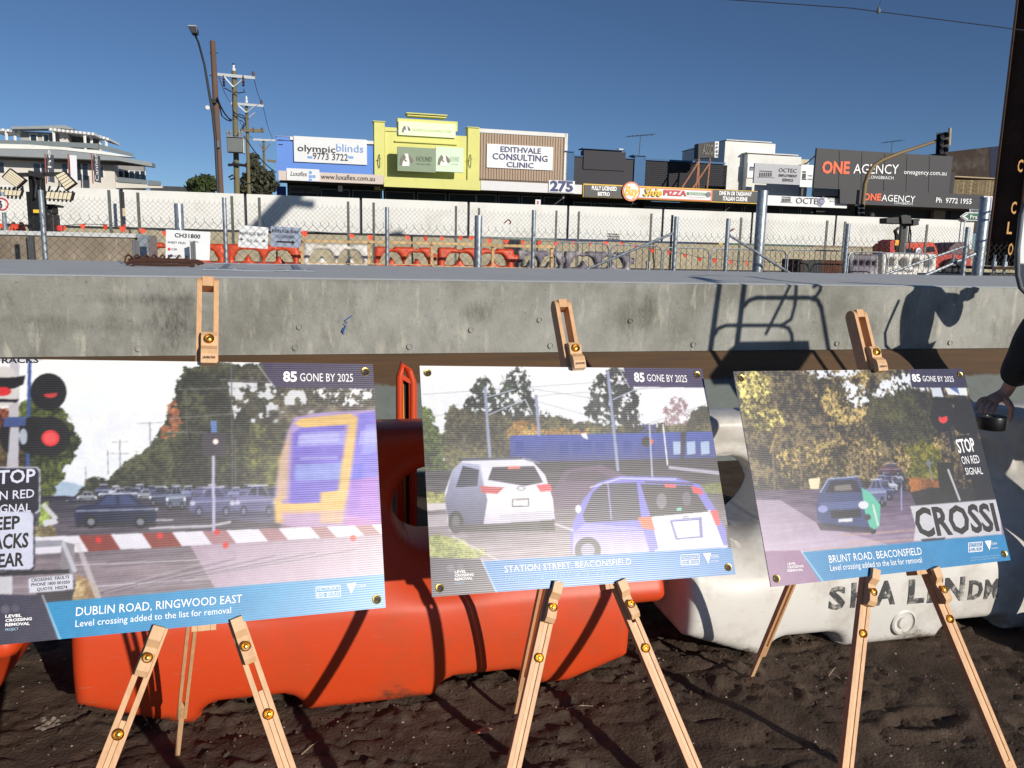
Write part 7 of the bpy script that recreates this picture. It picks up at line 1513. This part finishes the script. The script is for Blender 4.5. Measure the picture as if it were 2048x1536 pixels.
# vehicle mirror arm with a white sticker at the very edge
t = thing('mirror_frame', 'grey rounded mirror frame with a white panel at the right edge above the sleeve', 'mirror', at(2046, 600, 3.4)); D = 3.4
mb = MB(); mb.tube([at(x, y, D) for x, y in ((2075,400),(2052,405),(2043,430),(2035,500),(2035,550),(2041,575),(2056,590),(2080,594))], .012, 10); obj('frame', mb, M('grey_mirror_frame', (104,108,114), .45), t, smooth=True)
mb = MB(); mb.prism([at(2044,430,D+.01), at(2090,428,D+.01), at(2088,528,D+.01), at(2040,526,D+.01)], N_*.01); obj('white_panel', mb, M('white_sheet', (228,230,232)), t)
mb = MB(); mb.prism([at(2040,528,D+.012), at(2090,530,D+.012), at(2090,586,D+.012), at(2050,584,D+.012), at(2040,570,D+.012)], N_*.01); obj('dark_panel', mb, M('navy_panel', (30,38,60), .4), t)

# ================================================================ PEOPLE
def skin(name, verts, edges, radii, mat, parent, sub=2, root=0):
    org = ORG[parent]
    me = bpy.data.meshes.new(name); me.from_pydata([tuple(Vector(v)-org) for v in verts], edges, [])
    o = bpy.data.objects.new(name, me); COL.objects.link(o); md = o.modifiers.new('s', 'SKIN'); md.use_smooth_shade = True
    sv = me.skin_vertices[0].data
    for i, r in enumerate(radii): sv[i].radius = (r, r) if not isinstance(r, tuple) else r; sv[i].use_root = (i == root)
    m2 = o.modifiers.new('u', 'SUBSURF'); m2.levels = m2.render_levels = sub
    dg = bpy.context.evaluated_depsgraph_get(); nm = bpy.data.meshes.new_from_object(o.evaluated_get(dg)); bpy.data.objects.remove(o)
    nm.materials.clear(); nm.materials.append(mat)
    for q in nm.polygons: q.use_smooth = True
    o = bpy.data.objects.new(name, nm); COL.objects.link(o); o.parent = parent; ORG[o] = org; return o
def join_into(o, others):
    bm = bmesh.new(); bm.from_mesh(o.data)
    for q in others: bm.from_mesh(q.data); bpy.data.objects.remove(q)
    for f in bm.faces: f.smooth = True
    bm.to_mesh(o.data); bm.free(); return o
flesh = M('skin', (196,150,128), .55, var=.10, vscale=30, bump=.15, bscale=200); jacket = M('black_jacket', (20,21,25), .75, var=.3, vscale=14, bump=.5, bscale=25); trous = M('dark_trousers', (34,36,44), .85, var=.2, vscale=10); boot = M('work_boots', (70,50,36), .7); hair = M('grey_brown_hair', (76,64,54), .8, var=.3, vscale=60)
# ---- the person reaching in from the right edge
BT = .962
tape_c = on_z(1979, 857, BT)
wr = at(2010, 788, 2.93); el = at(2082, 655, 2.78); sh = at(2150, 470, 2.66)
base = Vector((sh.x+.22, sh.y-.12, 0))
per = thing('person', 'person in black padded jacket reaching in from the right edge onto a tape roll', 'person', base)
pel = base+Vector((.02,-.04,.93)); chest = base+Vector((-.02,.0,1.25)); neck = base+Vector((-.03,.02,1.47)); head = base+Vector((-.05,.05,1.66)); sh2 = base+Vector((.20,-.10,1.40)); sh.z = 1.42
el2 = base+Vector((.30,-.12,1.12)); wr2 = base+Vector((.28,.04,.88))
kn = [(1992,809,2.905),(1982,805,2.925),(1972,801,2.945),(1963,798,2.963)]
K = [at(*k) for k in kn]; palm = lerp(wr, (K[1]+K[2])/2, .5)
V = [pel, chest, neck, head, sh, el, wr, palm, sh2, el2, wr2, wr2+Vector((0,.03,-.10)), base+Vector((.12,-.05,.90)), base+Vector((.14,0,.48)), base+Vector((.14,-.02,.09)), base+Vector((-.10,-.03,.90)), base+Vector((-.11,.03,.48)), base+Vector((-.12,.0,.09)), head+Vector((0,.01,.10)), (K[1]+K[2])/2]
E_ = [(0,1),(1,2),(2,3),(3,18),(1,4),(4,5),(5,6),(6,7),(7,19),(1,8),(8,9),(9,10),(10,11),(0,12),(12,13),(13,14),(0,15),(15,16),(16,17)]
R_ = [.13,.13,.055,.085,.055,.04,(.024,.030),(.020,.038),.055,.04,.026,.03,.08,.055,.04,.08,.055,.04,.075,(.014,.036)]
body_ = skin('body', V, E_, R_, flesh, per)
fingers = []
fpx = [[(1989,818,2.895),(1984,826,2.893),(1979,832,2.893)], [(1978,814,2.915),(1973,824,2.91),(1970,831,2.912)], [(1966,811,2.94),(1963,821,2.935),(1962,828,2.937)], [(1957,805,2.965),(1953,812,2.965),(1953,819,2.967)]]
for k_, ch in zip(K, fpx):
    pts = [lerp(palm, k_, .35), k_]+[at(*c) for c in ch]; fingers.append(skin('finger', pts, [(i, i+1) for i in range(4)], [.011,.0115,.0098,.0088,.0070], flesh, per))
th = [lerp(wr, palm, .5), at(2014,802,2.89), at(2023,815,2.875), at(2022,831,2.87), at(2018,845,2.87)]
fingers.append(skin('thumb', th, [(i, i+1) for i in range(4)], [.016,.0165,.0135,.011,.0085], flesh, per))
# face: nose, brow, ears
face = MB()
for c, r in ((head+Vector((-.078,.03,.01)), .016), (head+Vector((-.06,.06,.045)), .014), (head+Vector((-.07,.0,.045)), .014), (head+Vector((-.06,.03,-.05)), .02), (head+Vector((0,-.085,.0)), .022), (head+Vector((.0,.10,.0)), .022)): face.lathe(c-Vector((0,0,r)), UZ, [(.001,0),(r*.7,r*.3),(r,r),(r*.7,r*1.7),(.001,2*r)], 10)
fo = obj('face_features', face, flesh, per, smooth=True); fingers.append(fo)
for q in fingers[-1:]:
    q.data.transform(Matrix.Translation(q.location)) ; q.location = (0,0,0)
join_into(body_, fingers)
cuff = lerp(el, wr, .86)
arm_pts = [chest+Vector((0,0,.05)), sh, lerp(sh, el, .35), lerp(sh, el, .7), el, lerp(el, wr, .3), lerp(el, wr, .6), cuff]
jv = [pel+Vector((0,0,-.06)), chest-Vector((0,0,.12)), chest+Vector((0,0,.05)), base+Vector((-.02,.01,1.44)), sh, lerp(sh, el, .5), el, lerp(el, wr, .25), lerp(el, wr, .45), lerp(el, wr, .62), cuff, sh2, lerp(sh2, el2, .5), el2, lerp(el2, wr2, .85)]
skin('jacket', jv, [(0,1),(1,2),(2,3),(2,4),(4,5),(5,6),(6,7),(7,8),(8,9),(9,10),(2,11),(11,12),(12,13),(13,14)], [.17,.19,.18,.09,.095,.088,.082,.084,.070,.072,.054,.09,.08,.07,.05], jacket, per)
skin('trousers', [pel, V[12], V[13], V[14], V[15], V[16], V[17]], [(0,1),(1,2),(2,3),(0,4),(4,5),(5,6)], [.14,.11,.08,.07,.11,.08,.07], trous, per)
for a in (V[14], V[17]): mb = MB(); mb.box(Vector((a.x, a.y+.04, .05)), (.05,.14,.05)); obj('boot', mb, boot, per, bevel=.025)
mb = MB(); mb.lathe(head+Vector((.01,0,.02)), UZ, [(.10,0),(.105,.05),(.10,.1),(.07,.15),(.001,.165)], 16); obj('hair', mb, hair, per, smooth=True)
mb = MB(); rg_ = lerp(at(1972,801,2.945), at(1966,811,2.94), .45); mb.tube([rg_+Vector((math.cos(a)*.0115, 0, math.sin(a)*.0115)) for a in np.linspace(0, 5.8, 12)], .0018, 6, closed=True); obj('ring', mb, alu, per)
t = thing('tape_roll', 'roll of black cloth tape standing on the white barrier under a hand', 'tape roll', tape_c)
mb = MB(); mb.lathe(tape_c, UZ, [(.054,0),(.055,.003),(.055,.047),(.054,.050),(.022,.049),(.021,.046),(.021,.001)], 32); obj('tape', mb, M('black_tape', (16,16,18), .35, var=.1), t, smooth=True)
mb = MB(); mb.lathe(tape_c, UZ, [(.0208,.001),(.0208,.046),(.018,.046),(.018,.001)], 24); obj('core', mb, M('card_core', (96,78,62), .8), t, smooth=True)

# ---- things standing off to the right whose shadows fall on the platform face
def cast(px, py, Dc, top=False):
    P = on_z(px, py, PT) if top else at(px, py, 6.4); return trace(P, Dc)
RC = 3.95
rp = [cast(1440,567,RC), cast(1425,700,RC), cast(1490,567,RC), cast(1477,700,RC)]
hr = thing('handrail_frame', 'galvanised tube handrail frame of a step platform, out of the picture to the right', 'handrail', Vector((rp[1].x, rp[1].y, 0)))
def rail(pts, r=.018, top=False, name='rail'):
    mb = MB(); mb.tube([cast(x, y, RC, top) for x, y in pts], r, 8); return obj(name, mb, galv, hr, smooth=True)
def down(p): return Vector((p.x, p.y, 0))
for a, b, r in ((rp[0], rp[1], .026), (rp[2], rp[3], .026)): mb = MB(); mb.tube([a, b, Vector((b.x+(b.x-a.x)*.8, b.y+(b.y-a.y)*.8, 0))], r, 8); obj('upright', mb, galv, hr, smooth=True)
rail([(1432,670),(1440,656),(1455,650),(1560,650),(1580,655),(1587,668),(1590,690)]); rail([(1490,612),(1500,600),(1515,595),(1620,595),(1637,600),(1645,615),(1662,700)], .021)
rail([(1583,567),(1535,668)], .016); rail([(1594,569),(1592,610),(1585,638),(1566,650)]); rail([(1643,570),(1642,580),(1634,592),(1622,597)])
rail([(1642,569.5),(1540,559),(1495,552.5),(1440,551),(1385,551)], .016, True); rail([(1594,566.5),(1530,563.5),(1440,562),(1385,553)], .016, True); rail([(1437,565.5),(1383,554)], .02, True)
mb = MB(); q = [cast(1482,682,RC), cast(1622,680,RC), cast(1625,702,RC), cast(1478,702,RC)]; mb.prism(q, N_*-.9); obj('step_plate', mb, dark_steel, hr)
for (x, y) in ((1662,700),(1625,700)): p = cast(x, y, RC); mb = MB(); mb.tube([p, Vector((p.x+.05,p.y,0))], .02, 8); obj('upright', mb, galv, hr)
PC = 5.12
p2b = cast(1838, 700, PC)
per2 = thing('person', 'person holding up a camera beyond the right edge, seen only as a shadow', 'person', Vector((p2b.x, p2b.y, .15)))
c_ = lambda x, y: cast(x, y, PC)
pel2, ch2 = c_(1832,703), c_(1838,625); n2 = ch2+Vector((0,0,.28)); shd = ch2+Vector((.03,.0,.16))
lh, rh = c_(1925,592), c_(1935,596)
V2 = [pel2, ch2, n2, n2+Vector((.02,0,.14)), n2+Vector((.03,0,.24)), shd+Vector((0,.16,0)), c_(1893,655)+Vector((0,.12,0)), lh, shd-Vector((0,.16,0)), c_(1880,592)-Vector((0,.1,0)), rh, pel2+Vector((.1,.02,-.05)), pel2+Vector((.12,.02,-.45)), Vector((pel2.x+.14, pel2.y, .10)), pel2+Vector((-.1,.0,-.05)), pel2+Vector((-.12,.05,-.45)), Vector((pel2.x-.14, pel2.y, .10))]
E2 = [(0,1),(1,2),(2,3),(3,4),(1,5),(5,6),(6,7),(1,8),(8,9),(9,10),(0,11),(11,12),(12,13),(0,14),(14,15),(15,16)]
skin('body', V2, E2, [.125,.15,.06,.09,.08,.075,.06,.035,.075,.06,.035,.08,.06,.045,.08,.06,.045], flesh, per2)
skin('coat', V2[:3]+V2[5:7]+[lerp(V2[6],V2[7],.8)]+V2[8:10]+[lerp(V2[9],V2[10],.8)], [(0,1),(1,2),(1,3),(3,4),(4,5),(1,6),(6,7),(7,8)], [.155,.165,.08,.09,.085,.05,.09,.075,.05], jacket, per2)
skin('trousers', [V2[0]]+V2[11:], [(0,1),(1,2),(2,3),(0,4),(4,5),(5,6)], [.13,.10,.08,.07,.10,.08,.07], trous, per2)
mb = MB(); k_ = c_(1936,588); mb.box(k_, (.06,.05,.045)); mb.tube([k_, k_+Vector((.0,.14,0))], .035, 12); tc = obj('hand_camera', mb, black, label='black camera held up by the person out of the picture', cat='camera', bevel=.008)
mb = MB(); mb.tube([c_(1800,600), c_(1783,640), c_(1774,665), c_(1776,690), c_(1790,705)], .014, 6); obj('strap', mb, black, per2)
for s_ in (1, -1): mb = MB(); mb.box(Vector((pel2.x+.13*s_, pel2.y+.03, .11)), (.05,.13,.05)); obj('boot', mb, boot, per2, bevel=.02)
pal = thing('pallet', 'timber pallet the photographer stands on, out of the picture to the right', 'pallet', Vector((pel2.x, pel2.y, 0)))
for k in range(6): mb = MB(); mb.box(Vector((pel2.x-.5+k*.2, pel2.y, .05)), (.08,.45,.012)); obj('slat', mb, timber, pal)
for k in (-1,0,1): mb = MB(); mb.box(Vector((pel2.x, pel2.y+k*.4, .019)), (.58,.04,.0185)); obj('bearer', mb, timber, pal)
